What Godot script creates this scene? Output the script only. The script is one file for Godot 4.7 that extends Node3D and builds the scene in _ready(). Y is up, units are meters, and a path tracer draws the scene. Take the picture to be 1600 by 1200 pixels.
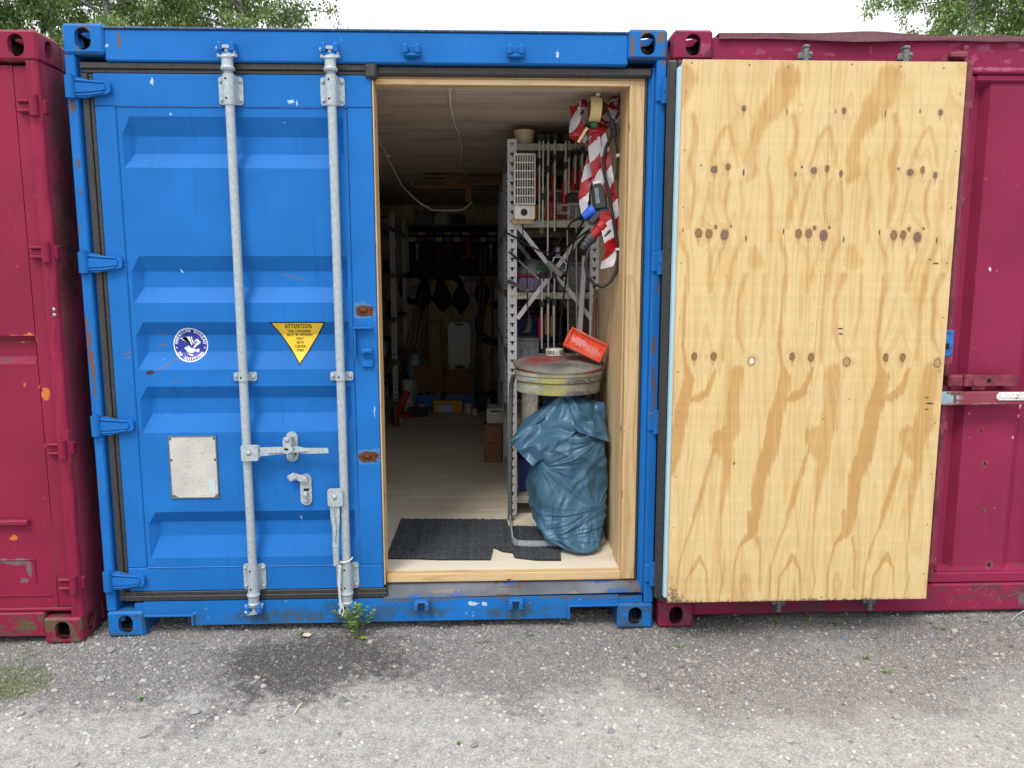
extends Node3D
# A blue shipping container used as a workshop store, one leaf open, between two crimson containers on a gravel yard.
# x runs along the container fronts, y is up, z points out of the containers; the blue front lies on z = 0.

const FL := 0.25          # top of the plywood floor
const PANEL_L := -1.035   # steel panel of the closed leaf
const PANEL_R := -0.102
var M := {}
var used := {}
var rng := RandomNumberGenerator.new()

# ---------------------------------------------------------------- mesh builder
class MB:
	var v := PackedVector3Array()
	var n := PackedVector3Array()
	var t := PackedVector2Array()
	var c := PackedColorArray()
	var col := Color(1, 1, 1)
	var colored := false
	var xf := Transform3D.IDENTITY
	var swap := false
	var liner: MB = null

	func at(x: Transform3D) -> MB:
		xf = x
		return self

	func push(p: Vector3, nn: Vector3, uv: Vector2) -> void:
		v.push_back(xf * p)
		n.push_back((xf.basis * nn).normalized())
		t.push_back(uv)
		if colored: c.push_back(col)

	func uvof(p: Vector3, nn: Vector3) -> Vector2:
		var a := nn.abs()
		var r: Vector2
		if a.z >= a.x and a.z >= a.y: r = Vector2(p.x, -p.y)
		elif a.x >= a.y: r = Vector2(p.z - 0.45, -p.y)
		else: r = Vector2(p.x, p.z)
		return Vector2(r.y, r.x) if swap else r

	# corners counter-clockwise seen from the front
	func tri(a: Vector3, b: Vector3, d: Vector3) -> void:
		var nn := (b - a).cross(d - a)
		if nn.length_squared() < 1e-18: return
		nn = nn.normalized()
		if xf.basis.determinant() < 0:
			push(a, nn, uvof(a, nn)); push(b, nn, uvof(b, nn)); push(d, nn, uvof(d, nn))
			return
		push(a, nn, uvof(a, nn)); push(d, nn, uvof(d, nn)); push(b, nn, uvof(b, nn))

	func quad(a: Vector3, b: Vector3, d: Vector3, e: Vector3) -> void:
		tri(a, b, d); tri(a, d, e)

	func stri(a: Vector3, b: Vector3, d: Vector3, na: Vector3, nb: Vector3, nd: Vector3, ua: Vector2, ub: Vector2, ud: Vector2) -> void:
		if xf.basis.determinant() < 0:
			push(a, na, ua); push(b, nb, ub); push(d, nd, ud)
			return
		push(a, na, ua); push(d, nd, ud); push(b, nb, ub)

	# holes: axis * 2 + (1 on the positive side) -> half width and half height of a slot through that face
	func box(p: Vector3, s: Vector3, bev := 0.0, holes := {}) -> MB:
		var h := s * 0.5
		var b := minf(bev, minf(h.x, minf(h.y, h.z)) * 0.9)
		if b <= 0.0:
			for ax in 3:
				for sg in [-1.0, 1.0]:
					_face(p, h, ax, sg, Vector2(h[(ax + 1) % 3], h[(ax + 2) % 3]))
			return self
		for ax in 3:
			for sg in [-1.0, 1.0]:
				var e := Vector2(h[(ax + 1) % 3] - b, h[(ax + 2) % 3] - b)
				var key: int = ax * 2 + (1 if sg > 0 else 0)
				if holes.has(key): _holed(p, h, ax, sg, e, holes[key])
				else: _face(p, h, ax, sg, e)
		for ax in 3:
			var u := (ax + 1) % 3
			var w := (ax + 2) % 3
			for su in [-1.0, 1.0]:
				for sw in [-1.0, 1.0]:
					var q: Array[Vector3] = []
					for k in 4:
						var r := Vector3.ZERO
						r[ax] = (h[ax] - b) * (-1.0 if k == 0 or k == 3 else 1.0)
						r[u] = su * (h[u] if k < 2 else h[u] - b)
						r[w] = sw * (h[w] - b if k < 2 else h[w])
						q.push_back(p + r)
					var out := Vector3.ZERO
					out[u] = su; out[w] = sw
					_oquad(q, out)
		for sx in [-1.0, 1.0]:
			for sy in [-1.0, 1.0]:
				for sz in [-1.0, 1.0]:
					var o := Vector3(sx, sy, sz)
					var A := p + Vector3(sx * h.x, sy * (h.y - b), sz * (h.z - b))
					var B := p + Vector3(sx * (h.x - b), sy * h.y, sz * (h.z - b))
					var C := p + Vector3(sx * (h.x - b), sy * (h.y - b), sz * h.z)
					if (B - A).cross(C - A).dot(o) > 0: tri(A, B, C)
					else: tri(A, C, B)
		return self

	func bb(x0: float, x1: float, y0: float, y1: float, z0: float, z1: float, bev := 0.0) -> MB:
		return box(Vector3((x0 + x1) / 2, (y0 + y1) / 2, (z0 + z1) / 2), Vector3(absf(x1 - x0), absf(y1 - y0), absf(z1 - z0)), bev)

	func _face(p: Vector3, h: Vector3, ax: int, sg: float, e: Vector2) -> void:
		var u := (ax + 1) % 3
		var w := (ax + 2) % 3
		var q: Array[Vector3] = []
		for k in 4:
			var r := Vector3.ZERO
			r[ax] = sg * h[ax]
			r[u] = e.x * (-1.0 if k == 0 or k == 3 else 1.0)
			r[w] = e.y * (-1.0 if k < 2 else 1.0)
			q.push_back(p + r)
		var o := Vector3.ZERO
		o[ax] = sg
		_oquad(q, o)

	func _holed(p: Vector3, h: Vector3, ax: int, sg: float, e: Vector2, hole: Vector2) -> void:
		var angles := []
		for k in 40: angles.push_back(TAU * k / 40.0 - PI)
		for sx in [-1.0, 1.0]:
			for sy in [-1.0, 1.0]: angles.push_back(atan2(sy * e.y, sx * e.x))
		angles.sort()
		var outer: Array[Vector2] = []
		var inner: Array[Vector2] = []
		for a in angles:
			var d := Vector2(cos(a), sin(a))
			outer.push_back(d * minf(e.x / maxf(absf(d.x), 1e-6), e.y / maxf(absf(d.y), 1e-6)))
			var rr := minf(hole.x, hole.y)
			var core := hole - Vector2(rr, rr)
			var q := d * rr
			inner.push_back(Vector2(q.x + signf(d.x) * core.x * minf(1.0, absf(d.x) * 3.0), q.y + signf(d.y) * core.y * minf(1.0, absf(d.y) * 3.0)))
		var u := (ax + 1) % 3
		var w := (ax + 2) % 3
		var put := func(q: Vector2, dep: float) -> Vector3:
			var r := Vector3.ZERO
			r[ax] = sg * (h[ax] - dep)
			r[u] = q.x
			r[w] = q.y
			return p + r
		var o := Vector3.ZERO
		o[ax] = sg
		for i in angles.size():
			var j := (i + 1) % angles.size()
			_oquad([put.call(outer[i], 0.0), put.call(outer[j], 0.0), put.call(inner[j], 0.0), put.call(inner[i], 0.0)] as Array[Vector3], o)
			var mid: Vector2 = -(inner[i] + inner[j])
			var io := Vector3.ZERO
			io[u] = mid.x
			io[w] = mid.y
			_oquad([put.call(inner[i], 0.0), put.call(inner[j], 0.0), put.call(inner[j], 0.028), put.call(inner[i], 0.028)] as Array[Vector3], io)
			var back: MB = liner if liner != null else self
			back._oquad([put.call(outer[i], 0.028), put.call(outer[j], 0.028), put.call(inner[j], 0.028), put.call(inner[i], 0.028)] as Array[Vector3], -o)

	func _oquad(q: Array[Vector3], o: Vector3) -> void:
		if (q[1] - q[0]).cross(q[2] - q[0]).dot(o) >= 0: quad(q[0], q[1], q[2], q[3])
		else: quad(q[0], q[3], q[2], q[1])

	func tube(pts: Array, r, sides := 10, closed := false, caps := true, squash := 1.0) -> MB:
		var m := pts.size()
		var tan: Array[Vector3] = []
		for i in m:
			var a: Vector3 = pts[(i - 1 + m) % m] if closed or i > 0 else pts[i]
			var b: Vector3 = pts[(i + 1) % m] if closed or i < m - 1 else pts[i]
			tan.push_back((b - a).normalized())
		var up := Vector3.UP if absf(tan[0].y) < 0.9 else Vector3.BACK
		var nx := tan[0].cross(up).normalized()
		var rings := []
		var len := 0.0
		for i in m:
			if i > 0:
				nx = (nx - tan[i] * nx.dot(tan[i])).normalized()
				len += (pts[i] - pts[i - 1]).length()
			var ny := tan[i].cross(nx)
			var rr: float = r[i] if r is Array else r
			var ring := []
			for k in sides + 1:
				var a := TAU * k / sides
				var d := nx * cos(a) + ny * sin(a) * squash
				ring.push_back([pts[i] + d * rr, d, Vector2(float(k) / sides * TAU * rr, len)])
			rings.push_back(ring)
		var e := m if closed else m - 1
		for i in e:
			var A: Array = rings[i]
			var B: Array = rings[(i + 1) % m]
			for k in sides:
				stri(A[k][0], A[k + 1][0], B[k + 1][0], A[k][1], A[k + 1][1], B[k + 1][1], A[k][2], A[k + 1][2], B[k + 1][2])
				stri(A[k][0], B[k + 1][0], B[k][0], A[k][1], B[k + 1][1], B[k][1], A[k][2], B[k + 1][2], B[k][2])
		if caps and not closed:
			for k in sides:
				tri(pts[0], rings[0][k + 1][0], rings[0][k][0])
				tri(pts[m - 1], rings[m - 1][k][0], rings[m - 1][k + 1][0])
		return self

	func cyl(a: Vector3, b: Vector3, r0: float, r1 := -1.0, sides := 14) -> MB:
		return tube([a, b], [r0, r0 if r1 < 0 else r1], sides)

	# profile of (radius, height) from bottom to top, turned round the y axis at p
	func lathe(p: Vector3, prof: Array, seg := 24, from := 0.0, to := TAU) -> MB:
		for i in prof.size() - 1:
			var a: Vector2 = prof[i]
			var b: Vector2 = prof[i + 1]
			var d := b - a
			if d.length() < 1e-6: continue
			var nr := Vector2(d.y, -d.x).normalized()
			for k in seg:
				var t0 := from + (to - from) * k / seg
				var t1 := from + (to - from) * (k + 1) / seg
				var c0 := Vector3(cos(t0), 0, -sin(t0))
				var c1 := Vector3(cos(t1), 0, -sin(t1))
				var n0 := c0 * nr.x + Vector3.UP * nr.y
				var n1 := c1 * nr.x + Vector3.UP * nr.y
				var A := p + c0 * a.x + Vector3.UP * a.y
				var B := p + c1 * a.x + Vector3.UP * a.y
				var C := p + c1 * b.x + Vector3.UP * b.y
				var D := p + c0 * b.x + Vector3.UP * b.y
				var ua := Vector2(t0 / TAU, -a.y)
				var ub := Vector2(t1 / TAU, -a.y)
				var uc := Vector2(t1 / TAU, -b.y)
				var ud := Vector2(t0 / TAU, -b.y)
				if a.x > 1e-6: stri(A, B, C, n0, n1, n1, ua, ub, uc)
				if b.x > 1e-6: stri(A, C, D, n0, n1, n0, ua, uc, ud)
		return self

	# polygon in x, y (any winding) drawn out from z0 to z1
	func prism(poly: PackedVector2Array, z0: float, z1: float, sides := true) -> MB:
		var q := poly
		if Geometry2D.is_polygon_clockwise(q): q.reverse()
		var idx := Geometry2D.triangulate_polygon(q)
		for i in range(0, idx.size(), 3):
			var a := q[idx[i]]
			var b := q[idx[i + 1]]
			var d := q[idx[i + 2]]
			if (b - a).cross(d - a) < 0:
				var s := b
				b = d
				d = s
			tri(Vector3(a.x, a.y, z1), Vector3(b.x, b.y, z1), Vector3(d.x, d.y, z1))
			if sides: tri(Vector3(a.x, a.y, z0), Vector3(d.x, d.y, z0), Vector3(b.x, b.y, z0))
		if sides:
			for i in q.size():
				var a := q[i]
				var b := q[(i + 1) % q.size()]
				quad(Vector3(a.x, a.y, z0), Vector3(b.x, b.y, z0), Vector3(b.x, b.y, z1), Vector3(a.x, a.y, z1))
		return self

	# smooth sheet of nu x nv cells; f(u, v) gives the point, u and v from 0 to 1
	func sheet(nu: int, nv: int, f: Callable, uvs := Vector2.ONE) -> MB:
		var g: Array[Vector3] = []
		for j in nv + 1:
			for i in nu + 1:
				g.push_back(f.call(float(i) / nu, float(j) / nv))
		var w := nu + 1
		var ns: Array[Vector3] = []
		for j in nv + 1:
			for i in nu + 1:
				var du := g[j * w + mini(i + 1, nu)] - g[j * w + maxi(i - 1, 0)]
				var dv := g[mini(j + 1, nv) * w + i] - g[maxi(j - 1, 0) * w + i]
				var nn := du.cross(dv)
				ns.push_back(nn.normalized() if nn.length_squared() > 1e-20 else Vector3.UP)
		for j in nv:
			for i in nu:
				var a := j * w + i
				var b := a + 1
				var d := a + w + 1
				var e := a + w
				var ua := Vector2(float(i) / nu, 1.0 - float(j) / nv) * uvs
				var ub := Vector2(float(i + 1) / nu, 1.0 - float(j) / nv) * uvs
				var ud := Vector2(float(i + 1) / nu, 1.0 - float(j + 1) / nv) * uvs
				var ue := Vector2(float(i) / nu, 1.0 - float(j + 1) / nv) * uvs
				stri(g[a], g[b], g[d], ns[a], ns[b], ns[d], ua, ub, ud)
				stri(g[a], g[d], g[e], ns[a], ns[d], ns[e], ua, ud, ue)
		return self

	func ball(p: Vector3, r: Vector3, seg := 10) -> MB:
		var old := xf
		xf = old * Transform3D(Basis.from_scale(r), p)
		var prof := []
		for i in seg / 2 + 1:
			var a := -PI / 2 + PI * i / (seg / 2)
			prof.push_back(Vector2(cos(a), sin(a)))
		lathe(Vector3.ZERO, prof, seg)
		xf = old
		return self

	# lettering standing on z = 0 of xf; size is the height of a capital in metres
	func text(s: String, size: float, x: Transform3D, bold := true, map = null) -> MB:
		var f := SystemFont.new()
		f.font_names = PackedStringArray(["Droid Sans"])
		f.font_weight = 700 if bold else 400
		var tm := TextMesh.new()
		tm.font = f
		tm.text = s
		tm.font_size = 64
		tm.pixel_size = size / 46.0
		tm.depth = 0.0
		tm.curve_step = 6.0
		if tm.get_surface_count() == 0: return self
		var a := tm.surface_get_arrays(0)
		var pv: PackedVector3Array = a[Mesh.ARRAY_VERTEX]
		var pi: PackedInt32Array = a[Mesh.ARRAY_INDEX] if a[Mesh.ARRAY_INDEX] != null else PackedInt32Array()
		if pi.is_empty():
			for i in pv.size(): pi.push_back(i)
		for i in range(0, pi.size(), 3):
			var q: Array[Vector3] = []
			for k in 3:
				var p: Vector3 = x * pv[pi[i + k]]
				q.push_back(map.call(p) if map != null else p)
			if (q[1] - q[0]).cross(q[2] - q[0]).dot(x.basis.z) > 0: tri(q[0], q[1], q[2])
			else: tri(q[0], q[2], q[1])
		return self

# ---------------------------------------------------------------- scene helpers
func numbered(s: String) -> String:
	if not used.has(s):
		used[s] = 0
		return s
	used[s] += 1
	return "%s_%03d" % [s, used[s]]

func tag(o: Node, label: String, category: String, group := "", kind := "") -> Node:
	if label: o.set_meta("label", label)
	if category: o.set_meta("category", category)
	if group: o.set_meta("group", group)
	if kind: o.set_meta("kind", kind)
	return o

func thing(called: String, label: String, category: String, base: Vector3, group := "") -> Node3D:
	var o := Node3D.new()
	o.name = numbered(called)
	add_child(o)
	o.position = base
	tag(o, label, category, group)
	return o

# surfaces: [builder, material, builder, material, ...] become one mesh; authored in world axes, hung under parent
func obj(called: String, surfaces: Array, parent: Node3D = null) -> MeshInstance3D:
	var am := ArrayMesh.new()
	var lo := Vector3(1e9, 1e9, 1e9)
	var hi := -lo
	for k in range(0, surfaces.size(), 2):
		for p in surfaces[k].v:
			lo = lo.min(p)
			hi = hi.max(p)
	var pivot := Vector3((lo.x + hi.x) / 2, lo.y, (lo.z + hi.z) / 2)
	for k in range(0, surfaces.size(), 2):
		var b: MB = surfaces[k]
		if b.v.is_empty(): continue
		var pv := b.v.duplicate()
		for i in pv.size(): pv[i] -= pivot
		var a := []
		a.resize(Mesh.ARRAY_MAX)
		a[Mesh.ARRAY_VERTEX] = pv
		a[Mesh.ARRAY_NORMAL] = b.n
		a[Mesh.ARRAY_TEX_UV] = b.t
		if b.colored: a[Mesh.ARRAY_COLOR] = b.c
		am.add_surface_from_arrays(Mesh.PRIMITIVE_TRIANGLES, a)
		am.surface_set_material(am.get_surface_count() - 1, surfaces[k + 1])
	var o := MeshInstance3D.new()
	o.mesh = am
	o.cast_shadow = GeometryInstance3D.SHADOW_CASTING_SETTING_ON
	if parent == null:
		o.name = numbered(called)
		add_child(o)
		o.position = pivot
	else:
		o.name = called
		parent.add_child(o, true)
		var base := Vector3.ZERO
		var q: Node3D = parent
		while q != self:
			base += q.position
			q = q.get_parent()
		o.position = pivot - base
	return o

func solo(called: String, surfaces: Array, label: String, category: String, group := "") -> MeshInstance3D:
	var o := obj(called, surfaces)
	tag(o, label, category, group)
	return o

func lin(r: float, g: float, b: float) -> Color:
	return Color(r, g, b).linear_to_srgb()

func noise(freq: float, sd: int, oct := 4, kind := FastNoiseLite.TYPE_SIMPLEX_SMOOTH) -> FastNoiseLite:
	var f := FastNoiseLite.new()
	f.noise_type = kind
	f.seed = sd
	f.frequency = freq
	f.fractal_type = FastNoiseLite.FRACTAL_FBM if oct > 1 else FastNoiseLite.FRACTAL_NONE
	f.fractal_octaves = oct
	return f

# grey, tiling: values spread between lo and hi
func grey_tex(size: int, freq: float, sd: int, lo: float, hi: float, oct := 4) -> ImageTexture:
	var im := noise(freq, sd, oct).get_seamless_image(size, size)
	im.convert(Image.FORMAT_L8)
	var d := im.get_data()
	for i in d.size():
		d[i] = int(clampf(lerpf(lo, hi, d[i] / 255.0), 0, 1) * 255)
	return ImageTexture.create_from_image(Image.create_from_data(size, size, false, Image.FORMAT_L8, d))

func bump_tex(size: int, freq: float, sd: int, amount: float, oct := 4) -> ImageTexture:
	var im := noise(freq, sd, oct).get_seamless_image(size, size)
	im.convert(Image.FORMAT_RGBA8)
	im.bump_map_to_normal_map(amount)
	return ImageTexture.create_from_image(im)

func mat(called: String, c: Color, rough := 0.7, metal := 0.0, tile := 0.0, tex: Texture2D = null, bump: Texture2D = null, bump_scale := 1.0) -> StandardMaterial3D:
	var m := StandardMaterial3D.new()
	m.albedo_color = c
	m.roughness = rough
	m.metallic = metal
	if tile > 0:
		m.uv1_triplanar = true
		m.uv1_world_triplanar = true
		m.uv1_scale = Vector3.ONE / tile
	if tex: m.albedo_texture = tex
	if bump:
		m.normal_enabled = true
		m.normal_texture = bump
		m.normal_scale = bump_scale
	M[called] = m
	return m

const BANDS := [
	[0.62, 0.413, 0.062, 0.0362, 0.399, 0.115, 0.0362, 0.355, 0.183, 0.0322, 0.31, 0.244, 0.0181, 0.289, 0.305, 0.0161, 0.276, 0.374, 0.0181, 0.294, 0.42, 0.0161, 0.271, 0.451, 0.0101],
	[0.68, 0.444, 0.205, 0.0081, 0.459, 0.266, 0.0089, 0.457, 0.319, 0.0089, 0.441, 0.388, 0.0121, 0.452, 0.45, 0.0089, 0.462, 0.496, 0.0089, 0.45, 0.574, 0.0097, 0.441, 0.637, 0.004],
	[0.68, 0.578, 0.25, 0.0064, 0.552, 0.288, 0.0064, 0.532, 0.357, 0.0048, 0.522, 0.396, 0.0032],
	[0.68, 0.59, 0.25, 0.0056, 0.61, 0.318, 0.004, 0.631, 0.403, 0.0032],
	[0.68, 0.521, 0.465, 0.0032, 0.512, 0.512, 0.0032, 0.503, 0.574, 0.004, 0.493, 0.629, 0.0032],
	[0.68, 0.602, 0.457, 0.0032, 0.588, 0.496, 0.0048, 0.588, 0.574, 0.004, 0.607, 0.629, 0.0032],
	[0.62, 0.646, 0.457, 0.0056, 0.655, 0.543, 0.0056, 0.648, 0.621, 0.004, 0.652, 0.7, 0.0056, 0.62, 0.78, 0.0081, 0.614, 0.892, 0.0056],
	[0.6, 0.754, 0.371, 0.004, 0.745, 0.41, 0.0032, 0.76, 0.464, 0.004, 0.767, 0.574, 0.0064, 0.771, 0.692, 0.004],
	[0.7, 0.409, 0.653, 0.0032, 0.415, 0.7, 0.0056, 0.443, 0.756, 0.0056, 0.445, 0.892, 0.0056],
	[0.45, 0.707, 0.724, 0.0161, 0.718, 0.772, 0.0282, 0.743, 0.78, 0.0121],
	[0.68, 0.526, 0.716, 0.0032, 0.535, 0.796, 0.004, 0.532, 0.892, 0.0032],
	[0.68, 0.576, 0.724, 0.0032, 0.549, 0.828, 0.0056, 0.536, 0.892, 0.004],
	[0.85, 0.438, 0.828, 0.0056, 0.436, 0.948, 0.0064, 0.431, 1.111, 0.0081, 0.447, 1.194, 0.0081, 0.463, 1.252, 0.0242, 0.442, 1.352, 0.0322, 0.422, 1.453, 0.0342, 0.41, 1.555, 0.0342, 0.373, 1.674, 0.0282, 0.363, 1.83, 0.0242],
	[0.8, 0.569, 1.211, 0.0064, 0.541, 1.302, 0.0161, 0.5, 1.327, 0.0201, 0.475, 1.335, 0.0121],
	[0.7, 0.606, 0.828, 0.0048, 0.599, 0.989, 0.0056, 0.6, 1.096, 0.0056, 0.6, 1.17, 0.004],
	[0.7, 0.68, 0.828, 0.0101, 0.653, 0.925, 0.0064, 0.657, 1.071, 0.0056, 0.686, 1.137, 0.0032],
	[0.68, 0.755, 0.828, 0.004, 0.756, 0.99, 0.0064, 0.734, 1.104, 0.0032],
	[0.7, 0.662, 1.22, 0.0242, 0.653, 1.353, 0.0242, 0.65, 1.455, 0.0282, 0.61, 1.505, 0.0403, 0.637, 1.599, 0.0201, 0.623, 1.729, 0.0101, 0.615, 1.833, 0.0048],
	[0.75, 0.586, 1.522, 0.0121, 0.567, 1.573, 0.0056, 0.543, 1.676, 0.0121, 0.514, 1.78, 0.0121, 0.5, 1.832, 0.0097],
	[0.75, 0.515, 1.79, 0.0097, 0.489, 1.886, 0.0056, 0.463, 1.965, 0.004, 0.441, 2.053, 0.004, 0.435, 2.205, 0.0032],
	[0.75, 0.611, 1.756, 0.004, 0.619, 1.896, 0.0032, 0.617, 2.029, 0.0032, 0.631, 2.118, 0.0032, 0.618, 2.208, 0.0032],
	[0.85, 0.354, 1.823, 0.0242, 0.353, 1.902, 0.0221, 0.3, 1.962, 0.004, 0.282, 2.051, 0.0032, 0.279, 2.212, 0.0032],
	[0.75, 0.375, 1.928, 0.0072, 0.391, 1.999, 0.0048, 0.394, 2.16, 0.0032],
	[0.8, 0.475, 2.215, 0.0032, 0.478, 2.107, 0.004, 0.518, 2.036, 0.0089, 0.53, 2.01, 0.0105, 0.563, 2.073, 0.0048, 0.575, 2.216, 0.0032],
	[0.6, 0.725, 2.089, 0.0032, 0.713, 2.138, 0.0032, 0.727, 2.201, 0.0032],
	[0.6, 0.729, 2.089, 0.0032, 0.743, 2.138, 0.0032, 0.736, 2.201, 0.0032]]
const KNOTS := [
	[0.245, 0.18, 0.0105, 0.0145, 0],
	[0.644, 0.186, 0.0105, 0.0145, 0],
	[1.031, 0.19, 0.0105, 0.0145, 0],
	[0.47, 0.182, 0.0097, 0.0145, 5],
	[0.417, 0.192, 0.0024, 0.0145, 3],
	[0.81, 0.195, 0.0024, 0.0145, 3],
	[0.61, 0.189, 0.0024, 0.0081, 3],
	[0.136, 0.413, 0.0161, 0.0177, 0],
	[0.191, 0.403, 0.0113, 0.0161, 1],
	[0.254, 0.424, 0.004, 0.0161, 3],
	[0.487, 0.401, 0.0056, 0.0064, 0],
	[0.536, 0.416, 0.0161, 0.0161, 0],
	[0.589, 0.408, 0.0105, 0.0161, 1],
	[0.646, 0.427, 0.0081, 0.0161, 0],
	[0.877, 0.407, 0.0056, 0.0072, 0],
	[0.926, 0.421, 0.0161, 0.0161, 0],
	[0.975, 0.412, 0.0097, 0.0161, 1],
	[1.029, 0.432, 0.0105, 0.0161, 0],
	[0.083, 0.397, 0.0032, 0.0064, 0],
	[0.463, 0.43, 0.0048, 0.0097, 1],
	[0.949, 0.185, 0.004, 0.0097, 1],
	[0.082, 0.66, 0.0161, 0.0217, 1],
	[0.124, 0.663, 0.0161, 0.0209, 1],
	[0.151, 0.636, 0.0072, 0.0105, 1],
	[0.187, 0.667, 0.0193, 0.0258, 0],
	[0.212, 0.633, 0.0048, 0.0064, 0],
	[0.487, 0.662, 0.0153, 0.0217, 1],
	[0.528, 0.661, 0.0161, 0.0209, 1],
	[0.551, 0.639, 0.0081, 0.0105, 1],
	[0.589, 0.669, 0.0193, 0.0258, 0],
	[0.611, 0.637, 0.0064, 0.0072, 0],
	[0.876, 0.668, 0.0161, 0.0226, 1],
	[0.915, 0.667, 0.0145, 0.0209, 1],
	[0.937, 0.643, 0.0081, 0.0105, 1],
	[0.973, 0.676, 0.0193, 0.0258, 0],
	[0.996, 0.641, 0.0056, 0.0072, 0],
	[0.425, 0.653, 0.0032, 0.0129, 3],
	[0.019, 0.648, 0.0024, 0.0113, 3],
	[0.274, 0.681, 0.0032, 0.0145, 3],
	[0.672, 0.684, 0.0032, 0.0145, 3],
	[0.816, 0.656, 0.0032, 0.0113, 3],
	[1.054, 0.688, 0.0032, 0.0145, 3],
	[0.081, 1.155, 0.0129, 0.0193, 1],
	[0.16, 1.155, 0.0145, 0.0201, 1],
	[0.318, 1.175, 0.0169, 0.0217, 2],
	[0.486, 1.157, 0.0129, 0.0193, 1],
	[0.564, 1.161, 0.0145, 0.0201, 1],
	[0.714, 1.181, 0.0177, 0.0217, 4],
	[0.876, 1.163, 0.0129, 0.0193, 1],
	[0.948, 1.163, 0.0137, 0.0201, 1],
	[1.095, 1.186, 0.0177, 0.0226, 4],
	[0.263, 1.604, 0.0048, 0.0081, 0],
	[0.679, 1.043, 0.0113, 0.004, 3],
	[0.682, 1.065, 0.0113, 0.004, 3],
	[1.076, 1.356, 0.0177, 0.0048, 3],
	[1.061, 1.331, 0.0113, 0.0032, 3],
	[1.065, 1.38, 0.0113, 0.0032, 3],
	[0.563, 1.026, 0.0024, 0.0024, 0],
	[0.734, 1.335, 0.0032, 0.0032, 0],
	[0.024, 1.387, 0.0032, 0.0032, 0],
	[0.631, 1.418, 0.0032, 0.0032, 0],
	[1.057, 0.78, 0.0129, 0.004, 3],
	[1.031, 0.764, 0.0064, 0.0032, 3]]

# ---------------------------------------------------------------- painted and printed maps, laid out in metres
class Paint:
	var w: int
	var h: int
	var x0: float
	var y1: float
	var s: float
	var d: PackedByteArray
	var nz := FastNoiseLite.new()
	var fine := FastNoiseLite.new()

	func _init(ax0: float, ax1: float, ay0: float, ay1: float, sc: float, base: Color, sd: int, spread := 0.05) -> void:
		x0 = ax0; y1 = ay1; s = sc
		w = int(ceil((ax1 - ax0) * sc)); h = int(ceil((ay1 - ay0) * sc))
		nz.seed = sd; nz.frequency = 0.035; nz.fractal_octaves = 4
		fine.seed = sd + 7; fine.frequency = 0.16; fine.fractal_octaves = 3
		var f := FastNoiseLite.new()
		f.seed = sd + 3; f.frequency = 0.006; f.fractal_octaves = 5
		var im := f.get_image(w, h)
		im.convert(Image.FORMAT_L8)
		var g := im.get_data()
		var f2 := FastNoiseLite.new()
		f2.seed = sd + 4; f2.frequency = 0.3; f2.fractal_octaves = 2
		im = f2.get_image(w, h)
		im.convert(Image.FORMAT_L8)
		var g2 := im.get_data()
		d.resize(w * h * 3)
		for i in w * h:
			var k := 1.0 + (g[i] / 255.0 - 0.5) * 2.0 * spread + (g2[i] / 255.0 - 0.5) * spread * 0.7
			d[i * 3] = clampi(int(base.r * k * 255), 0, 255)
			d[i * 3 + 1] = clampi(int(base.g * k * 255), 0, 255)
			d[i * 3 + 2] = clampi(int(base.b * k * 255), 0, 255)

	func _mix(i: int, c: Color, a: float) -> void:
		d[i * 3] = int(lerpf(d[i * 3], c.r * 255, a))
		d[i * 3 + 1] = int(lerpf(d[i * 3 + 1], c.g * 255, a))
		d[i * 3 + 2] = int(lerpf(d[i * 3 + 2], c.b * 255, a))

	# an uneven patch: rough sets how much the outline breaks up
	func spot(cx: float, cy: float, rx: float, ry: float, c: Color, a := 1.0, rough := 0.6, grain := 1.0) -> void:
		var px0 := maxi(0, int((cx - rx * 1.3 - x0) * s))
		var px1 := mini(w - 1, int((cx + rx * 1.3 - x0) * s))
		var py0 := maxi(0, int((y1 - cy - ry * 1.3) * s))
		var py1 := mini(h - 1, int((y1 - cy + ry * 1.3) * s))
		for y in range(py0, py1 + 1):
			for x in range(px0, px1 + 1):
				var u := (x / s + x0 - cx) / rx
				var v := (y1 - y / s - cy) / ry
				var e := 1.0 - sqrt(u * u + v * v) + nz.get_noise_2d(x * grain, y * grain) * rough + fine.get_noise_2d(x * grain, y * grain) * rough * 0.7
				if e > 0: _mix(y * w + x, c, a * clampf(e * 4.0, 0, 1))

	func line(ax: float, ay: float, bx: float, by: float, wd: float, c: Color, a := 1.0, broken := 0.5) -> void:
		var A := Vector2((ax - x0) * s, (y1 - ay) * s)
		var B := Vector2((bx - x0) * s, (y1 - by) * s)
		var r := maxf(wd * s * 0.5, 0.6)
		var lo := A.min(B) - Vector2.ONE * (r + 1)
		var hi := A.max(B) + Vector2.ONE * (r + 1)
		for y in range(maxi(0, int(lo.y)), mini(h - 1, int(hi.y)) + 1):
			for x in range(maxi(0, int(lo.x)), mini(w - 1, int(hi.x)) + 1):
				var p := Vector2(x, y)
				var q := Geometry2D.get_closest_point_to_segment(p, A, B)
				var e := 1.0 - p.distance_to(q) / r + nz.get_noise_2d(x * 1.7, y * 1.7) * broken
				if e > 0: _mix(y * w + x, c, a * clampf(e * 2.0, 0, 1))

	func chips(x_a: float, x_b: float, y_a: float, y_b: float, count: int, size: float, c: Color, rg: RandomNumberGenerator, a := 0.9) -> void:
		for i in count:
			var k := size * rg.randf_range(0.3, 1.0)
			spot(rg.randf_range(x_a, x_b), rg.randf_range(y_a, y_b), k * rg.randf_range(0.5, 1.5), k, c, a, 0.8)

	func image() -> Image:
		return Image.create_from_data(w, h, false, Image.FORMAT_RGB8, d)

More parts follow.
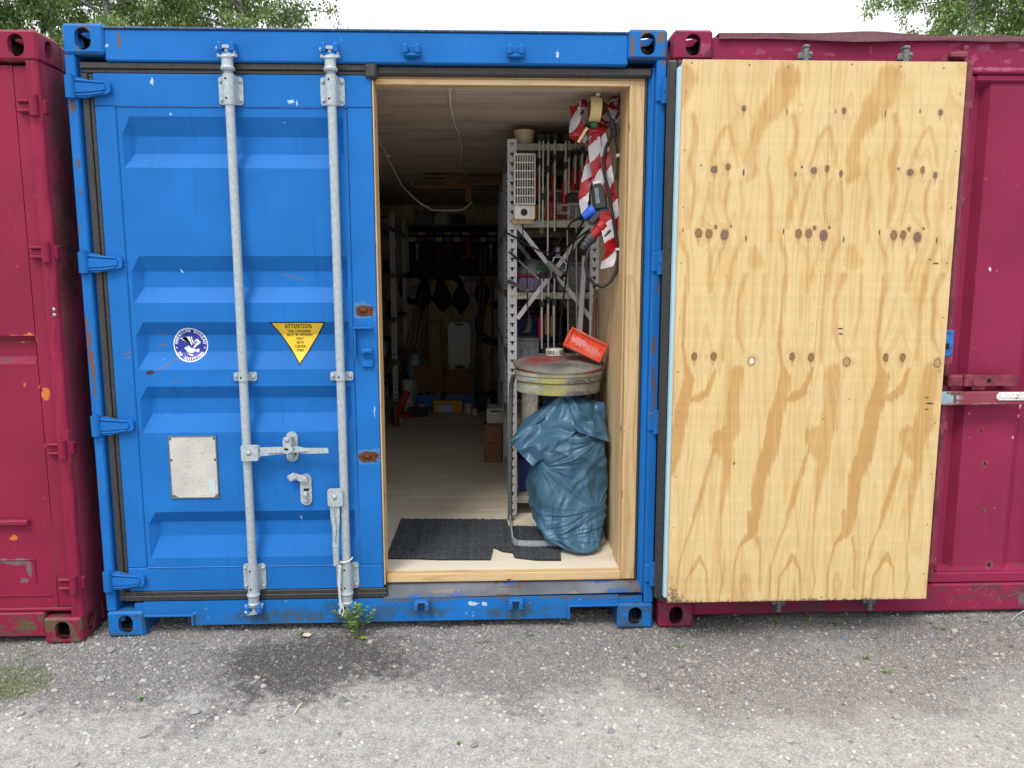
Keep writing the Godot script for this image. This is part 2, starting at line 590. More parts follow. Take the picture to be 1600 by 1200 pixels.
func paint_mat(called: String, p: Paint, rough: float, bump: Texture2D = null, bs := 0.3) -> StandardMaterial3D:
	var m := StandardMaterial3D.new()
	m.albedo_texture = ImageTexture.create_from_image(p.image())
	m.uv1_scale = Vector3(p.s / p.w, p.s / p.h, 1)
	m.uv1_offset = Vector3(-p.x0 * p.s / p.w, p.y1 * p.s / p.h, 0)
	m.roughness = rough
	if bump:
		m.normal_enabled = true
		m.normal_texture = bump
		m.normal_scale = bs
	M[called] = m
	return m

func stretched(w: int, h: int, squeeze: int, freq: float, sd: int, oct := 3) -> PackedByteArray:
	var im := noise(freq, sd, oct).get_image(w, maxi(4, h / squeeze))
	im.convert(Image.FORMAT_L8)
	im.resize(w, h, Image.INTERPOLATE_CUBIC)
	return im.get_data()

# the veneer on the open leaf: traced growth bands and knots, the peel repeating every 0.4 m
func veneer() -> ImageTexture:
	var s := 560.0
	var w := int(1.13 * s)
	var h := int(2.215 * s)
	var mask := PackedFloat32Array()
	mask.resize(w * h)
	var jag := noise(0.09, 71, 3)
	for b in BANDS:
		for rep in [-2, -1, 0, 1]:
			var dx: float = rep * 0.4 + (0.008 if rep == 1 else 0.0)
			for i in range(1, b.size() - 5, 3):
				var A := Vector2(b[i] + dx, b[i + 1]) * s
				var B := Vector2(b[i + 3] + dx, b[i + 4]) * s
				var wide: float = (1.35 if b[0] < 0.71 else 1.0) * [0.8, 0.85, 1.0, 1.08][rep + 2]
				var ra: float = b[i + 2] * s * wide
				var rb: float = b[i + 5] * s * wide
				var rm := maxf(ra, rb) + 9
				var lo := A.min(B) - Vector2(rm, rm)
				var hi := A.max(B) + Vector2(rm, rm)
				var ab := B - A
				var l2 := maxf(ab.length_squared(), 0.01)
				for y in range(maxi(0, int(lo.y)), mini(h - 1, int(hi.y)) + 1):
					for x in range(maxi(0, int(lo.x)), mini(w - 1, int(hi.x)) + 1):
						var p := Vector2(x, y)
						var t := clampf((p - A).dot(ab) / l2, 0, 1)
						var r := lerpf(ra, rb, t)
						var e := r - p.distance_to(A + ab * t) + jag.get_noise_2d(x * 1.6, y * 0.12) * (2.0 + r * 0.35)
						var soft := 2.5 if b[0] > 0.71 else 4.5
						if e > -soft:
							var k: float = b[0] * clampf((e + soft) / (2.0 * soft), 0, 1)
							if k > mask[y * w + x]: mask[y * w + x] = k
	var g1 := stretched(w, h, 24, 0.35, 11)
	var g2 := stretched(w, h, 14, 0.013, 12, 2)
	var ringf := PackedFloat32Array()
	ringf.resize(w * h)
	for i in w * h: ringf[i] = g2[i] / 255.0 * 13.0
	for q in KNOTS:
		if q[4] == 3 or q[2] < 0.005: continue
		var kx: float = q[0] * s
		var ky: float = q[1] * s
		var ex: float = 20.0 + q[2] * s * 1.6
		for y in range(maxi(0, int(ky - ex * 5)), mini(h, int(ky + ex * 5))):
			for x in range(maxi(0, int(kx - ex * 2.2)), mini(w, int(kx + ex * 2.2))):
				ringf[y * w + x] += 2.2 * exp(-pow((x - kx) / ex, 2.0) - absf(y - ky) / (ex * 1.5))
	var g3 := stretched(w, h, 5, 0.012, 13, 4)
	var cross := noise(0.02, 15, 2).get_image(maxi(4, w / 20), h * 2)
	cross.convert(Image.FORMAT_L8)
	cross.resize(w, h, Image.INTERPOLATE_CUBIC)
	var g4 := cross.get_data()
	var pale := Color(0.815, 0.718, 0.530)
	var dark := Color(0.715, 0.560, 0.340)
	var d := PackedByteArray()
	d.resize(w * h * 3)
	for i in w * h:
		var broad := (g3[i] / 255.0 - 0.5)
		var ring := fposmod(ringf[i], 1.0)
		ring = smoothstep(0.45, 0.95, ring) * (1.0 - smoothstep(0.95, 1.0, ring))
		var figure := fposmod(ringf[i] * 0.31 + 0.2, 1.0)
		figure = smoothstep(0.40, 0.62, figure) * (1.0 - smoothstep(0.80, 1.0, figure))
		var m := clampf(mask[i] + ring * 0.18 + figure * 0.26 + broad * 0.5, 0, 1)
		var k := 1.0 + (g1[i] / 255.0 - 0.5) * 0.055 + (g4[i] / 255.0 - 0.5) * 0.04
		d[i * 3] = clampi(int(lerpf(pale.r, dark.r, m) * k * 255), 0, 255)
		d[i * 3 + 1] = clampi(int(lerpf(pale.g, dark.g, m) * k * 255), 0, 255)
		d[i * 3 + 2] = clampi(int(lerpf(pale.b, dark.b, m) * k * 255), 0, 255)
	var knot := [[Color(0.24, 0.18, 0.16), Color(0.54, 0.42, 0.34)], [Color(0.36, 0.23, 0.15), Color(0.52, 0.35, 0.23)], [Color(0.25, 0.22, 0.22), Color(0.85, 0.80, 0.69)], [Color(0.30, 0.22, 0.16), Color(0.30, 0.22, 0.16)], [Color(0.28, 0.22, 0.20), Color(0.66, 0.54, 0.38)], [Color(0.82, 0.60, 0.36), Color(0.90, 0.78, 0.56)]]
	for q in KNOTS:
		var kind: int = q[4]
		var cx: float = q[0] * s
		var cy: float = q[1] * s
		var rx: float = maxf(q[2] * s, 0.9)
		var ry: float = maxf(q[3] * s, 0.9)
		var tail: float = 2.6 if kind < 2 and rx > 5 else 1.5
		for y in range(maxi(0, int(cy - ry * 1.8)), mini(h, int(cy + ry * tail) + 1)):
			for x in range(maxi(0, int(cx - rx * 2.0)), mini(w, int(cx + rx * 2.0) + 1)):
				var u := (x - cx) / rx
				var v := (y - cy) / ry
				var e := sqrt(u * u + v * v) + jag.get_noise_2d(x * 3.0, y * 3.0) * 0.28
				var i := y * w + x
				var c := Color(d[i * 3] / 255.0, d[i * 3 + 1] / 255.0, d[i * 3 + 2] / 255.0)
				if e < 1.0:
					var inner: Color = knot[kind][1]
					var rim: Color = knot[kind][0]
					c = c.lerp(inner.lerp(rim, clampf((e - 0.55) / 0.3, 0, 1) if kind != 0 else clampf(0.4 + jag.get_noise_2d(x * 5.0, y * 5.0) * 1.4, 0, 1)), clampf((1.0 - e) * 5.0, 0, 1) * (0.9 if kind != 5 else 0.6))
				elif kind != 3 and rx > 4:
					if e < 1.75: c = c.lerp(Color(0.76, 0.62, 0.39), (1.75 - e) / 0.75 * 0.5)
					if kind < 2 and v > 0.5 and absf(u) < 0.3 * (tail - v): c = c.lerp(Color(0.62, 0.47, 0.33), 0.5)
				d[i * 3] = int(c.r * 255); d[i * 3 + 1] = int(c.g * 255); d[i * 3 + 2] = int(c.b * 255)
	# the joint between two strips of veneer and a few scratches
	for y in h:
		var x := int((0.585 + 0.012 * sin(y * 0.004)) * s - y * 0.012)
		if jag.get_noise_2d(3.0, y * 0.7) > -0.25:
			var i := y * w + x
			for k in 3: d[i * 3 + k] = int(d[i * 3 + k] * 0.72)
	# handling marks: grey scuffs, grime along the lower edge and the lower hinge corner
	var dirt := noise(0.05, 19, 4)
	for q in [[0.03, 2.195, 0.05, 0.03], [0.02, 2.17, 0.02, 0.05], [0.06, 2.208, 0.10, 0.012], [0.5, 2.21, 0.5, 0.007], [0.9, 2.21, 0.22, 0.007], [0.62, 2.205, 0.03, 0.012]]:
		for y in range(maxi(0, int((q[1] - q[3]) * s)), mini(h, int((q[1] + q[3]) * s))):
			for x in range(maxi(0, int((q[0] - q[2]) * s)), mini(w, int((q[0] + q[2]) * s))):
				var e := 1.0 - Vector2((x / s - q[0]) / q[2], (y / s - q[1]) / q[3]).length() + dirt.get_noise_2d(x * 2.0, y * 2.0) * 1.1
				if e > 0.15:
					var a := clampf((e - 0.15) * 2.0, 0, 1) * 0.5
					var i := (y * w + x) * 3
					d[i] = int(lerpf(d[i], 82, a)); d[i + 1] = int(lerpf(d[i + 1], 74, a)); d[i + 2] = int(lerpf(d[i + 2], 66, a))
	for k in 26:
		var x := int(rng.randf() * w)
		var y := int(rng.randf() * h)
		for j in rng.randi_range(3, 26):
			var yy := mini(h - 1, y + j)
			for q in 3: d[(yy * w + x) * 3 + q] = int(d[(yy * w + x) * 3 + q] * 0.8)
	return ImageTexture.create_from_image(Image.create_from_data(w, h, false, Image.FORMAT_RGB8, d))

# softwood or plywood, grain along v
func wood_tex(w: int, h: int, pale: Color, dark: Color, rings: float, sd: int, knots := 0, streaks := 0.0, grain := 0.1) -> ImageTexture:
	var g1 := stretched(w, h, 22, 0.4, sd)
	var g2 := stretched(w, h, 10, 0.012, sd + 1, 2)
	var g3 := noise(0.01, sd + 2, 4).get_image(w, h)
	g3.convert(Image.FORMAT_L8)
	var b3 := g3.get_data()
	var g5 := stretched(w, h, 9, 0.12, sd + 5, 2)
	var d := PackedByteArray()
	d.resize(w * h * 3)
	var ks := []
	for k in knots: ks.push_back(Vector3(rng.randf() * w, rng.randf() * h, rng.randf_range(3, 7)))
	for y in h:
		for x in w:
			var i := y * w + x
			var f := g2[i] / 255.0 * rings
			var kn := 0.0
			for q in ks:
				var dd := Vector2((x - q.x) / q.z, (y - q.y) / (q.z * 1.3)).length()
				if dd < 6.0: f += 0.9 / (1.0 + dd * dd)
				if dd < 1.0: kn = 1.0
			var r := fposmod(f, 1.0)
			var m := smoothstep(0.35, 0.95, r) * (1.0 - smoothstep(0.95, 1.0, r))
			m = clampf(m * 0.75 + (b3[i] / 255.0 - 0.5) * 0.5, 0, 1)
			if streaks > 0: m = clampf(m + maxf(0.0, g5[i] / 255.0 - 0.62) * streaks, 0, 1.4)
			var c := pale.lerp(dark, m)
			if kn > 0: c = Color(0.42, 0.26, 0.14)
			var k := 1.0 + (g1[i] / 255.0 - 0.5) * grain
			d[i * 3] = clampi(int(c.r * k * 255), 0, 255)
			d[i * 3 + 1] = clampi(int(c.g * k * 255), 0, 255)
			d[i * 3 + 2] = clampi(int(c.b * k * 255), 0, 255)
	return ImageTexture.create_from_image(Image.create_from_data(w, h, false, Image.FORMAT_RGB8, d))

func uv_mat(called: String, tex: Texture2D, rough: float, size: Vector2, off := Vector2.ZERO, tint := Color(1, 1, 1)) -> StandardMaterial3D:
	var m := StandardMaterial3D.new()
	m.albedo_texture = tex
	m.albedo_color = tint
	m.roughness = rough
	m.uv1_scale = Vector3(1.0 / size.x, 1.0 / size.y, 1)
	m.uv1_offset = Vector3(off.x, off.y, 0)
	M[called] = m
	return m

func make_materials() -> void:
	var fine := bump_tex(256, 0.06, 3, 3.0)
	var dents := bump_tex(256, 0.012, 5, 6.0, 3)
	var speck := grey_tex(256, 0.05, 9, 0.72, 1.15)
	# --- blue paint, as weathered as it is in the photograph
	var b := Paint.new(-1.26, 1.26, -0.02, 2.62, 400.0, Color(lin(0.015, 0.146, 0.475)), 21, 0.055)
	var rust := Color(0.42, 0.20, 0.12)
	var rust2 := Color(0.30, 0.15, 0.11)
	var chip := Color(0.80, 0.83, 0.86)
	for q in [[-0.052, 1.445, 0.040, 0.026], [-0.052, 0.806, 0.050, 0.024]]:
		b.spot(q[0], q[1], q[2] * 1.35, q[3] * 1.6, Color(0.35, 0.52, 0.70), 0.8, 0.5)
		b.spot(q[0], q[1], q[2], q[3], rust, 1.0, 0.45)
		b.spot(q[0], q[1], q[2] * 0.6, q[3] * 0.6, Color(0.55, 0.29, 0.13), 0.8, 0.8)
	for q in [[-1.205, 2.28, 0.016, 0.035], [-1.196, 2.05, 0.010, 0.020], [-1.195, 1.93, 0.008, 0.018], [-1.21, 1.32, 0.012, 0.10], [-1.20, 1.20, 0.010, 0.13], [-1.214, 1.78, 0.006, 0.03], [-1.215, 0.7, 0.006, 0.05], [1.20, 1.55, 0.008, 0.03], [1.19, 1.28, 0.01, 0.05], [1.19, 1.15, 0.008, 0.06], [1.19, 1.0, 0.007, 0.03], [1.20, 1.08, 0.006, 0.07]]:
		b.spot(q[0], q[1], q[2], q[3], Color(0.45, 0.31, 0.27), 0.85, 0.7)
	for q in [[-1.14, 2.575, 0.03, 0.02], [-1.16, 2.53, 0.006, 0.05], [1.135, 2.57, 0.03, 0.022], [1.195, 2.55, 0.022, 0.03], [1.07, 2.52, 0.01, 0.05], [1.205, 2.48, 0.012, 0.03], [1.1, 2.475, 0.04, 0.006], [-1.01, 2.572, 0.02, 0.007], [-1.0, 2.53, 0.006, 0.05]]:
		b.spot(q[0], q[1], q[2], q[3], Color(0.50, 0.34, 0.26), 0.8, 0.8)
	# scratches left of the round sticker
	for q in [[-0.95, 1.345, -0.905, 1.348], [-0.945, 1.29, -0.90, 1.305], [-0.98, 1.18, -0.925, 1.20], [-0.925, 1.20, -0.87, 1.238], [-0.87, 1.238, -0.845, 1.24], [-1.08, 1.26, -1.04, 1.275], [-1.08, 1.245, -1.04, 1.25], [-0.88, 1.14, -0.845, 1.15], [-0.40, 1.60, -0.30, 1.575]]:
		b.line(q[0], q[1], q[2], q[3], 0.006, Color(0.52, 0.38, 0.38), 0.7, 0.8)
	b.spot(-0.965, 1.183, 0.022, 0.008, rust2, 0.9, 0.6)
	for q in [[-0.825, 1.615, 0.006, 0.010], [-0.885, 2.375, 0.006, 0.014], [-0.325, 2.30, 0.016, 0.010], [-0.305, 2.295, 0.004, 0.014], [-0.82, 2.25, 0.004, 0.006], [0.765, 2.49, 0.006, 0.014], [-0.36, 2.22, 0.008, 0.003], [-1.05, 2.51, 0.010, 0.012], [-0.36, 0.53, 0.006, 0.012], [-0.02, 1.02, 0.003, 0.03], [0.40, 0.13, 0.03, 0.008], [0.455, 0.128, 0.014, 0.012]]:
		b.spot(q[0], q[1], q[2], q[3], chip, 0.85, 0.9)
	for k in 46:
		var sx := rng.randf_range(-1.1, -0.01)
		var sy := rng.randf_range(0.4, 2.35)
		b.line(sx, sy, sx + rng.randf_range(-0.004, 0.004), sy - rng.randf_range(0.06, 0.35), rng.randf_range(0.004, 0.012), [Color(0.30, 0.50, 0.74), Color(0.07, 0.27, 0.52)][k % 2], 0.14, 0.9)
	b.chips(-1.1, 0.0, 0.3, 2.4, 36, 0.003, Color(0.50, 0.62, 0.78), rng, 0.6)
	b.chips(-1.24, 1.22, 0.05, 0.17, 60, 0.006, Color(0.55, 0.60, 0.66), rng, 0.7)
	b.chips(-1.24, 1.22, 2.44, 2.59, 30, 0.004, Color(0.45, 0.5, 0.6), rng, 0.6)
	# dirt thrown up on the sill and the lower castings
	for k in 60:
		b.spot(rng.randf_range(-1.2, 1.2), rng.randf_range(0.0, 0.11), rng.randf_range(0.02, 0.12), rng.randf_range(0.006, 0.03), Color(0.30, 0.34, 0.38), rng.randf_range(0.15, 0.35), 0.9)
	for q in [[0.19, 0.11, 0.06, 0.05], [0.60, 0.10, 0.06, 0.05], [0.5, 0.08, 0.05, 0.02], [-0.58, 0.085, 0.07, 0.035], [-0.2, 0.10, 0.08, 0.04], [1.10, 0.03, 0.07, 0.03], [-1.13, 0.10, 0.06, 0.012], [-1.15, 0.012, 0.08, 0.012], [1.12, 0.012, 0.09, 0.016]]:
		b.spot(q[0], q[1], q[2], q[3], Color(0.30, 0.31, 0.34), 0.42, 0.9)
	for k in 70:
		b.spot(rng.randf_range(-0.02, 1.16), rng.randf_range(0.145, 0.165), rng.randf_range(0.01, 0.05), rng.randf_range(0.003, 0.009), Color(0.40, 0.36, 0.34), 0.6, 0.9)
	paint_mat("blue", b, 0.46)
	M.blue.metallic_specular = 0.22
	mat("blue_plain", lin(0.015, 0.146, 0.475), 0.45, 0.0, 0.5, speck)
	mat("blue_worn", Color(0.30, 0.42, 0.58), 0.6, 0.0, 0.12, grey_tex(256, 0.03, 33, 0.45, 1.25))
	# trodden, rusty top of the sill
	var sill := Paint.new(-0.05, 1.25, -0.3, 0.05, 400.0, Color(0.36, 0.38, 0.42), 51, 0.2)
	for k in 60: sill.spot(rng.randf_range(-0.05, 1.25), rng.randf_range(-0.3, 0.05), rng.randf_range(0.01, 0.07), rng.randf_range(0.004, 0.02), [Color(0.16, 0.33, 0.62), Color(0.5, 0.46, 0.42), Color(0.36, 0.25, 0.20)][k % 3], 0.8, 0.9)
	paint_mat("sill_worn", sill, 0.75)
	M.sill_worn.uv1_scale.y = -M.sill_worn.uv1_scale.y
	# --- crimson paint
	var r := Paint.new(1.22, 3.72, -0.02, 2.62, 300.0, Color(lin(0.240, 0.022, 0.068)), 81, 0.07)
	var grime := Color(0.36, 0.26, 0.28)
	for k in 60: r.spot(rng.randf_range(1.25, 3.6), rng.randf_range(0.03, 0.19), rng.randf_range(0.02, 0.14), rng.randf_range(0.008, 0.03), grime, rng.randf_range(0.2, 0.6), 0.9)
	for q in [[2.56, 0.10], [2.65, 0.14], [2.70, 0.09], [2.78, 0.13], [2.84, 0.11], [2.9, 0.14], [2.74, 0.16]]:
		for k in 2: r.line(q[0] + rng.randf_range(-0.04, 0.04), q[1] + rng.randf_range(-0.03, 0.03), q[0] + rng.randf_range(-0.06, 0.06), q[1] + rng.randf_range(-0.03, 0.03), 0.003, Color(0.62, 0.42, 0.40), 0.6, 1.0)
	r.spot(2.95, 0.11, 0.05, 0.025, Color(0.42, 0.40, 0.42), 0.8, 0.8)
	for q in [[2.69, 0.90, 0.012], [2.72, 0.75, 0.012], [2.78, 0.27, 0.014], [2.62, 0.86, 0.006], [2.60, 0.55, 0.007], [2.73, 0.53, 0.006], [2.57, 0.80, 0.005], [2.66, 0.25, 0.006]]:
		r.spot(q[0], q[1], q[2] * 1.6, q[2] * 1.6, Color(0.50, 0.38, 0.40), 0.6, 0.7)
		r.spot(q[0], q[1], q[2] * 0.7, q[2], Color(0.25, 0.13, 0.12), 0.9, 0.7)
	for q in [[2.84, 0.87, 0.009], [2.885, 1.02, 0.02], [2.875, 0.96, 0.012], [2.86, 0.93, 0.005], [2.9, 1.06, 0.016], [2.63, 0.98, 0.004], [2.67, 1.62, 0.012], [2.64, 0.87, 0.006]]:
		r.spot(q[0], q[1], q[2] * 0.6, q[2], Color(0.90, 0.88, 0.88), 0.9, 0.9)
	r.line(2.52, 0.90, 2.58, 0.895, 0.012, Color(0.33, 0.20, 0.20), 0.8, 0.8)
	r.line(2.48, 2.45, 2.98, 2.452, 0.012, Color(0.70, 0.45, 0.55), 0.7, 1.3)
	r.line(2.54, 1.27, 2.60, 1.275, 0.005, Color(0.40, 0.18, 0.22), 0.8, 0.5)
	for k in 34: r.spot(rng.randf_range(1.3, 3.0), rng.randf_range(2.46, 2.56), rng.randf_range(0.004, 0.03), rng.randf_range(0.004, 0.016), Color(0.62, 0.40, 0.50), 0.5, 0.9)
	for q in [[1.27, 2.58], [1.40, 2.5], [1.40, 2.58], [1.25, 2.53], [1.3, 2.487]]: r.spot(q[0], q[1], 0.02, 0.012, Color(0.34, 0.24, 0.26), 0.8, 0.9)
	r.spot(1.34, 0.05, 0.09, 0.045, Color(0.42, 0.36, 0.37), 0.6, 0.9)
	r.chips(2.45, 3.0, 0.2, 2.4, 60, 0.005, Color(0.66, 0.38, 0.48), rng, 0.6)
	for k in 26:
		var x := rng.randf_range(2.5, 2.95)
		var y := rng.randf_range(0.3, 1.0)
		r.line(x, y, x + rng.randf_range(-0.01, 0.01), y - rng.randf_range(0.05, 0.3), 0.004, Color(0.52, 0.24, 0.34), 0.45, 0.8)
	paint_mat("red", r, 0.55)
	M.red.metallic_specular = 0.25
	var r2 := Paint.new(-2.3, -1.27, -0.06, 2.62, 300.0, Color(lin(0.235, 0.016, 0.052)), 91, 0.07)
	for k in 30: r2.spot(rng.randf_range(-1.8, -1.28), rng.randf_range(-0.05, 0.15), rng.randf_range(0.02, 0.09), rng.randf_range(0.01, 0.04), [Color(0.36, 0.31, 0.28), Color(0.36, 0.36, 0.26)][k % 2], rng.randf_range(0.3, 0.7), 0.9)
	for q in [[-1.47, 1.335, 0.05, 0.018], [-1.585, 0.47, 0.014, 0.012], [-1.395, 1.10, 0.016, 0.022], [-1.42, 1.13, 0.006, 0.006], [-1.48, 1.14, 0.008, 0.018], [-1.43, 1.26, 0.004, 0.004]]:
		r2.spot(q[0], q[1], q[2], q[3], Color(0.80, 0.50, 0.22), 0.85, 0.8)
	for q in [[-1.59, 0.362, 0.06, 0.015], [-1.53, 0.33, 0.012, 0.04], [-1.56, 0.275, 0.03, 0.012]]: r2.spot(q[0], q[1], q[2], q[3], Color(0.45, 0.40, 0.42), 0.9, 0.7)
	r2.chips(-1.6, -1.3, 0.1, 2.5, 70, 0.006, Color(0.62, 0.22, 0.32), rng, 0.7)
	for q in [[-1.33, 2.44, 0.05, 0.008], [-1.40, 2.58, 0.04, 0.006], [-1.305, 2.52, 0.006, 0.05]]: r2.spot(q[0], q[1], q[2], q[3], Color(0.45, 0.36, 0.30), 0.8, 0.9)
	paint_mat("red_left", r2, 0.45)
	M.red_left.metallic_specular = 0.3
	# the shaded flank carries algae and dust
	var fl := Paint.new(0.0, 2.0, 0.0, 2.7, 200.0, Color(lin(0.22, 0.024, 0.055)), 95, 0.2)
	for k in 120: fl.spot(rng.randf_range(0, 2.0), rng.randf_range(0, 2.7), rng.randf_range(0.02, 0.10), rng.randf_range(0.04, 0.25), [Color(0.27, 0.25, 0.17), Color(0.33, 0.29, 0.20), Color(0.36, 0.12, 0.15)][k % 3], rng.randf_range(0.2, 0.55), 0.9, 0.6)
	paint_mat("red_flank", fl, 0.7)
	mat("red_plain", lin(0.25, 0.026, 0.07), 0.5, 0.0, 0.4, speck)
	mat("red_rusty", lin(0.23, 0.032, 0.060), 0.6, 0.0, 0.3, grey_tex(256, 0.02, 34, 0.62, 1.15))
	mat("dark_flashing", lin(0.10, 0.022, 0.035), 0.6, 0.0, 0.3, speck)
	# --- hardware
	mat("galv", Color(0.69, 0.74, 0.77), 0.5, 0.2, 0.10, grey_tex(256, 0.02, 17, 0.84, 1.06, 4))
	mat("galv_dull", Color(0.47, 0.50, 0.51), 0.6, 0.3, 0.14, grey_tex(256, 0.03, 18, 0.66, 1.12, 4))
	mat("rust", Color(0.42, 0.22, 0.13), 0.9, 0.0, 0.06, grey_tex(256, 0.06, 19, 0.5, 1.3))
	mat("rust_with_shade", Color(0.20, 0.13, 0.10), 0.95, 0.0, 0.1, grey_tex(256, 0.05, 20, 0.5, 1.3))
	mat("rubber", Color(0.215, 0.215, 0.22), 0.5, 0.0, 0.3, speck)
	mat("black", Color(0.06, 0.06, 0.07), 0.55)
	mat("hole", Color(0.03, 0.03, 0.035), 0.9)  # near-black surface pieces, painted stand-ins for the shade inside small holes
	mat("white_paint", Color(0.88, 0.88, 0.88), 0.5, 0.0, 0.2, grey_tex(256, 0.03, 40, 0.85, 1.08))
	mat("sticker_yellow", Color(0.95, 0.80, 0.22), 0.5, 0.0, 0.09, grey_tex(256, 0.05, 41, 0.88, 1.06))
	mat("sticker_blue", Color(0.13, 0.20, 0.62), 0.45, 0.0, 0.07, grey_tex(256, 0.03, 42, 0.7, 1.2))
	mat("print_black", Color(0.10, 0.09, 0.08), 0.6)
	mat("print_white", Color(0.90, 0.93, 0.97), 0.5)
	# --- timber
	uv_mat("veneer", veneer(), 0.62, Vector2(1.13, 2.215), Vector2(-1.235 / 1.13, 2.42 / 2.215))
	uv_mat("ply_wall", wood_tex(384, 768, Color(0.84, 0.75, 0.60), Color(0.70, 0.58, 0.43), 5.0, 101, 3, 0.6), 0.65, Vector2(1.2, 2.4))
	uv_mat("ply_ceiling", wood_tex(384, 768, Color(0.81, 0.755, 0.705), Color(0.70, 0.635, 0.59), 1.2, 111, 0, 1.9, 0.05), 0.75, Vector2(0.9, 1.8))
	uv_mat("ply_floor", wood_tex(384, 768, Color(0.86, 0.83, 0.77), Color(0.79, 0.745, 0.675), 1.2, 121, 0, 0.5, 0.03), 0.6, Vector2(1.2, 2.4))
	uv_mat("pine", wood_tex(192, 768, Color(0.80, 0.69, 0.52), Color(0.71, 0.57, 0.39), 3.0, 131, 4), 0.65, Vector2(0.25, 1.6))
	uv_mat("pine_old", wood_tex(192, 512, Color(0.55, 0.43, 0.30), Color(0.40, 0.28, 0.18), 5.0, 141, 3), 0.75, Vector2(0.25, 1.2))
	mat("cardboard", Color(0.55, 0.40, 0.27), 0.85, 0.0, 0.4, speck)
	mat("foam_blue", Color(0.66, 0.83, 0.90), 0.8)
	mat("foam_white", Color(0.86, 0.86, 0.84), 0.8)
	M.dents = dents
	M.fine = fine
	M.speck = speck

# ---------------------------------------------------------------- shapes shared by the containers
func stadium(cx: float, cy: float, hx: float, hy: float, seg := 8) -> PackedVector2Array:
	var q := PackedVector2Array()
	var r := minf(hx, hy)
	for k in 4 * seg:
		var a := TAU * (k + 0.5) / (4 * seg)
		q.push_back(Vector2(cx + cos(a) * r + signf(cos(a)) * (hx - r), cy + sin(a) * r + signf(sin(a)) * (hy - r)))
	return q

func rounded(x0: float, x1: float, y0: float, y1: float, r: float, seg := 3) -> PackedVector2Array:
	var q := PackedVector2Array()
	for c in [[x1 - r, y1 - r, 0.0], [x0 + r, y1 - r, PI / 2], [x0 + r, y0 + r, PI], [x1 - r, y0 + r, PI * 1.5]]:
		for k in seg + 1:
			var a: float = c[2] + PI / 2 * k / seg
			q.push_back(Vector2(c[0] + cos(a) * r, c[1] + sin(a) * r))
	return q

func casting(parent: Node3D, x0: float, y0: float, z1: float, top: bool, right: bool, m: Material) -> void:
	var b := MB.new()
	var holes := {5: Vector2(0.032, 0.043)}
	holes[3 if top else 2] = Vector2(0.058, 0.032)
	holes[1 if right else 0] = Vector2(0.040, 0.030)
	# rusty inside, the rust coloured darker to paint in the shade of the hollow
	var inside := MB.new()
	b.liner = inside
	b.box(Vector3(x0 + 0.081, y0 + 0.059, z1 - 0.089), Vector3(0.162, 0.118, 0.178), 0.010, holes)
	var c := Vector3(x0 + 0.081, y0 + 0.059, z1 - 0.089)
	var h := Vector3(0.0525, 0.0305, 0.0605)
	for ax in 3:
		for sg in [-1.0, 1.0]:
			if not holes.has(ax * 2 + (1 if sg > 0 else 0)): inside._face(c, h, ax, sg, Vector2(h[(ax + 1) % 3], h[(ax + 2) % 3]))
	obj("corner_casting", [b, m, inside, M.rust_with_shade], parent)

func keeper(parent: Node3D, x: float, y: float, m: Material, top: bool) -> void:
	var b := MB.new()
	var s := 1.0 if top else -1.0
	b.bb(x - 0.036, x + 0.036, y - 0.022, y + 0.022, -0.006, 0.006, 0.004)
	b.bb(x - 0.034, x - 0.014, y - 0.018, y + 0.020, 0.006, 0.040, 0.005)
	b.bb(x + 0.014, x + 0.034, y - 0.018, y + 0.020, 0.006, 0.040, 0.005)
	b.bb(x - 0.030, x + 0.030, y - 0.022 * s - 0.006, y - 0.022 * s + 0.006, 0.0, 0.034, 0.004)
	obj("cam_keeper", [b, m], parent)

# the spool-shaped locking head at either end of a rod; s is +1 at the top
func cam_head(b: MB, x: float, y: float, z: float, s: float, turn := 0.0) -> void:
	var old := b.xf
	b.xf = old * Transform3D(Basis(Vector3.UP, turn) * Basis.from_scale(Vector3(1, s, 1)), Vector3(x, y, z))
	b.lathe(Vector3.ZERO, [Vector2(0.0, -0.052), Vector2(0.026, -0.052), Vector2(0.029, -0.044), Vector2(0.024, -0.036), Vector2(0.022, -0.010), Vector2(0.026, -0.004), Vector2(0.024, 0.004), Vector2(0.012, 0.010), Vector2(0.011, 0.036), Vector2(0.0, 0.04)], 16)
	for k in 2:
		var w := 0.040 if k == 0 else 0.034
		var q := PackedVector2Array([Vector2(-w, -0.002), Vector2(-0.016, -0.018), Vector2(0.016, -0.018), Vector2(w, -0.006), Vector2(w - 0.004, 0.008), Vector2(0.012, 0.016), Vector2(-0.012, 0.016), Vector2(-w + 0.002, 0.009)])
		var keep := b.xf
		b.xf = keep * Transform3D(Basis(Vector3.RIGHT, PI / 2) * Basis(Vector3.BACK, 0.12 if k == 0 else -0.1), Vector3(0, 0.006 + 0.031 * k, 0))
		b.prism(q, -0.006, 0.006)
		b.xf = keep
	b.ball(Vector3(-0.034, 0.030, 0.010), Vector3(0.008, 0.009, 0.008), 8)
	b.ball(Vector3(0.030, 0.016, 0.008), Vector3(0.007, 0.008, 0.007), 8)
	b.xf = old

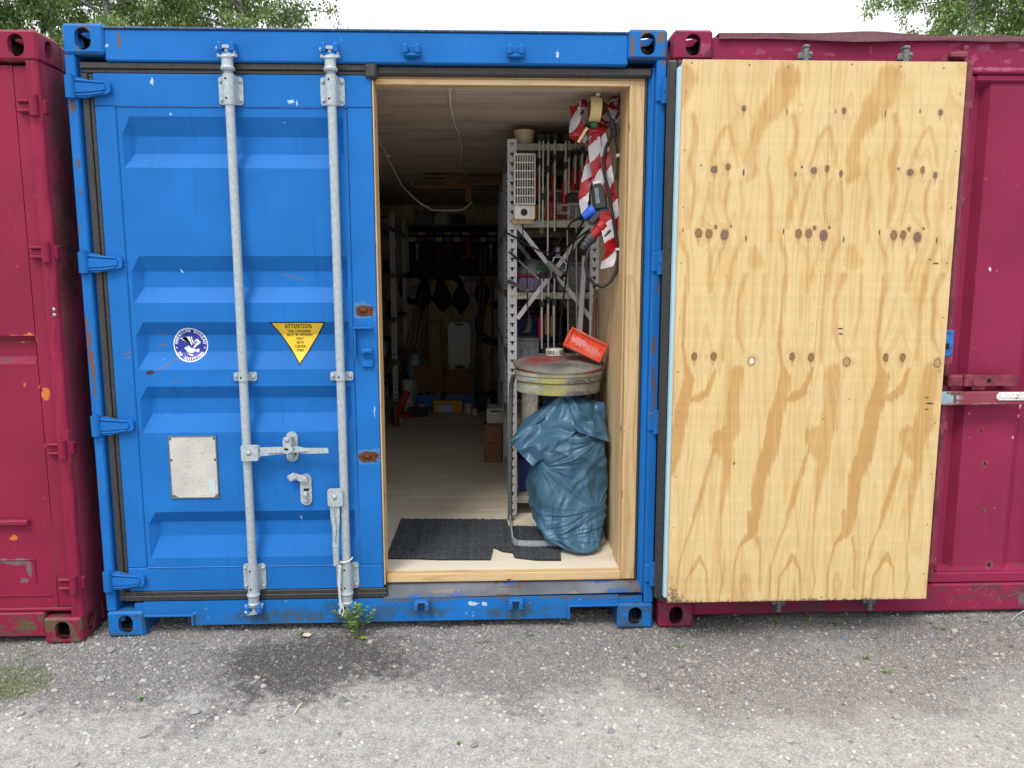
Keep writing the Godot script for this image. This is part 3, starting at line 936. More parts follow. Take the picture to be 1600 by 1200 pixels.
func rod_bracket(parent: Node3D, x: float, y0: float, y1: float, zf: float) -> void:
	var b := MB.new()
	b.prism(rounded(x - 0.049, x + 0.049, y0 + 0.006, y1 - 0.004, 0.012), zf, zf + 0.007)
	b.tube([Vector3(x, y0, 0.012), Vector3(x, y0 + 0.003, 0.012), Vector3(x, y1 - 0.003, 0.012), Vector3(x, y1, 0.012)], [0.021, 0.0245, 0.0245, 0.021], 18)
	b.bb(x - 0.0245, x + 0.0245, y0 + 0.004, y1 - 0.004, zf + 0.004, 0.012)
	for sx in [-1, 1]:
		for yy in [y0 + 0.024, y1 - 0.022]:
			b.ball(Vector3(x + sx * 0.0385, yy, zf + 0.008), Vector3(0.0085, 0.0085, 0.009), 10)
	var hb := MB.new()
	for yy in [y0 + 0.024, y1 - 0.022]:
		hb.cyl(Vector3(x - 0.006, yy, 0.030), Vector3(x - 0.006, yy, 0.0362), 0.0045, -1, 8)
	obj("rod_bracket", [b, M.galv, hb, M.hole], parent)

const ROWS := [[2.238, 2.165, 2.095, 2.034], [1.674, 1.61, 1.543, 1.478], [1.397, 1.34, 1.268, 1.194], [1.121, 1.065, 0.998, 0.919], [0.565, 0.51, 0.445, 0.354]]
const PANEL_Z := -0.022
const RIB := 0.036

# how far the pressed steel of the closed leaf lies forward at a point of the panel
func door_z(x: float, y: float) -> float:
	var f := 0.0
	for r in ROWS:
		if y < r[0] and y > r[3]:
			if y > r[1]: f = (r[0] - y) / (r[0] - r[1])
			elif y > r[2]: f = 1.0
			else: f = (y - r[3]) / (r[2] - r[3])
	var e := clampf((minf(x - PANEL_L, PANEL_R - x) - 0.016) / 0.034, 0, 1)
	return PANEL_Z - RIB * f * e

func on_door(p: Vector3) -> Vector3:
	return Vector3(p.x, p.y, door_z(p.x, p.y) + p.z)

func door_hinge(parent: Node3D, y: float, m: Material) -> void:
	var b := MB.new()
	b.cyl(Vector3(-1.199, y - 0.043, 0.006), Vector3(-1.199, y + 0.043, 0.006), 0.020, -1, 14)
	b.cyl(Vector3(-1.199, y - 0.049, 0.006), Vector3(-1.199, y + 0.049, 0.006), 0.010, -1, 10)
	b.prism(PackedVector2Array([Vector2(-1.205, y - 0.038), Vector2(-1.15, y - 0.041), Vector2(-1.07, y - 0.027), Vector2(-1.05, y - 0.022), Vector2(-1.044, y - 0.012), Vector2(-1.044, y + 0.012), Vector2(-1.05, y + 0.022), Vector2(-1.12, y + 0.026), Vector2(-1.16, y + 0.038), Vector2(-1.205, y + 0.038)]), -0.018, 0.004)
	b.prism(PackedVector2Array([Vector2(-1.19, y - 0.022), Vector2(-1.10, y - 0.016), Vector2(-1.062, y - 0.010), Vector2(-1.062, y + 0.010), Vector2(-1.10, y + 0.013), Vector2(-1.19, y + 0.018)]), 0.003, 0.010)
	b.tube([Vector3(-1.19, y - 0.031, 0.005), Vector3(-1.12, y - 0.028, 0.005), Vector3(-1.07, y - 0.019, 0.005)], 0.005, 6)
	b.tube([Vector3(-1.19, y + 0.029, 0.005), Vector3(-1.14, y + 0.024, 0.005), Vector3(-1.07, y + 0.018, 0.005)], 0.005, 6)
	obj("hinge", [b, m], parent)

func build_blue() -> void:
	var c := thing("shipping_container", "blue steel shipping container with one leaf open and plywood lining inside", "shipping container", Vector3(0, 0, -3.0))
	var bl: Material = M.blue
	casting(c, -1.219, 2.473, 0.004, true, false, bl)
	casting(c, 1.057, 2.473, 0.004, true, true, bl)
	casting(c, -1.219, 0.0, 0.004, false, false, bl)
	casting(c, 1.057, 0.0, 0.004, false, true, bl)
	# shell
	for s in [-1, 1]:
		var w := MB.new()
		var n := 56
		for k in n:                                   # corrugated flank, ribs every 0.21 m
			var q := [0.0, 0.07, 0.105, 0.175, 0.21]
			var dx := [0.0, 0.0, 0.036, 0.036, 0.0]
			if k % 2: continue
			for j in 4:
				var za: float = -0.16 - k * 0.105 - q[j]
				var zb: float = -0.16 - k * 0.105 - q[j + 1]
				var xa: float = s * (1.213 - dx[j])
				var xb: float = s * (1.213 - dx[j + 1])
				w.quad(Vector3(xa, 0.12, za), Vector3(xb, 0.12, zb), Vector3(xb, 2.50, zb), Vector3(xa, 2.50, za))
		w.bb(s * 1.17, s * 1.219, 2.48, 2.55, -6.05, -0.17)
		w.bb(s * 1.17, s * 1.219, 0.03, 0.15, -6.05, -0.17)
		obj("side_wall", [w, M.blue_plain], c)
	obj("roof", [MB.new().bb(-1.20, 1.20, 2.552, 2.575, -6.05, -0.16), M.blue_plain], c)
	obj("end_wall", [MB.new().bb(-1.219, 1.219, 0.05, 2.56, -6.09, -6.05), M.blue_plain], c)
	# front frame
	var h := MB.new().bb(-1.058, 1.058, 2.449, 2.572, -0.16, -0.004, 0.006)
	var lip := MB.new().bb(-1.058, 1.058, 2.5722, 2.580, -0.17, 0.002, 0.002)
	obj("header", [h, bl, lip, M.blue_worn], c)
	for s in [-1, 1]:
		var p := MB.new()
		p.bb(s * 1.219, s * 1.178, 0.118, 2.473, -0.14, -0.002, 0.005)
		p.bb(s * 1.178, s * 1.168, 0.15, 2.449, -0.14, -0.034, 0.002)
		if s > 0:
			p.quad(Vector3(1.168, 0.15, -0.036), Vector3(1.168, 2.449, -0.036), Vector3(1.152, 2.449, -0.062), Vector3(1.152, 0.15, -0.062))
		obj("corner_post", [p, bl], c)
	var sl := MB.new()
	sl.prism(PackedVector2Array([Vector2(-1.058, 0.158), Vector2(-1.058, 0.094), Vector2(-0.846, 0.091), Vector2(-0.842, 0.048), Vector2(0.833, 0.052), Vector2(0.836, 0.108), Vector2(1.058, 0.112), Vector2(1.058, 0.158)]), -0.012, -0.004)
	sl.bb(-1.1, 1.17, 0.10, 0.150, -0.20, -0.012)
	sl.bb(-0.85, -0.838, 0.05, 0.10, -0.20, -0.012)
	sl.bb(0.828, 0.840, 0.05, 0.11, -0.20, -0.012)
	sl.bb(-0.846, -1.058, 0.091, 0.100, -0.004, 0.006, 0.002)
	sl.bb(-0.850, -0.838, 0.048, 0.100, -0.004, 0.006, 0.002)
	sl.bb(0.836, 1.058, 0.108, 0.117, -0.004, 0.006, 0.002)
	sl.bb(0.829, 0.841, 0.052, 0.117, -0.004, 0.006, 0.002)
	var tread := MB.new()
	tread.quad(Vector3(0.004, 0.158, -0.006), Vector3(1.165, 0.170, -0.006), Vector3(1.165, 0.212, -0.075), Vector3(0.004, 0.209, -0.075))
	tread.bb(0.004, 1.16, 0.16, 0.212, -0.12, -0.075)
	obj("door_sill", [sl, bl, tread, M.sill_worn], c)
	for x in [-0.566, -0.155, 0.173, 0.594]:
		keeper(c, x, 2.497, bl, true)
		keeper(c, x, 0.130, bl, false)
	for y in [2.345, 1.647, 0.957, 0.262]:
		var g := MB.new()
		g.bb(1.176, 1.217, y - 0.042, y + 0.042, -0.03, 0.010, 0.006)
		g.cyl(Vector3(1.213, y - 0.05, 0.012), Vector3(1.213, y + 0.05, 0.012), 0.017)
		obj("hinge", [g, bl], c)
	# wiper seal left round the open half
	var gs := MB.new()
	gs.bb(0.012, 1.168, 2.410, 2.4485, -0.07, -0.030, 0.008)
	gs.bb(1.140, 1.152, 0.215, 2.409, -0.066, -0.050, 0.004)
	obj("gasket", [gs, M.rubber], c)
	build_leaf(c)
	build_open_leaf(c)
	build_lining(c)

func build_leaf(c: Node3D) -> void:
	var d := Node3D.new()
	d.name = "door"
	c.add_child(d)
	d.position = Vector3(-0.56, 0.16, 2.98)
	d.set_meta("label", "closed blue leaf with two galvanised locking rods")
	var bl: Material = M.blue
	# frame of the leaf
	var f := MB.new()
	f.bb(-1.121, 0.002, 2.277, 2.405, -0.07, -0.018, 0.004)
	f.bb(-1.121, 0.002, 0.202, 0.312, -0.07, -0.018, 0.004)
	f.bb(-1.121, PANEL_L - 0.002, 0.3125, 2.2765, -0.07, -0.018, 0.004)
	f.bb(PANEL_R + 0.002, 0.002, 0.3125, 2.2765, -0.07, -0.018, 0.004)
	obj("door_frame", [f, bl], d)
	var p := MB.new()
	var xs := [PANEL_L, PANEL_L + 0.016, PANEL_L + 0.05, PANEL_R - 0.05, PANEL_R - 0.016, PANEL_R]
	var ys := [0.3115]
	for k in range(ROWS.size() - 1, -1, -1):
		for j in range(3, -1, -1): ys.push_back(ROWS[k][j])
	ys.push_back(2.2775)
	for i in xs.size() - 1:
		for j in ys.size() - 1:
			var q: Array[Vector3] = []
			for k in [[0, 0], [1, 0], [1, 1], [0, 1]]:
				var x: float = xs[i + k[0]]
				var y: float = ys[j + k[1]]
				q.push_back(Vector3(x, y, PANEL_Z if y < 0.33 or y > 2.26 else _rib(x, ys, j + k[1])))
			p.quad(q[0], q[1], q[2], q[3])
	obj("door_panel", [p, bl], d)
	# weld beads along the panel
	var wd := MB.new()
	wd.tube([Vector3(PANEL_L, 2.2775, -0.0195), Vector3(PANEL_R, 2.2775, -0.0195)], 0.002, 6)
	obj("weld_bead", [MB.new().tube([Vector3(PANEL_L, 0.3120, -0.0185), Vector3(PANEL_R, 0.3120, -0.0185)], 0.003, 6), M.blue_plain], d)
	obj("weld_bead", [wd, M.blue_plain], d)
	# seal: two lips with a channel between
	var g := MB.new()
	g.bb(-1.168, 0.010, 2.4068, 2.4230, -0.06, -0.024, 0.003)
	g.bb(-1.168, 0.004, 2.4232, 2.4475, -0.06, -0.016, 0.003)
	g.bb(-1.141, -1.1225, 0.203, 2.4048, -0.06, -0.026, 0.003)
	g.bb(-1.167, -1.1412, 0.160, 2.4048, -0.06, -0.018, 0.003)
	g.bb(-1.1410, 0.014, 0.1832, 0.2012, -0.06, -0.016, 0.002)
	g.bb(-1.1410, 0.020, 0.160, 0.183, -0.06, -0.012, 0.002)
	g.bb(-0.022, 0.026, 2.392, 2.452, -0.05, -0.002, 0.008)
	obj("gasket", [g, M.rubber], d)
	var edge := MB.new().bb(0.004, 0.010, 0.215, 2.39, -0.13, -0.022, 0.002)
	obj("edge_strip", [edge, M.pine], d)
	for y in [2.345, 1.647, 0.957, 0.262]: door_hinge(d, y, bl)
	for x in [-0.566, -0.155]:
		var r := MB.new()
		var top := 2.455
		r.tube([Vector3(x, 0.150, 0.012), Vector3(x, top, 0.012)], 0.0185, 18)
		cam_head(r, x, 2.462, 0.018, 1.0)
		cam_head(r, x, 0.152, 0.018, -1.0, 0.25)
		obj("locking_rod", [r, M.galv], d)
		rod_bracket(d, x, 2.277, 2.398, -0.018)
		rod_bracket(d, x, 0.202, 0.331, -0.018)
		var q := MB.new()
		q.prism(rounded(x - 0.049, x + 0.049, 1.145, 1.183, 0.009), -0.022, -0.014)
		q.bb(x - 0.022, x + 0.022, 1.149, 1.179, -0.016, 0.012)
		q.cyl(Vector3(x, 1.149, 0.012), Vector3(x, 1.179, 0.012), 0.0225, -1, 18)
		for s in [-1, 1]: q.ball(Vector3(x + s * 0.037, 1.164, -0.012), Vector3(0.009, 0.009, 0.009), 10)
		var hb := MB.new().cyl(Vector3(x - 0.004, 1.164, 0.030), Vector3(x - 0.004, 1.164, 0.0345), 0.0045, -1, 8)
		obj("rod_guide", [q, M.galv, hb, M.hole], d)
	# swinging handles
	var a := MB.new()
	a.prism(rounded(-0.580, -0.508, 0.808, 0.876, 0.008), 0.036, 0.050)
	a.prism(rounded(-0.584, -0.506, 0.814, 0.870, 0.006), 0.020, 0.036)
	a.ball(Vector3(-0.548, 0.842, 0.050), Vector3(0.011, 0.011, 0.008), 10)
	a.prism(PackedVector2Array([Vector2(-0.512, 0.824), Vector2(-0.512, 0.862), Vector2(-0.42, 0.864), Vector2(-0.345, 0.866), Vector2(-0.31, 0.858), Vector2(-0.215, 0.857), Vector2(-0.212, 0.836), Vector2(-0.30, 0.834), Vector2(-0.36, 0.838), Vector2(-0.43, 0.832)]), 0.026, 0.036)
	a.prism(PackedVector2Array([Vector2(-0.47, 0.842), Vector2(-0.38, 0.852), Vector2(-0.30, 0.848), Vector2(-0.38, 0.842)]), 0.036, 0.046)
	obj("handle", [a, M.galv], d)
	var k1 := MB.new()
	k1.prism(stadium(-0.379, 0.855, 0.025, 0.066), -0.022, -0.012)
	k1.bb(-0.388, -0.368, 0.806, 0.832, -0.012, 0.022, 0.004)
	k1.ball(Vector3(-0.379, 0.806, -0.010), Vector3(0.011, 0.011, 0.008), 10)
	k1.prism(PackedVector2Array([Vector2(-0.398, 0.908), Vector2(-0.372, 0.912), Vector2(-0.364, 0.890), Vector2(-0.368, 0.872), Vector2(-0.358, 0.862), Vector2(-0.366, 0.846), Vector2(-0.390, 0.838), Vector2(-0.412, 0.852), Vector2(-0.400, 0.868), Vector2(-0.402, 0.888)]), 0.040, 0.052)
	k1.bb(-0.394, -0.372, 0.885, 0.905, -0.012, 0.046, 0.003)
	k1.ball(Vector3(-0.383, 0.900, 0.053), Vector3(0.011, 0.011, 0.008), 10)
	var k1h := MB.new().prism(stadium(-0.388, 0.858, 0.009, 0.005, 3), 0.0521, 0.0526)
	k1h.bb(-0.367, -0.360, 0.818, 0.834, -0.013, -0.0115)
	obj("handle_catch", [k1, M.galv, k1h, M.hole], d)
	var k2 := MB.new()
	k2.prism(stadium(-0.326, 0.662, 0.025, 0.070), -0.022, -0.012)
	k2.prism(PackedVector2Array([Vector2(-0.318, 0.728), Vector2(-0.352, 0.735), Vector2(-0.372, 0.742), Vector2(-0.392, 0.728), Vector2(-0.386, 0.706), Vector2(-0.362, 0.712), Vector2(-0.342, 0.704), Vector2(-0.312, 0.704)]), -0.004, 0.008)
	k2.xf = Transform3D(Basis(Vector3.BACK, 0.5), Vector3(-0.378, 0.725, 0.010))
	k2.box(Vector3.ZERO, Vector3(0.036, 0.030, 0.014), 0.004)
	k2.xf = Transform3D.IDENTITY
	k2.ball(Vector3(-0.326, 0.717, -0.002), Vector3(0.012, 0.012, 0.014), 10)
	k2.bb(-0.336, -0.316, 0.634, 0.656, -0.012, 0.012, 0.004)
	k2.ball(Vector3(-0.326, 0.611, -0.010), Vector3(0.010, 0.010, 0.008), 10)
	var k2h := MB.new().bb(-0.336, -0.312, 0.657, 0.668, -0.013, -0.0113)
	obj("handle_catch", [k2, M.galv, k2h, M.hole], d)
	var e := MB.new()
	e.prism(rounded(-0.220, -0.156, 0.604, 0.680, 0.009), 0.034, 0.050)
	e.prism(rounded(-0.224, -0.152, 0.612, 0.672, 0.006), 0.020, 0.034)
	e.ball(Vector3(-0.190, 0.645, 0.050), Vector3(0.011, 0.011, 0.008), 10)
	e.prism(PackedVector2Array([Vector2(-0.212, 0.606), Vector2(-0.172, 0.606), Vector2(-0.174, 0.54), Vector2(-0.180, 0.48), Vector2(-0.182, 0.42), Vector2(-0.184, 0.330), Vector2(-0.206, 0.330), Vector2(-0.208, 0.42), Vector2(-0.206, 0.50), Vector2(-0.212, 0.55)]), 0.030, 0.040)
	e.prism(PackedVector2Array([Vector2(-0.196, 0.59), Vector2(-0.188, 0.50), Vector2(-0.196, 0.44), Vector2(-0.202, 0.50)]), 0.040, 0.048)
	for k in 9: e.bb(-0.205, -0.185, 0.338 + k * 0.010, 0.343 + k * 0.010, 0.0395, 0.0425)
	obj("handle", [e, M.galv], d)
	# welded lugs by the closing edge
	var lg := MB.new()
	lg.bb(-0.096, -0.016, 1.368, 1.376, -0.018, 0.014, 0.002)
	lg.bb(-0.096, -0.088, 1.248, 1.368, -0.018, 0.008, 0.002)
	lg.bb(-0.066, -0.018, 1.262, 1.284, -0.018, 0.016, 0.005)
	lg.bb(-0.050, -0.030, 1.268, 1.278, 0.016, 0.022, 0.003)
	lg.bb(-0.068, -0.018, 1.203, 1.236, -0.018, -0.004, 0.003)
	obj("lock_lug", [lg, bl], d)
	for y in [1.445, 0.806]:
		var nb := MB.new()
		nb.prism(PackedVector2Array([Vector2(-0.086, y - 0.008), Vector2(-0.07, y - 0.020), Vector2(-0.028, y - 0.018), Vector2(-0.016, y - 0.022), Vector2(-0.020, y - 0.006), Vector2(-0.026, y + 0.004), Vector2(-0.014, y + 0.016), Vector2(-0.03, y + 0.018), Vector2(-0.06, y + 0.022), Vector2(-0.082, y + 0.012)]), -0.018, -0.013)
		nb.ball(Vector3(-0.055, y, -0.013), Vector3(0.022, 0.012, 0.006), 8)
		obj("torn_weld", [nb, M.rust], d)
	# round sticker following the pressed ribs
	var sw := MB.new()
	var sb := MB.new()
	var cx := -0.8045
	var cy := 1.298
	var disc := func(b: MB, ra: float, rb: float, z: float) -> void:
		var n := 64
		var m := 10
		for k in n:
			for j in m:
				var r0 := lerpf(ra, rb, float(j) / m)
				var r1 := lerpf(ra, rb, float(j + 1) / m)
				var q: Array[Vector3] = []
				for w in [[r0, k], [r1, k], [r1, k + 1], [r0, k + 1]]:
					var an: float = TAU * w[1] / n
					q.push_back(on_door(Vector3(cx + cos(an) * w[0], cy + sin(an) * w[0], z)))
				b.quad(q[0], q[1], q[2], q[3])
	disc.call(sb, 0.0, 0.0690, 0.0012)
	disc.call(sw, 0.0690, 0.0732, 0.0012)
	var lift := func(q: Vector3) -> Vector3: return on_door(Vector3(q.x, q.y, 0.0018))
	var word := "AMERICAN BUREAU"
	for i in word.length():
		var an := deg_to_rad(172.0 - 164.0 * i / (word.length() - 1))
		sw.text(word[i], 0.0122, Transform3D(Basis(Vector3.BACK, an - PI / 2), Vector3(cx + cos(an) * 0.0605, cy + sin(an) * 0.0605, 0)), true, lift)
	word = "OF SHIPPING"
	for i in word.length():
		var an := deg_to_rad(217.0 + 106.0 * i / (word.length() - 1))
		sw.text(word[i], 0.0122, Transform3D(Basis(Vector3.BACK, an + PI / 2), Vector3(cx + cos(an) * 0.0605, cy + sin(an) * 0.0605, 0)), true, lift)
	for an in [192.0, -12.0]:
		var st := PackedVector2Array()
		for k in 10:
			var r := 0.0045 if k % 2 == 0 else 0.0019
			st.push_back(Vector2(cx + cos(deg_to_rad(an)) * 0.0605 + cos(TAU * k / 10 + PI / 2) * r, cy + sin(deg_to_rad(an)) * 0.0605 + sin(TAU * k / 10 + PI / 2) * r))
		flat_on(sw, st, lift)
	# the white bird over the shield: feathers, body, head, shield
	var fe := func(pts: Array) -> void:
		var q := PackedVector2Array()
		for v in pts: q.push_back(Vector2(cx + (v[0] - 525.0) * 0.0001565, cy - (v[1] - 595.0) * 0.0001565))
		flat_on(sw, q, lift)
	for k in 5: fe.call([[250 + k * 34, 415 - k * 9], [320 + k * 36, 388 - k * 4], [500 + k * 8, 560 + k * 4], [548, 612], [500, 606], [430 + k * 8, 520 + k * 6], [330 + k * 30, 470]])
	fe.call([[470, 375], [510, 372], [545, 520], [580, 580], [548, 612], [500, 520]])
	fe.call([[545, 370], [575, 370], [580, 470], [625, 545], [600, 560], [552, 480]])
	for k in 4: fe.call([[612 + k * 4, 500 + k * 14], [700 + k * 32, 432 + k * 26], [745 + k * 20, 450 + k * 28], [640 + k * 6, 535 + k * 10]])
	fe.call([[620, 560], [800, 545], [690, 620], [640, 680], [585, 655], [660, 600]])
	fe.call([[345, 680], [480, 620], [540, 690], [620, 690], [650, 760], [560, 830], [440, 800]])
	fe.call([[640, 745], [700, 705], [765, 715], [740, 800], [660, 790]])
	fe.call([[430, 820], [520, 850], [615, 885], [560, 900], [480, 860]])
	var sk := MB.new()
	for q in [[430, 690, 26], [500, 740, 20], [560, 770, 22], [480, 800, 14], [520, 680, 14], [600, 730, 16], [690, 760, 12], [470, 470, 8], [500, 560, 8]]:
		flat_on(sk, stadium(cx + (q[0] - 525.0) * 0.0001565, cy - (q[1] - 595.0) * 0.0001565, q[2] * 0.00010, q[2] * 0.00006, 2), func(v: Vector3) -> Vector3: return on_door(Vector3(v.x, v.y, 0.0024)))
	var stk := obj("round_sticker", [sb, M.sticker_blue, sw, M.print_white, sk, M.sticker_blue], d)
	stk.set_meta("label", "round dark blue classification sticker with white bird")
	# yellow warning triangle
	var ty := MB.new()
	var tb := MB.new()
	var tri2 := func(b: MB, inset: float, z: float) -> void:
		var A := Vector2(-0.4555 + inset * 1.75, 1.397 - inset)
		var B := Vector2(-0.2175 - inset * 1.75, 1.397 - inset)
		var C := Vector2(-0.3365, 1.2075 + inset * 2.1)
		var n := 24
		for j in n:
			var l0 := A.lerp(C, float(j) / n)
			var l1 := A.lerp(C, float(j + 1) / n)
			var r0 := B.lerp(C, float(j) / n)
			var r1 := B.lerp(C, float(j + 1) / n)
			b.quad(on_door(Vector3(l1.x, l1.y, z)), on_door(Vector3(r1.x, r1.y, z)), on_door(Vector3(r0.x, r0.y, z)), on_door(Vector3(l0.x, l0.y, z)))
	tri2.call(tb, 0.0, 0.0010)
	tri2.call(ty, 0.0055, 0.0016)
	var lift2 := func(q: Vector3) -> Vector3: return on_door(Vector3(q.x, q.y, 0.0023))
	for q in [["ATTENTION", 0.0185, 1.3775, true], ["THIS CONTAINER", 0.0108, 1.3555, true], ["MUST BE REPAIRED", 0.0108, 1.3398, true], ["ONLY", 0.0108, 1.3235, true], ["WITH", 0.0108, 1.3065, true], ["CORTEN", 0.0108, 1.2885, true], ["STEEL", 0.0108, 1.2715, true]]:
		tb.text(q[0], q[1], Transform3D(Basis.from_scale(Vector3(0.80, 1, 1)), Vector3(-0.3365, q[2], 0)), q[3], lift2)
	var trs := obj("warning_sticker", [tb, M.print_black, ty, M.sticker_yellow], d)
	trs.set_meta("label", "yellow triangular repair notice with black border and lettering")
	# data plate
	var pl := MB.new().bb(-0.908, -0.708, 0.631, 0.901, PANEL_Z + 0.0005, PANEL_Z + 0.004, 0.001)
	var pr := MB.new()
	pr.bb(-0.9115, -0.7045, 0.627, 0.632, PANEL_Z, PANEL_Z + 0.006, 0.001)
	pr.bb(-0.9115, -0.7045, 0.900, 0.905, PANEL_Z, PANEL_Z + 0.006, 0.001)
	pr.bb(-0.9115, -0.9065, 0.6325, 0.8995, PANEL_Z, PANEL_Z + 0.006, 0.001)
	pr.bb(-0.7095, -0.7045, 0.6325, 0.8995, PANEL_Z, PANEL_Z + 0.006, 0.001)
	for x in [-0.902, -0.714]:
		for y in [0.638, 0.80, 0.894]: pr.ball(Vector3(x, y, PANEL_Z + 0.005), Vector3(0.006, 0.006, 0.003), 8)
	var lb := MB.new().bb(-0.748, -0.720, 0.648, 0.714, PANEL_Z + 0.004, PANEL_Z + 0.0048)
	obj("data_plate", [pl, M.data_plate, pr, M.galv_dull, lb, M.label_pale], d)

func _rib(x: float, ys: Array, j: int) -> float:
	# inside the list of heights every fourth pair is a groove floor
	var k := (j - 1) % 4
	var f := 1.0 if j > 0 and j < ys.size() - 1 and (k == 1 or k == 2) else 0.0
	var e := clampf((minf(x - PANEL_L, PANEL_R - x) - 0.0165) / 0.0335, 0, 1)
	return PANEL_Z - RIB * f * e

func flat_on(b: MB, q: PackedVector2Array, map: Callable) -> void:
	var idx := Geometry2D.triangulate_polygon(q)
	for i in range(0, idx.size(), 3):
		var v: Array[Vector3] = []
		for k in 3: v.push_back(map.call(Vector3(q[idx[i + k]].x, q[idx[i + k]].y, 0)))
		if (v[1] - v[0]).cross(v[2] - v[0]).z > 0: b.tri(v[0], v[1], v[2])
		else: b.tri(v[0], v[2], v[1])

func build_open_leaf(c: Node3D) -> void:
	var d := Node3D.new()
	d.name = "door"
	c.add_child(d, true)
	d.position = Vector3(1.8, 0.18, 3.13)
	d.set_meta("label", "opened leaf folded back, lined with knotty pale plywood")
	obj("plywood_panel", [MB.new().bb(1.235, 2.362, 0.207, 2.421, 0.188, 0.200, 0.0015), M.veneer], d)
	obj("insulation_board", [MB.new().bb(1.2375, 2.345, 0.215, 2.412, 0.158, 0.1875, 0.002), M.foam_white, MB.new().bb(1.229, 2.345, 0.212, 2.405, 0.128, 0.1575, 0.002), M.foam_blue], d)
	var l := MB.new()
	l.bb(1.235, 2.36, 0.20, 2.405, 0.070, 0.1275, 0.004)
	obj("door_frame", [l, M.blue_plain], d)
	var g := MB.new()
	g.bb(1.200, 1.234, 0.185, 2.445, 0.086, 0.104, 0.006)
	g.bb(1.205, 1.234, 0.190, 2.438, 0.1055, 0.124, 0.006)
	g.bb(1.234, 2.395, 2.406, 2.440, 0.090, 0.120, 0.006)
	g.bb(1.234, 2.395, 0.170, 0.199, 0.090, 0.120, 0.006)
	g.bb(2.361, 2.392, 0.2, 2.4055, 0.090, 0.120, 0.006)
	obj("gasket", [g, M.rubber], d)
	for x in [1.775, 2.190]:
		var r := MB.new()
		r.cyl(Vector3(x, 0.15, 0.050), Vector3(x, 2.455, 0.050), 0.0185)
		for s in [1.0, -1.0]:
			var y := 2.455 if s > 0 else 0.160
			r.bb(x - 0.011, x + 0.011, y - 0.02 * s, y + 0.062 * s, 0.036, 0.066, 0.004)
			r.bb(x - 0.013, x + 0.012, y + 0.050 * s, y + 0.064 * s, 0.030, 0.070, 0.004)
			r.bb(x - 0.030, x + 0.026, y + 0.008 * s, y + 0.036 * s, 0.040, 0.058, 0.005)
			r.ball(Vector3(x + 0.020, y + 0.030 * s, 0.050), Vector3(0.014, 0.013, 0.012), 8)
		obj("locking_rod", [r, M.galv_dull], d)
	for y in [2.345, 1.647, 0.957, 0.262]:
		var h := MB.new()
		h.prism(PackedVector2Array([Vector2(1.205, y - 0.036), Vector2(1.30, y - 0.024), Vector2(1.36, y - 0.016), Vector2(1.36, y + 0.016), Vector2(1.30, y + 0.024), Vector2(1.205, y + 0.036)]), 0.050, 0.0695)
		h.tube([Vector3(1.214, y, 0.014), Vector3(1.222, y, 0.045), Vector3(1.25, y, 0.06)], 0.016, 8)
		obj("hinge", [h, M.blue_plain], d)
	var t := MB.new()
	var q := rounded(2.3625, 2.441, 1.253, 1.362, 0.016)
	t.box(Vector3(2.405, 1.3075, 0.118), Vector3(0.076, 0.110, 0.010), 0.003, {})
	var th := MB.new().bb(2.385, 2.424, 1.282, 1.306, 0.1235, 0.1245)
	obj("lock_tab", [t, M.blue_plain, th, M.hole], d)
	var sc := MB.new()
	for k in 6:
		for y in [2.408, 0.222]: sc.cyl(Vector3(1.27 + k * 0.205 + 0.03 * sin(k * 2.3), y - 0.006 * (k % 3), 0.1995), Vector3(1.27 + k * 0.205 + 0.03 * sin(k * 2.3), y - 0.006 * (k % 3), 0.2006), 0.004, -1, 8)
	for k in 10:
		for x in [1.252, 2.342]: sc.cyl(Vector3(x, 0.32 + k * 0.22, 0.1995), Vector3(x, 0.32 + k * 0.22, 0.2006), 0.0032, -1, 8)
	obj("screw_heads", [sc, M.galv_dull], d)

func build_lining(c: Node3D) -> void:
	# plywood on studs: two walls, ceiling and floor in sheets 1.2 m deep, pine round the opening
	var zs := [-0.10, -1.30, -2.50, -3.70, -4.90, -5.70]
	for k in 5:
		var a: float = zs[k] - 0.0015
		var b: float = zs[k + 1] + 0.0015
		obj("wall_panel", [MB.new().bb(1.086, 1.098, FL - 0.01, 2.40, b, a, 0.001), M.ply_wall], c)
		obj("wall_panel", [MB.new().bb(-1.098, -1.086, FL - 0.01, 2.40, b, a, 0.001), M.ply_wall], c)
		var cl := MB.new()
		cl.swap = true
		cl.bb(-1.098, 1.098, 2.401, 2.413, b, a, 0.001)
		obj("ceiling_panel", [cl, M.ply_ceiling], c)
		var fb := MB.new()
		fb.swap = true
		fb.bb(-1.086, 1.0855, FL - 0.018, FL, b, a, 0.001)
		obj("floor_panel", [fb, M.ply_floor], c)
	obj("back_panel", [MB.new().bb(-1.098, 1.098, FL - 0.01, 2.40, -5.72, -5.705), M.ply_wall], c)
	var fr := MB.new()
	fr.swap = true
	fr.bb(0.012, 1.0785, 2.378, 2.4015, -0.098, -0.052, 0.002)
	obj("timber_beam", [fr, M.pine], c)
	var fr2 := MB.new()
	fr2.swap = true
	fr2.bb(0.012, 1.1515, 2.4025, 2.4185, -0.110, -0.058, 0.002)
	obj("timber_beam", [fr2, M.pine], c)
	obj("timber_post", [MB.new().bb(1.0785, 1.1505, 0.213, 2.402, -0.110, -0.056, 0.002), M.pine], c)
	obj("timber_post", [MB.new().bb(1.075, 1.0965, FL + 0.001, 2.40, -0.27, -0.1105, 0.002), M.pine], c)
	var th := MB.new()
	th.swap = true
	th.bb(0.012, 1.0785, 0.2125, FL + 0.002, -0.0985, -0.052, 0.003)
	obj("timber_threshold", [th, M.pine], c)

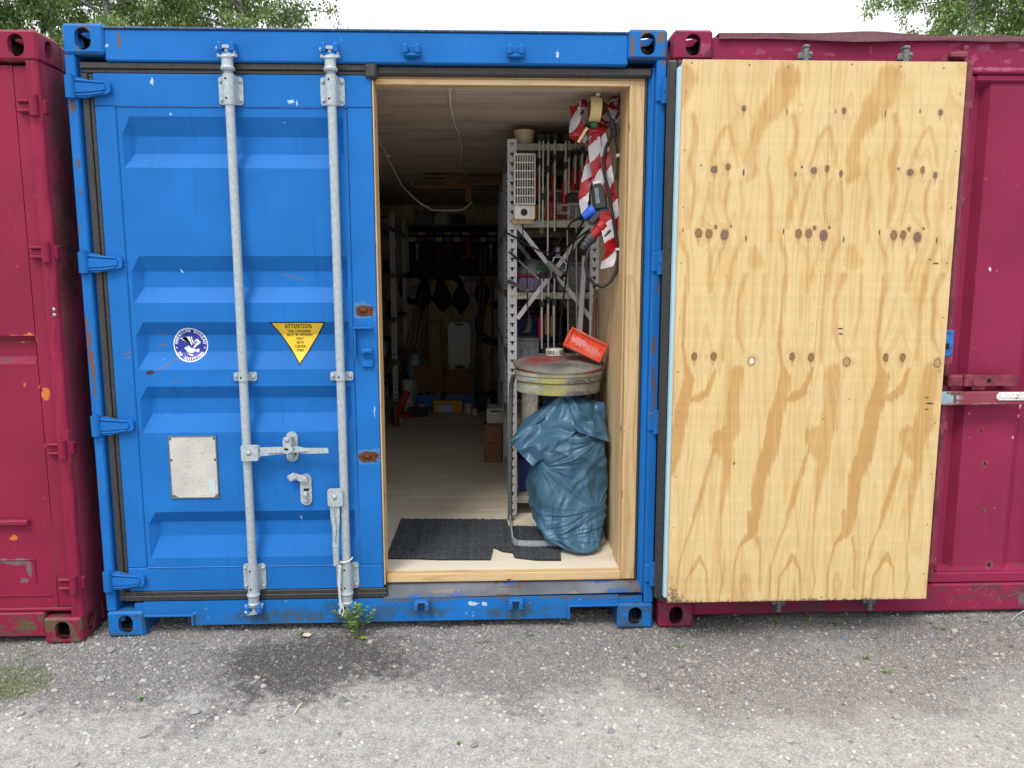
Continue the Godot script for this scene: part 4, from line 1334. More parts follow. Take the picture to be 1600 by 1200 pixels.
func build_red_right() -> void:
	var c := thing("shipping_container", "crimson steel shipping container with vertical ribs behind the plywood-lined leaf", "shipping container", Vector3(2.464, 0, -3.0))
	var m: Material = M.red
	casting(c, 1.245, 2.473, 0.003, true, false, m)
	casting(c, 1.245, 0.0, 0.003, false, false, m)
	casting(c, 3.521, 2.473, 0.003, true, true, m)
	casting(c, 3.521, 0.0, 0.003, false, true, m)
	var h := MB.new().bb(1.407, 3.521, 2.430, 2.566, -0.15, -0.004, 0.006)
	obj("header", [h, m], c)
	# loose roof flashing, buckled along its lower edge
	var f := MB.new()
	var wv := noise(0.7, 61, 3)
	var edge := func(x: float) -> float: return 2.552 + wv.get_noise_1d(x * 3.0) * 0.007 - 0.010 * exp(-pow((x - 2.02) / 0.16, 2))
	f.sheet(60, 6, func(u: float, v: float) -> Vector3:
		var x := lerpf(1.43, 3.52, u)
		var top := 2.580 + wv.get_noise_1d(x * 2.0 + 9.0) * 0.005 + 0.009 * exp(-pow((x - 2.06) / 0.12, 2))
		var y := lerpf(edge.call(x), top, v)
		return Vector3(x, y, 0.010 * (1.0 - v) + 0.004 + wv.get_noise_2d(x * 5.0, v) * 0.004 + 0.016 * exp(-pow((x - 2.02) / 0.15, 2)) * (1.0 - v)))
	f.sheet(60, 1, func(u: float, v: float) -> Vector3:
		var x := lerpf(1.43, 3.52, u)
		var top := 2.580 + wv.get_noise_1d(x * 2.0 + 9.0) * 0.005 + 0.009 * exp(-pow((x - 2.06) / 0.12, 2))
		return Vector3(x, top, lerpf(0.004, -0.3, v)))
	obj("roof_flashing", [f, M.dark_flashing], c)
	obj("roof", [MB.new().bb(1.26, 3.67, 2.545, 2.565, -6.05, -0.16), M.red_plain], c)
	for x in [1.2455, 3.6425]: obj("side_wall", [MB.new().bb(x, x + 0.04, 0.05, 2.55, -6.05, -0.18), M.red_plain], c)
	obj("end_wall", [MB.new().bb(1.245, 3.68, 0.05, 2.55, -6.09, -6.052), M.red_plain], c)
	for x in [1.245, 3.60]: obj("corner_post", [MB.new().bb(x, x + 0.083, 0.118, 2.473, -0.15, -0.006, 0.006), m], c)
	var s := MB.new().bb(1.407, 3.521, 0.055, 0.184, -0.16, -0.004, 0.006)
	s.bb(1.33, 3.60, 0.1845, 0.238, -0.16, -0.016, 0.008)
	obj("door_sill", [s, m], c)
	var l := MB.new().bb(1.335, 2.458, 0.240, 2.428, -0.06, -0.022, 0.004)
	var ld := obj("door", [l, m], c)
	# right leaf with upright ribs
	var p := MB.new()
	var xs := [2.538, 2.583, 2.609, 2.844, 2.893, 2.958, 3.006, 3.24, 3.29, 3.36, 3.41, 3.595]
	var zz := [-0.062, -0.062, -0.024, -0.024, -0.062, -0.062, -0.024, -0.024, -0.062, -0.062, -0.024, -0.024]
	for i in xs.size() - 1:
		p.quad(Vector3(xs[i], 0.262, zz[i]), Vector3(xs[i + 1], 0.262, zz[i + 1]), Vector3(xs[i + 1], 2.372, zz[i + 1]), Vector3(xs[i], 2.372, zz[i]))
		p.quad(Vector3(xs[i], 0.240, -0.020), Vector3(xs[i + 1], 0.240, -0.020), Vector3(xs[i + 1], 0.262, zz[i + 1]), Vector3(xs[i], 0.262, zz[i]))
		p.quad(Vector3(xs[i], 2.372, zz[i]), Vector3(xs[i + 1], 2.372, zz[i + 1]), Vector3(xs[i + 1], 2.400, -0.026), Vector3(xs[i], 2.400, -0.026))
	p.bb(2.504, 2.537, 0.240, 2.428, -0.06, -0.010, 0.010)
	p.bb(2.5372, 3.595, 2.400, 2.428, -0.06, -0.012, 0.006)
	var rd := obj("door", [p, m], c)
	# upright bar along the closing edge, seen as a round bead beside the open leaf
	var rod := MB.new().cyl(Vector3(2.488, 0.21, 0.004), Vector3(2.488, 2.46, 0.004), 0.016)
	for y in [0.30, 0.93, 1.22, 1.9, 2.3]: rod.bb(2.466, 2.512, y - 0.018, y + 0.018, -0.02, 0.018, 0.004)
	obj("locking_rod", [rod, M.red_rusty], rd)
	var hs := MB.new()
	hs.bb(2.478, 2.545, 1.110, 1.160, 0.000, 0.052, 0.006)
	hs.bb(2.547, 2.592, 1.110, 1.162, 0.004, 0.056, 0.006)
	hs.prism(rounded(2.596, 2.790, 1.112, 1.158, 0.014), 0.012, 0.042)
	hs.bb(2.60, 2.66, 1.09, 1.115, -0.024, 0.03, 0.004)
	hs.bb(2.74, 2.79, 1.10, 1.115, -0.024, 0.03, 0.004)
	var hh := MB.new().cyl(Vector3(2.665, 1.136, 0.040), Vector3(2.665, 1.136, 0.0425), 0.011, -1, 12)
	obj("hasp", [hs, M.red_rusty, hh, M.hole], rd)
	var tp := MB.new()
	tp.bb(2.38, 2.452, 2.478, 2.500, 0.0, 0.055, 0.004)
	tp.prism(PackedVector2Array([Vector2(2.34, 2.450), Vector2(2.38, 2.452), Vector2(2.39, 2.498), Vector2(2.37, 2.495)]), -0.004, 0.03)
	tp.bb(2.455, 2.475, 2.43, 2.535, -0.006, 0.022, 0.004)
	tp.bb(2.42, 2.456, 2.500, 2.515, -0.006, 0.02, 0.003)
	obj("cam_keeper", [tp, M.red_rusty], c)
	# flat bar across both leaves: bare blue primer at one end, a white strip marked 2 at the other
	var br := thing("security_bar", "flat crimson bar with worn pale blue end and white strip marked 2", "bar", Vector3(2.66, 1.03, 0.05))
	obj("bar", [MB.new().bb(2.30, 3.3, 1.030, 1.088, 0.030, 0.052, 0.003), M.bar_paint], br)
	var ws := MB.new().bb(2.700, 3.3, 1.0495, 1.086, 0.0525, 0.062, 0.003)
	ws.bb(2.694, 2.71, 1.056, 1.078, 0.0522, 0.0605, 0.003)
	var wt := MB.new().text("2", 0.020, Transform3D(Basis(Vector3.BACK, -0.15), Vector3(2.782, 1.067, 0.0624)), false)
	wt.bb(2.712, 3.3, 1.060, 1.0615, 0.062, 0.0623)
	obj("white_strip", [ws, M.white_paint, wt, M.print_black], br)

func build_red_left() -> void:
	var c := thing("shipping_container", "crimson steel shipping container with algae on its flank beside the closed blue leaf", "shipping container", Vector3(-2.52, 0, -3.0))
	var m: Material = M.red_left
	var R := -1.300
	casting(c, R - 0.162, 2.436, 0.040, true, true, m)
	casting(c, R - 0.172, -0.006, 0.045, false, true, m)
	# corner post with a rounded outer edge, dented here and there
	var p := MB.new()
	var dn := noise(2.0, 77, 3)
	p.sheet(10, 60, func(u: float, v: float) -> Vector3:
		var y := lerpf(0.11, 2.437, v)
		var k := dn.get_noise_2d(y * 2.0, u * 2.0) * 0.006
		var q: Vector3
		if u < 0.4: q = Vector3(lerpf(R - 0.052, R - 0.022, u / 0.4), y, 0.034)
		elif u < 0.6:
			var a := (u - 0.4) / 0.2 * PI / 2
			q = Vector3(R - 0.022 + sin(a) * 0.018, y, 0.016 + cos(a) * 0.018)
		else: q = Vector3(R - 0.004, y, lerpf(0.016, -0.20, (u - 0.6) / 0.4))
		return q + Vector3(k, 0, k)
	, Vector2(1, 1))
	for i in p.v.size(): p.t[i] = Vector2(p.v[i].x, -p.v[i].y)
	var pf := MB.new()
	for i in range(0, p.v.size(), 3):
		if (p.v[i].z + p.v[i + 1].z + p.v[i + 2].z) / 3.0 < 0.012:
			for k in 3:
				pf.v.push_back(p.v[i + k]); pf.n.push_back(p.n[i + k]); pf.t.push_back(Vector2(p.v[i + k].z, -p.v[i + k].y))
	var pm := MB.new()
	for i in range(0, p.v.size(), 3):
		if (p.v[i].z + p.v[i + 1].z + p.v[i + 2].z) / 3.0 >= 0.012:
			for k in 3:
				pm.v.push_back(p.v[i + k]); pm.n.push_back(p.n[i + k]); pm.t.push_back(p.t[i + k])
	obj("corner_post", [pm, m, pf, M.red_flank], c)
	obj("side_wall", [MB.new().bb(R - 0.05, R - 0.03, 0.10, 2.50, -6.05, -0.20), M.red_flank, MB.new().bb(R - 0.06, R - 0.003, 0.02, 0.11, -6.05, -0.135, 0.004), M.red_flank, MB.new().bb(R - 0.06, R - 0.003, 2.44, 2.54, -6.05, -0.14, 0.004), M.red_flank], c)
	obj("roof", [MB.new().bb(-3.72, R - 0.01, 2.515, 2.535, -6.05, -0.14), M.red_plain], c)
	obj("side_wall", [MB.new().bb(-3.74, -3.70, 0.02, 2.52, -6.05, 0.0), M.red_plain], c)
	obj("end_wall", [MB.new().bb(-3.74, R, 0.02, 2.53, -6.09, -6.052), M.red_plain], c)
	obj("header", [MB.new().bb(-3.7, R - 0.162, 2.425, 2.52, -0.14, 0.030, 0.006), m], c)
	var s := MB.new().bb(-3.7, R - 0.172, 0.022, 0.132, -0.14, 0.030, 0.006)
	s.bb(-3.7, R - 0.055, 0.134, 0.15, -0.14, 0.020, 0.004)
	obj("door_sill", [s, m], c)
	# door leaf with one pressed groove in view
	var d := MB.new()
	var ys := [0.151, 1.225, 1.255, 1.318, 1.345, 2.424]
	var zs := [0.012, 0.012, -0.02, -0.02, 0.012, 0.012]
	for j in ys.size() - 1:
		d.quad(Vector3(-2.4, ys[j], zs[j]), Vector3(-1.432, ys[j], zs[j]), Vector3(-1.432, ys[j + 1], zs[j + 1]), Vector3(-2.4, ys[j + 1], zs[j + 1]))
		d.quad(Vector3(-1.432, ys[j], zs[j]), Vector3(-1.418, ys[j], 0.012), Vector3(-1.418, ys[j + 1], 0.012), Vector3(-1.432, ys[j + 1], zs[j + 1]))
	d.bb(-1.4178, R - 0.055, 0.151, 2.424, -0.03, 0.013, 0.004)
	d.bb(-2.4, -1.505, 0.530, 0.553, 0.012, 0.040, 0.005)
	d.bb(-2.4, -1.50, 0.366, 0.372, 0.012, 0.017, 0.002)
	d.bb(-1.506, -1.50, 0.262, 0.3655, 0.012, 0.017, 0.002)
	d.bb(-2.4, -1.44, 0.205, 0.2085, 0.012, 0.018, 0.001)
	obj("door", [d, m], c)
	for y in [2.265, 1.688, 0.863, 0.262]:
		var g := MB.new()
		g.cyl(Vector3(R - 0.030, y - 0.040, 0.040), Vector3(R - 0.030, y + 0.040, 0.040), 0.017)
		g.bb(R - 0.10, R - 0.034, y + 0.012, y + 0.026, 0.010, 0.040, 0.005)
		g.bb(R - 0.10, R - 0.034, y - 0.026, y - 0.012, 0.010, 0.040, 0.005)
		g.bb(R - 0.098, R - 0.036, y - 0.013, y + 0.013, 0.010, 0.026, 0.003)
		g.bb(R - 0.028, R + 0.004, y - 0.028, y + 0.028, -0.010, 0.022, 0.004)
		obj("hinge", [g, M.red_left], c)
	var bolt := MB.new()
	for y in [1.455, 1.432]: bolt.ball(Vector3(R - 0.020, y, 0.034), Vector3(0.008, 0.008, 0.006), 8)
	obj("bolt_heads", [bolt, M.galv], c)

# ---------------------------------------------------------------- ground
var gn := FastNoiseLite.new()
var gn2 := FastNoiseLite.new()

func ground_y(x: float, z: float) -> float:
	var near := clampf(1.0 - Vector2(x - 0.6, z - 0.4).length() / 14.0, 0, 1)
	var y := gn.get_noise_2d(x * 30, z * 30) * 0.022 * near + gn2.get_noise_2d(x * 30, z * 30) * 0.004 * near - 0.006
	# gravel has drifted against the crimson container on the right and under the blue sill
	y += 0.036 * smoothstep(1.45, 1.9, x) * smoothstep(0.28, 0.0, z)
	y -= 0.010 * smoothstep(-1.2, -1.5, x)
	y += 0.012 * smoothstep(0.1, 0.0, z) * smoothstep(-0.95, -0.8, x) * smoothstep(0.95, 0.8, x)
	return y

# what lies at a point: crushed stone, trodden dust, the black oil stain, moss by the left container (linear colours)
func ground_col(x: float, z: float) -> Color:
	var n := gn.get_noise_2d(x * 60 + 40, z * 60)
	var n2 := gn2.get_noise_2d(x * 90, z * 90 + 70)
	var stone := Color(0.285, 0.283, 0.285)
	var dust := Color(0.530, 0.528, 0.512)
	var pink := Color(0.270, 0.245, 0.235)
	var k := smoothstep(-0.14, 0.20, z - 0.40 - 0.24 * smoothstep(0.0, -0.7, x) - 0.10 * sin(x * 1.7 + 0.6) + n * 0.40 + n2 * 0.30)
	if x > 0.9: k *= 1.0 - 0.65 * smoothstep(0.9, 1.3, x) * smoothstep(0.85, 0.5, z + n * 0.2)
	var c := stone.lerp(dust, k)
	var pk := smoothstep(0.25, -0.1, Vector2((x - 1.55) / 0.8, (z - 0.42) / 0.35).length() - 0.8 + n * 0.4)
	c = c.lerp(pink, pk * 0.45)
	var tan_patch := smoothstep(0.2, -0.1, Vector2((x - 2.5) / 0.5, (z - 0.25) / 0.22).length() - 0.8 + n * 0.5)
	c = c.lerp(Color(0.27, 0.24, 0.205), tan_patch * 0.3)
	var s := Vector2((x + 0.24) / 0.42, (z - 0.29) / 0.30).length()
	var st := smoothstep(0.28, -0.25, s - 0.88 + n * 0.50 + n2 * 0.30)
	c = c.lerp(Color(0.075, 0.073, 0.074), st * 0.88)
	var mo := smoothstep(0.2, -0.15, Vector2((x + 1.55) / 0.30, (z - 0.34) / 0.16).length() - 0.7 + n * 0.6 + n2 * 0.4)
	c = c.lerp(Color(0.12, 0.15, 0.05), mo * 0.7)
	return c

func steps_of(a: float, b: float, d: float, far: float) -> Array:
	var r := []
	var x := a
	while x < b:
		r.push_back(x)
		x += d
	r.push_back(b)
	var k := d
	while r[-1] < far:
		k *= 1.6
		r.push_back(minf(r[-1] + k, far))
	k = d
	while r[0] > -far:
		k *= 1.6
		r.push_front(maxf(r[0] - k, -far))
	return r

func build_ground() -> void:
	gn.seed = 5; gn.frequency = 0.03; gn.fractal_octaves = 4
	gn2.seed = 6; gn2.frequency = 0.22; gn2.fractal_octaves = 3
	var xs := steps_of(-2.4, 3.8, 0.022, 240.0)
	var zs := steps_of(-0.3, 2.0, 0.022, 240.0)
	var b := MB.new()
	b.colored = true
	var w := xs.size()
	var P := []
	var C := []
	var N := []
	for j in zs.size():
		for i in w:
			P.push_back(Vector3(xs[i], ground_y(xs[i], zs[j]), zs[j]))
			C.push_back(ground_col(xs[i], zs[j]))
			var e := 0.02
			N.push_back(Vector3(ground_y(xs[i] - e, zs[j]) - ground_y(xs[i] + e, zs[j]), 2 * e, ground_y(xs[i], zs[j] - e) - ground_y(xs[i], zs[j] + e)).normalized())
	for j in zs.size() - 1:
		for i in w - 1:
			for q in [[0, 1, w + 1], [0, w + 1, w]]:
				for k in q:
					var id: int = j * w + i + k
					b.v.push_back(P[id]); b.n.push_back(N[id]); b.c.push_back(C[id])
					b.t.push_back(Vector2(P[id].x, P[id].z))
	var g := obj("ground", [b, M.gravel])
	tag(g, "", "", "", "structure")

func stone_mesh(sd: int, m: Material) -> ArrayMesh:
	var rg := RandomNumberGenerator.new()
	rg.seed = sd
	var s := SphereMesh.new()
	s.radial_segments = 6
	s.rings = 3
	s.radius = 0.5
	s.height = 1.0
	var a := s.get_mesh_arrays()
	var v: PackedVector3Array = a[Mesh.ARRAY_VERTEX]
	var idx: PackedInt32Array = a[Mesh.ARRAY_INDEX]
	var moved := {}
	var mb := MB.new()
	for i in range(0, idx.size(), 3):
		var q: Array[Vector3] = []
		for k in 3:
			var p := v[idx[i + k]]
			var key := Vector3i(p * 1000.0)
			if not moved.has(key): moved[key] = p * rg.randf_range(0.75, 1.2) * Vector3(1, 0.66, 0.85)
			q.push_back(moved[key])
		if (q[1] - q[0]).cross(q[2] - q[0]).dot(q[0] + q[1] + q[2]) > 0: mb.tri(q[0], q[1], q[2])
		else: mb.tri(q[0], q[2], q[1])
	var arr := []
	arr.resize(Mesh.ARRAY_MAX)
	arr[Mesh.ARRAY_VERTEX] = mb.v
	arr[Mesh.ARRAY_NORMAL] = mb.n
	var am := ArrayMesh.new()
	am.add_surface_from_arrays(Mesh.PRIMITIVE_TRIANGLES, arr)
	am.surface_set_material(0, m)
	return am

func build_gravel() -> void:
	var rg := RandomNumberGenerator.new()
	rg.seed = 404
	var tones := [Color(0.9, 0.9, 0.92), Color(1.3, 1.25, 1.2), Color(1.5, 1.48, 1.45), Color(0.62, 0.65, 0.70), Color(1.15, 1.0, 0.95), Color(0.8, 0.86, 0.95), Color(1.05, 1.0, 0.92)]
	for kind in 3:
		var pos := []
		var col := []
		var want: int = [110000, 50000, 30000][kind]
		var tries := 0
		while pos.size() < want and tries < want * 4:
			tries += 1
			var x := rg.randf_range(-2.3, 3.6)
			var z := rg.randf_range(-0.22, 1.45)
			if z < -0.02 and (x < -1.3 or x > 1.24) and rg.randf() < 0.7: continue
			# dust buries most of the stones
			var c := ground_col(x, z)
			var bare := smoothstep(0.40, 0.26, c.r)
			if rg.randf() > 0.40 + 0.60 * bare: continue
			var s: float = 0.0021 + 0.0026 * pow(rg.randf(), 2.0)
			if kind == 1: s = 0.0029 + 0.0044 * pow(rg.randf(), 2.5)
			if bare < 0.5: s *= 0.75
			if kind == 2: s = 0.0025 + 0.0110 * pow(rg.randf(), 5.0)
			if rg.randf() < 0.004: s *= 1.8
			var bs := Basis(Vector3.UP, rg.randf() * TAU) * Basis(Vector3.RIGHT, rg.randf_range(-0.4, 0.4))
			pos.push_back(Transform3D(bs.scaled(Vector3.ONE * s * 1.5), Vector3(x, ground_y(x, z) + s * rg.randf_range(-0.1, 0.22), z)))
			var t: Color = tones[rg.randi() % tones.size()]
			var lum := rg.randf_range(0.55, 1.15)
			var own := Color(0.29, 0.285, 0.28)
			var base := c.lerp(own, 0.22)
			col.push_back(Color(minf(base.r * t.r * lum, 0.47), minf(base.g * t.g * lum, 0.47), minf(base.b * t.b * lum, 0.47)))
		var mm := MultiMesh.new()
		mm.transform_format = MultiMesh.TRANSFORM_3D
		mm.use_colors = true
		mm.mesh = stone_mesh(900 + kind, M.stone)
		mm.instance_count = pos.size()
		for i in pos.size():
			mm.set_instance_transform(i, pos[i])
			mm.set_instance_color(i, col[i])
		var o := MultiMeshInstance3D.new()
		o.name = numbered("gravel")
		o.multimesh = mm
		add_child(o)
		tag(o, ["fine grey gravel strewn over the yard in front of the containers", "coarser crushed stone among the fine gravel of the yard", "sharp mixed grit lying loose on the yard"][kind], "gravel", "", "stuff")

func build_stones() -> void:
	var rg := RandomNumberGenerator.new()
	rg.seed = 77
	var spots := [[2.04, 0.15, 0.022, 0], [2.0, 0.10, 0.016, 3], [1.85, 0.06, 0.020, 3], [1.09, 0.418, 0.022, 1], [1.18, 0.52, 0.018, 1], [-0.05, 0.08, 0.020, 1], [-0.46, 0.36, 0.016, 1], [-0.42, 0.42, 0.018, 1], [-0.30, 0.56, 0.014, 1], [-0.24, 0.58, 0.014, 1], [-0.14, 0.30, 0.012, 1], [0.07, 0.52, 0.016, 1], [-0.75, 0.50, 0.018, 2], [-0.62, 0.60, 0.026, 2], [-0.74, 0.74, 0.026, 2], [-0.95, 0.24, 0.020, 2], [-1.15, 0.13, 0.026, 2], [-1.08, 0.37, 0.024, 2], [0.25, 0.22, 0.014, 3], [0.55, 0.60, 0.014, 3], [0.90, 0.80, 0.020, 3], [1.30, 0.30, 0.016, 1], [1.46, 0.60, 0.018, 3], [1.62, 0.22, 0.016, 1], [2.3, 0.30, 0.016, 3], [2.55, 0.12, 0.022, 1], [2.62, 0.30, 0.016, 1], [2.5, 0.42, 0.020, 3], [1.75, 0.42, 0.018, 3], [1.95, 0.75, 0.022, 1], [0.42, 0.86, 0.018, 3], [0.10, 0.80, 0.016, 2], [-0.3, 0.86, 0.018, 3], [-0.9, 0.9, 0.020, 2], [0.7, 0.34, 0.014, 1], [1.02, 0.30, 0.012, 0], [-1.25, 0.60, 0.020, 2], [0.75, 0.10, 0.014, 3], [2.75, 0.55, 0.020, 2], [1.5, 0.88, 0.02, 1]]
	var cols := [lin(0.16, 0.22, 0.30), lin(0.42, 0.41, 0.38), lin(0.36, 0.36, 0.37), lin(0.24, 0.25, 0.27)]
	var ms := []
	for k in 4:
		var mt := StandardMaterial3D.new()
		mt.albedo_color = cols[k]
		mt.albedo_texture = M.speck
		mt.uv1_triplanar = true
		mt.uv1_scale = Vector3.ONE * 3.0
		mt.roughness = 0.85
		ms.push_back(mt)
	var say := ["loose slate-blue stone lying on the gravel", "loose pale stone lying on the gravel", "loose light grey stone lying on the gravel", "loose dark grey stone lying on the gravel"]
	for q in spots:
		var o := MeshInstance3D.new()
		o.mesh = stone_mesh(rg.randi() % 50 + 100, ms[q[3]])
		o.name = numbered("stone")
		add_child(o)
		var s: float = q[2]
		o.transform = Transform3D((Basis(Vector3.UP, rg.randf() * TAU) * Basis(Vector3.RIGHT, rg.randf_range(-0.25, 0.25))).scaled(Vector3(1.4, 1.0, 1.2) * s * 1.3), Vector3(q[0], ground_y(q[0], q[1]) + s * 0.18, q[1]))
		tag(o, say[q[3]], "stone", "loose stones on the gravel")

# ---------------------------------------------------------------- trees and weeds
func tree_parts(sd: int, height: float, spread: float, leaves: int) -> Array:
	var rg := RandomNumberGenerator.new()
	rg.seed = sd
	var tr := MB.new()
	var lf := MB.new()
	lf.colored = true
	var path := []
	var rad := []
	var lean := Vector3(rg.randf_range(-0.05, 0.05), 0, rg.randf_range(-0.05, 0.05))
	for k in 13:
		var f := k / 12.0
		path.push_back(Vector3(sin(f * 4.0 + sd) * 0.12, f * height, cos(f * 3.0 + sd) * 0.12) + lean * f * height)
		rad.push_back(lerpf(0.15, 0.012, pow(f, 0.8)))
	tr.tube(path, rad, 9)
	var tips := []
	for k in 46:
		var f := lerpf(0.20, 0.97, (k + rg.randf()) / 46.0)
		var i := int(f * 12)
		var o: Vector3 = path[i].lerp(path[mini(i + 1, 12)], f * 12 - i)
		var a := k * 2.4 + rg.randf()
		var len := spread * (0.45 + 0.75 * sin(PI * clampf((f - 0.1) / 0.95, 0, 1))) * rg.randf_range(0.7, 1.2)
		var dir := Vector3(cos(a), rg.randf_range(0.25, 0.8), sin(a)).normalized()
		var pts := []
		for j in 5:
			var t := j / 4.0
			pts.push_back(o + dir * len * t + Vector3(0, -0.28 * len * t * t, 0) + Vector3(sin(t * 5 + k), cos(t * 4 + k) * 0.5, cos(t * 6 + k)) * 0.05)
		tr.tube(pts, [0.035, 0.026, 0.018, 0.011, 0.005], 5)
		for j in 9:
			var t := rg.randf_range(0.25, 1.0)
			var jj := mini(3, int(t * 4))
			var q: Vector3 = pts[jj].lerp(pts[jj + 1], t * 4 - jj)
			var td := Vector3(rg.randf_range(-1, 1), rg.randf_range(-0.9, 0.35), rg.randf_range(-1, 1)).normalized() * rg.randf_range(0.25, 0.7)
			tr.tube([q, q + td * 0.5 + Vector3(0, 0.03, 0), q + td], [0.007, 0.005, 0.003], 3)
			tips.push_back([q, td])
	for k in leaves:
		var tip: Array = tips[rg.randi() % tips.size()]
		var p: Vector3 = tip[0] + tip[1] * rg.randf_range(0.05, 1.1) + Vector3(rg.randfn(0, 0.07), rg.randfn(-0.05, 0.09), rg.randfn(0, 0.07))
		var bs := Basis(Vector3.UP, rg.randf() * TAU) * Basis(Vector3.RIGHT, rg.randf_range(-1.3, 1.3))
		var s := rg.randf_range(0.045, 0.075)
		var g := rg.randf()
		lf.col = Color(lerpf(0.11, 0.29, g), lerpf(0.20, 0.39, g), lerpf(0.06, 0.14, g))
		var A := p
		var B := p + bs * Vector3(s * 0.38, -s * 0.55, 0.006)
		var C := p + bs * Vector3(0, -s * 1.25, 0)
		var D := p + bs * Vector3(-s * 0.38, -s * 0.55, 0.006)
		lf.quad(A, D, C, B)
	return [tr, lf]

func build_trees() -> void:
	var kinds := [tree_parts(11, 11.5, 2.1, 36000), tree_parts(12, 10.6, 1.9, 36000), tree_parts(13, 12.5, 2.3, 36000)]
	var made := []
	for k in 3:
		var t := thing("birch_tree", "", "tree", Vector3.ZERO)
		obj("trunk", [kinds[k][0], M.bark], t)
		obj("crown", [kinds[k][1], M.leaf], t)
		made.push_back(t)
	# x, z, kind, turn, scale
	var spots := [[-10.9, -12.6, 0, 0.0, 1.0], [-8.6, -13.4, 1, 1.0, 1.05], [-6.6, -12.5, 2, 2.2, 0.95], [-4.1, -13.3, 0, 3.6, 1.0], [-13.3, -13.6, 1, 4.0, 1.0], [-9.8, -15.6, 2, 5.1, 1.0], [-5.7, -15.5, 1, 0.6, 1.0], [-7.6, -16.6, 0, 2.9, 1.0], [10.9, -13.0, 1, 2.0, 1.0], [12.2, -13.8, 0, 1.1, 1.05], [14.6, -13.0, 2, 4.4, 1.0], [13.2, -16.4, 1, 3.3, 1.0], [-12.4, -16.8, 0, 1.7, 1.0]]
	var say := ["leafy birch behind the crimson container with algae on its flank", "leafy birch rising behind the blue container", "leafy birch behind the crimson container with vertical ribs"]
	var first := [true, true, true]
	for q in spots:
		var k: int = q[2]
		var o: Node3D = made[k]
		if not first[k]:
			o = made[k].duplicate()
			o.name = numbered("birch_tree")
			add_child(o)
		first[k] = false
		o.position = Vector3(q[0], -0.05, q[1])
		o.rotation.y = q[3]
		o.scale = Vector3.ONE * q[4]
		tag(o, say[2 if q[0] > 0 else (0 if q[0] < -8.0 else 1)], "tree", "birches behind the containers")

func leaf_blade(b: MB, p: Vector3, dir: Vector3, l: float, w: float, up: Vector3) -> void:
	var s := dir.cross(up).normalized() * w
	b.tri(p, p + dir * l * 0.5 + s, p + dir * l)
	b.tri(p, p + dir * l, p + dir * l * 0.5 - s)

func weed(label: String, called: String, x: float, z: float, h: float, stems: int, spread: float, sd: int, leafy := true, group := "") -> void:
	var rg := RandomNumberGenerator.new()
	rg.seed = sd
	var y := ground_y(x, z) - 0.004
	var ls := clampf(h / 0.09, 0.35, 1.0)
	var t := thing(called, label, "weed" if leafy else "grass", Vector3(x, y, z), group)
	var st := MB.new()
	var lf := MB.new()
	lf.colored = true
	for k in stems:
		var a := rg.randf() * TAU
		var o := Vector3(x + rg.randf_range(-0.25, 0.25) * spread, y, z + rg.randf_range(-0.15, 0.15) * spread)
		if not leafy and stems > 50:
			o = Vector3(x + rg.randfn(0.0, 0.7) * spread, 0, z + rg.randfn(0.0, 0.45) * spread)
			o.y = ground_y(o.x, o.z) - 0.003
			a = rg.randf() * TAU
		var reach := 0.012 if not leafy and stems > 50 else spread
		var e := o + Vector3(cos(a) * reach * rg.randf_range(0.3, 1.0), h * rg.randf_range(0.45, 1.0), absf(sin(a)) * reach * 0.25)
		var mid := o.lerp(e, 0.5) + Vector3(0, h * 0.1, 0.01)
		var g := rg.randf()
		lf.col = Color(lerpf(0.14, 0.24, g), lerpf(0.24, 0.36, g), lerpf(0.08, 0.11, g))
		if not leafy:
			var side := Vector3(sin(a), 0, cos(a)) * 0.0016
			lf.quad(o - side, o + side, mid + side * 0.8, mid - side * 0.8)
			lf.tri(mid - side * 0.8, mid + side * 0.8, e)
			continue
		st.tube([o, mid, e], [0.0016, 0.0013, 0.0008], 5)
		for j in 7:
			var f := 0.3 + 0.7 * j / 6.0
			var p := (o.lerp(mid, f * 2.0) if f < 0.5 else mid.lerp(e, f * 2.0 - 1.0))
			for s in 3:
				var an := rg.randf() * TAU
				var d := Vector3(cos(an), rg.randf_range(-0.1, 0.6), sin(an)).normalized()
				var c := p + d * rg.randf_range(0.006, 0.014) * ls
				st.tube([p, c], 0.0006, 3)
				for q in 3:
					var dd := d.rotated(Vector3.UP, (q - 1) * 0.9)
					leaf_blade(lf, c, dd, rg.randf_range(0.010, 0.018) * ls, rg.randf_range(0.004, 0.007) * ls, Vector3.UP)
	if leafy: obj("stem", [st, M.stem], t)
	obj("leaves" if leafy else "blades", [lf, M.leaf], t)

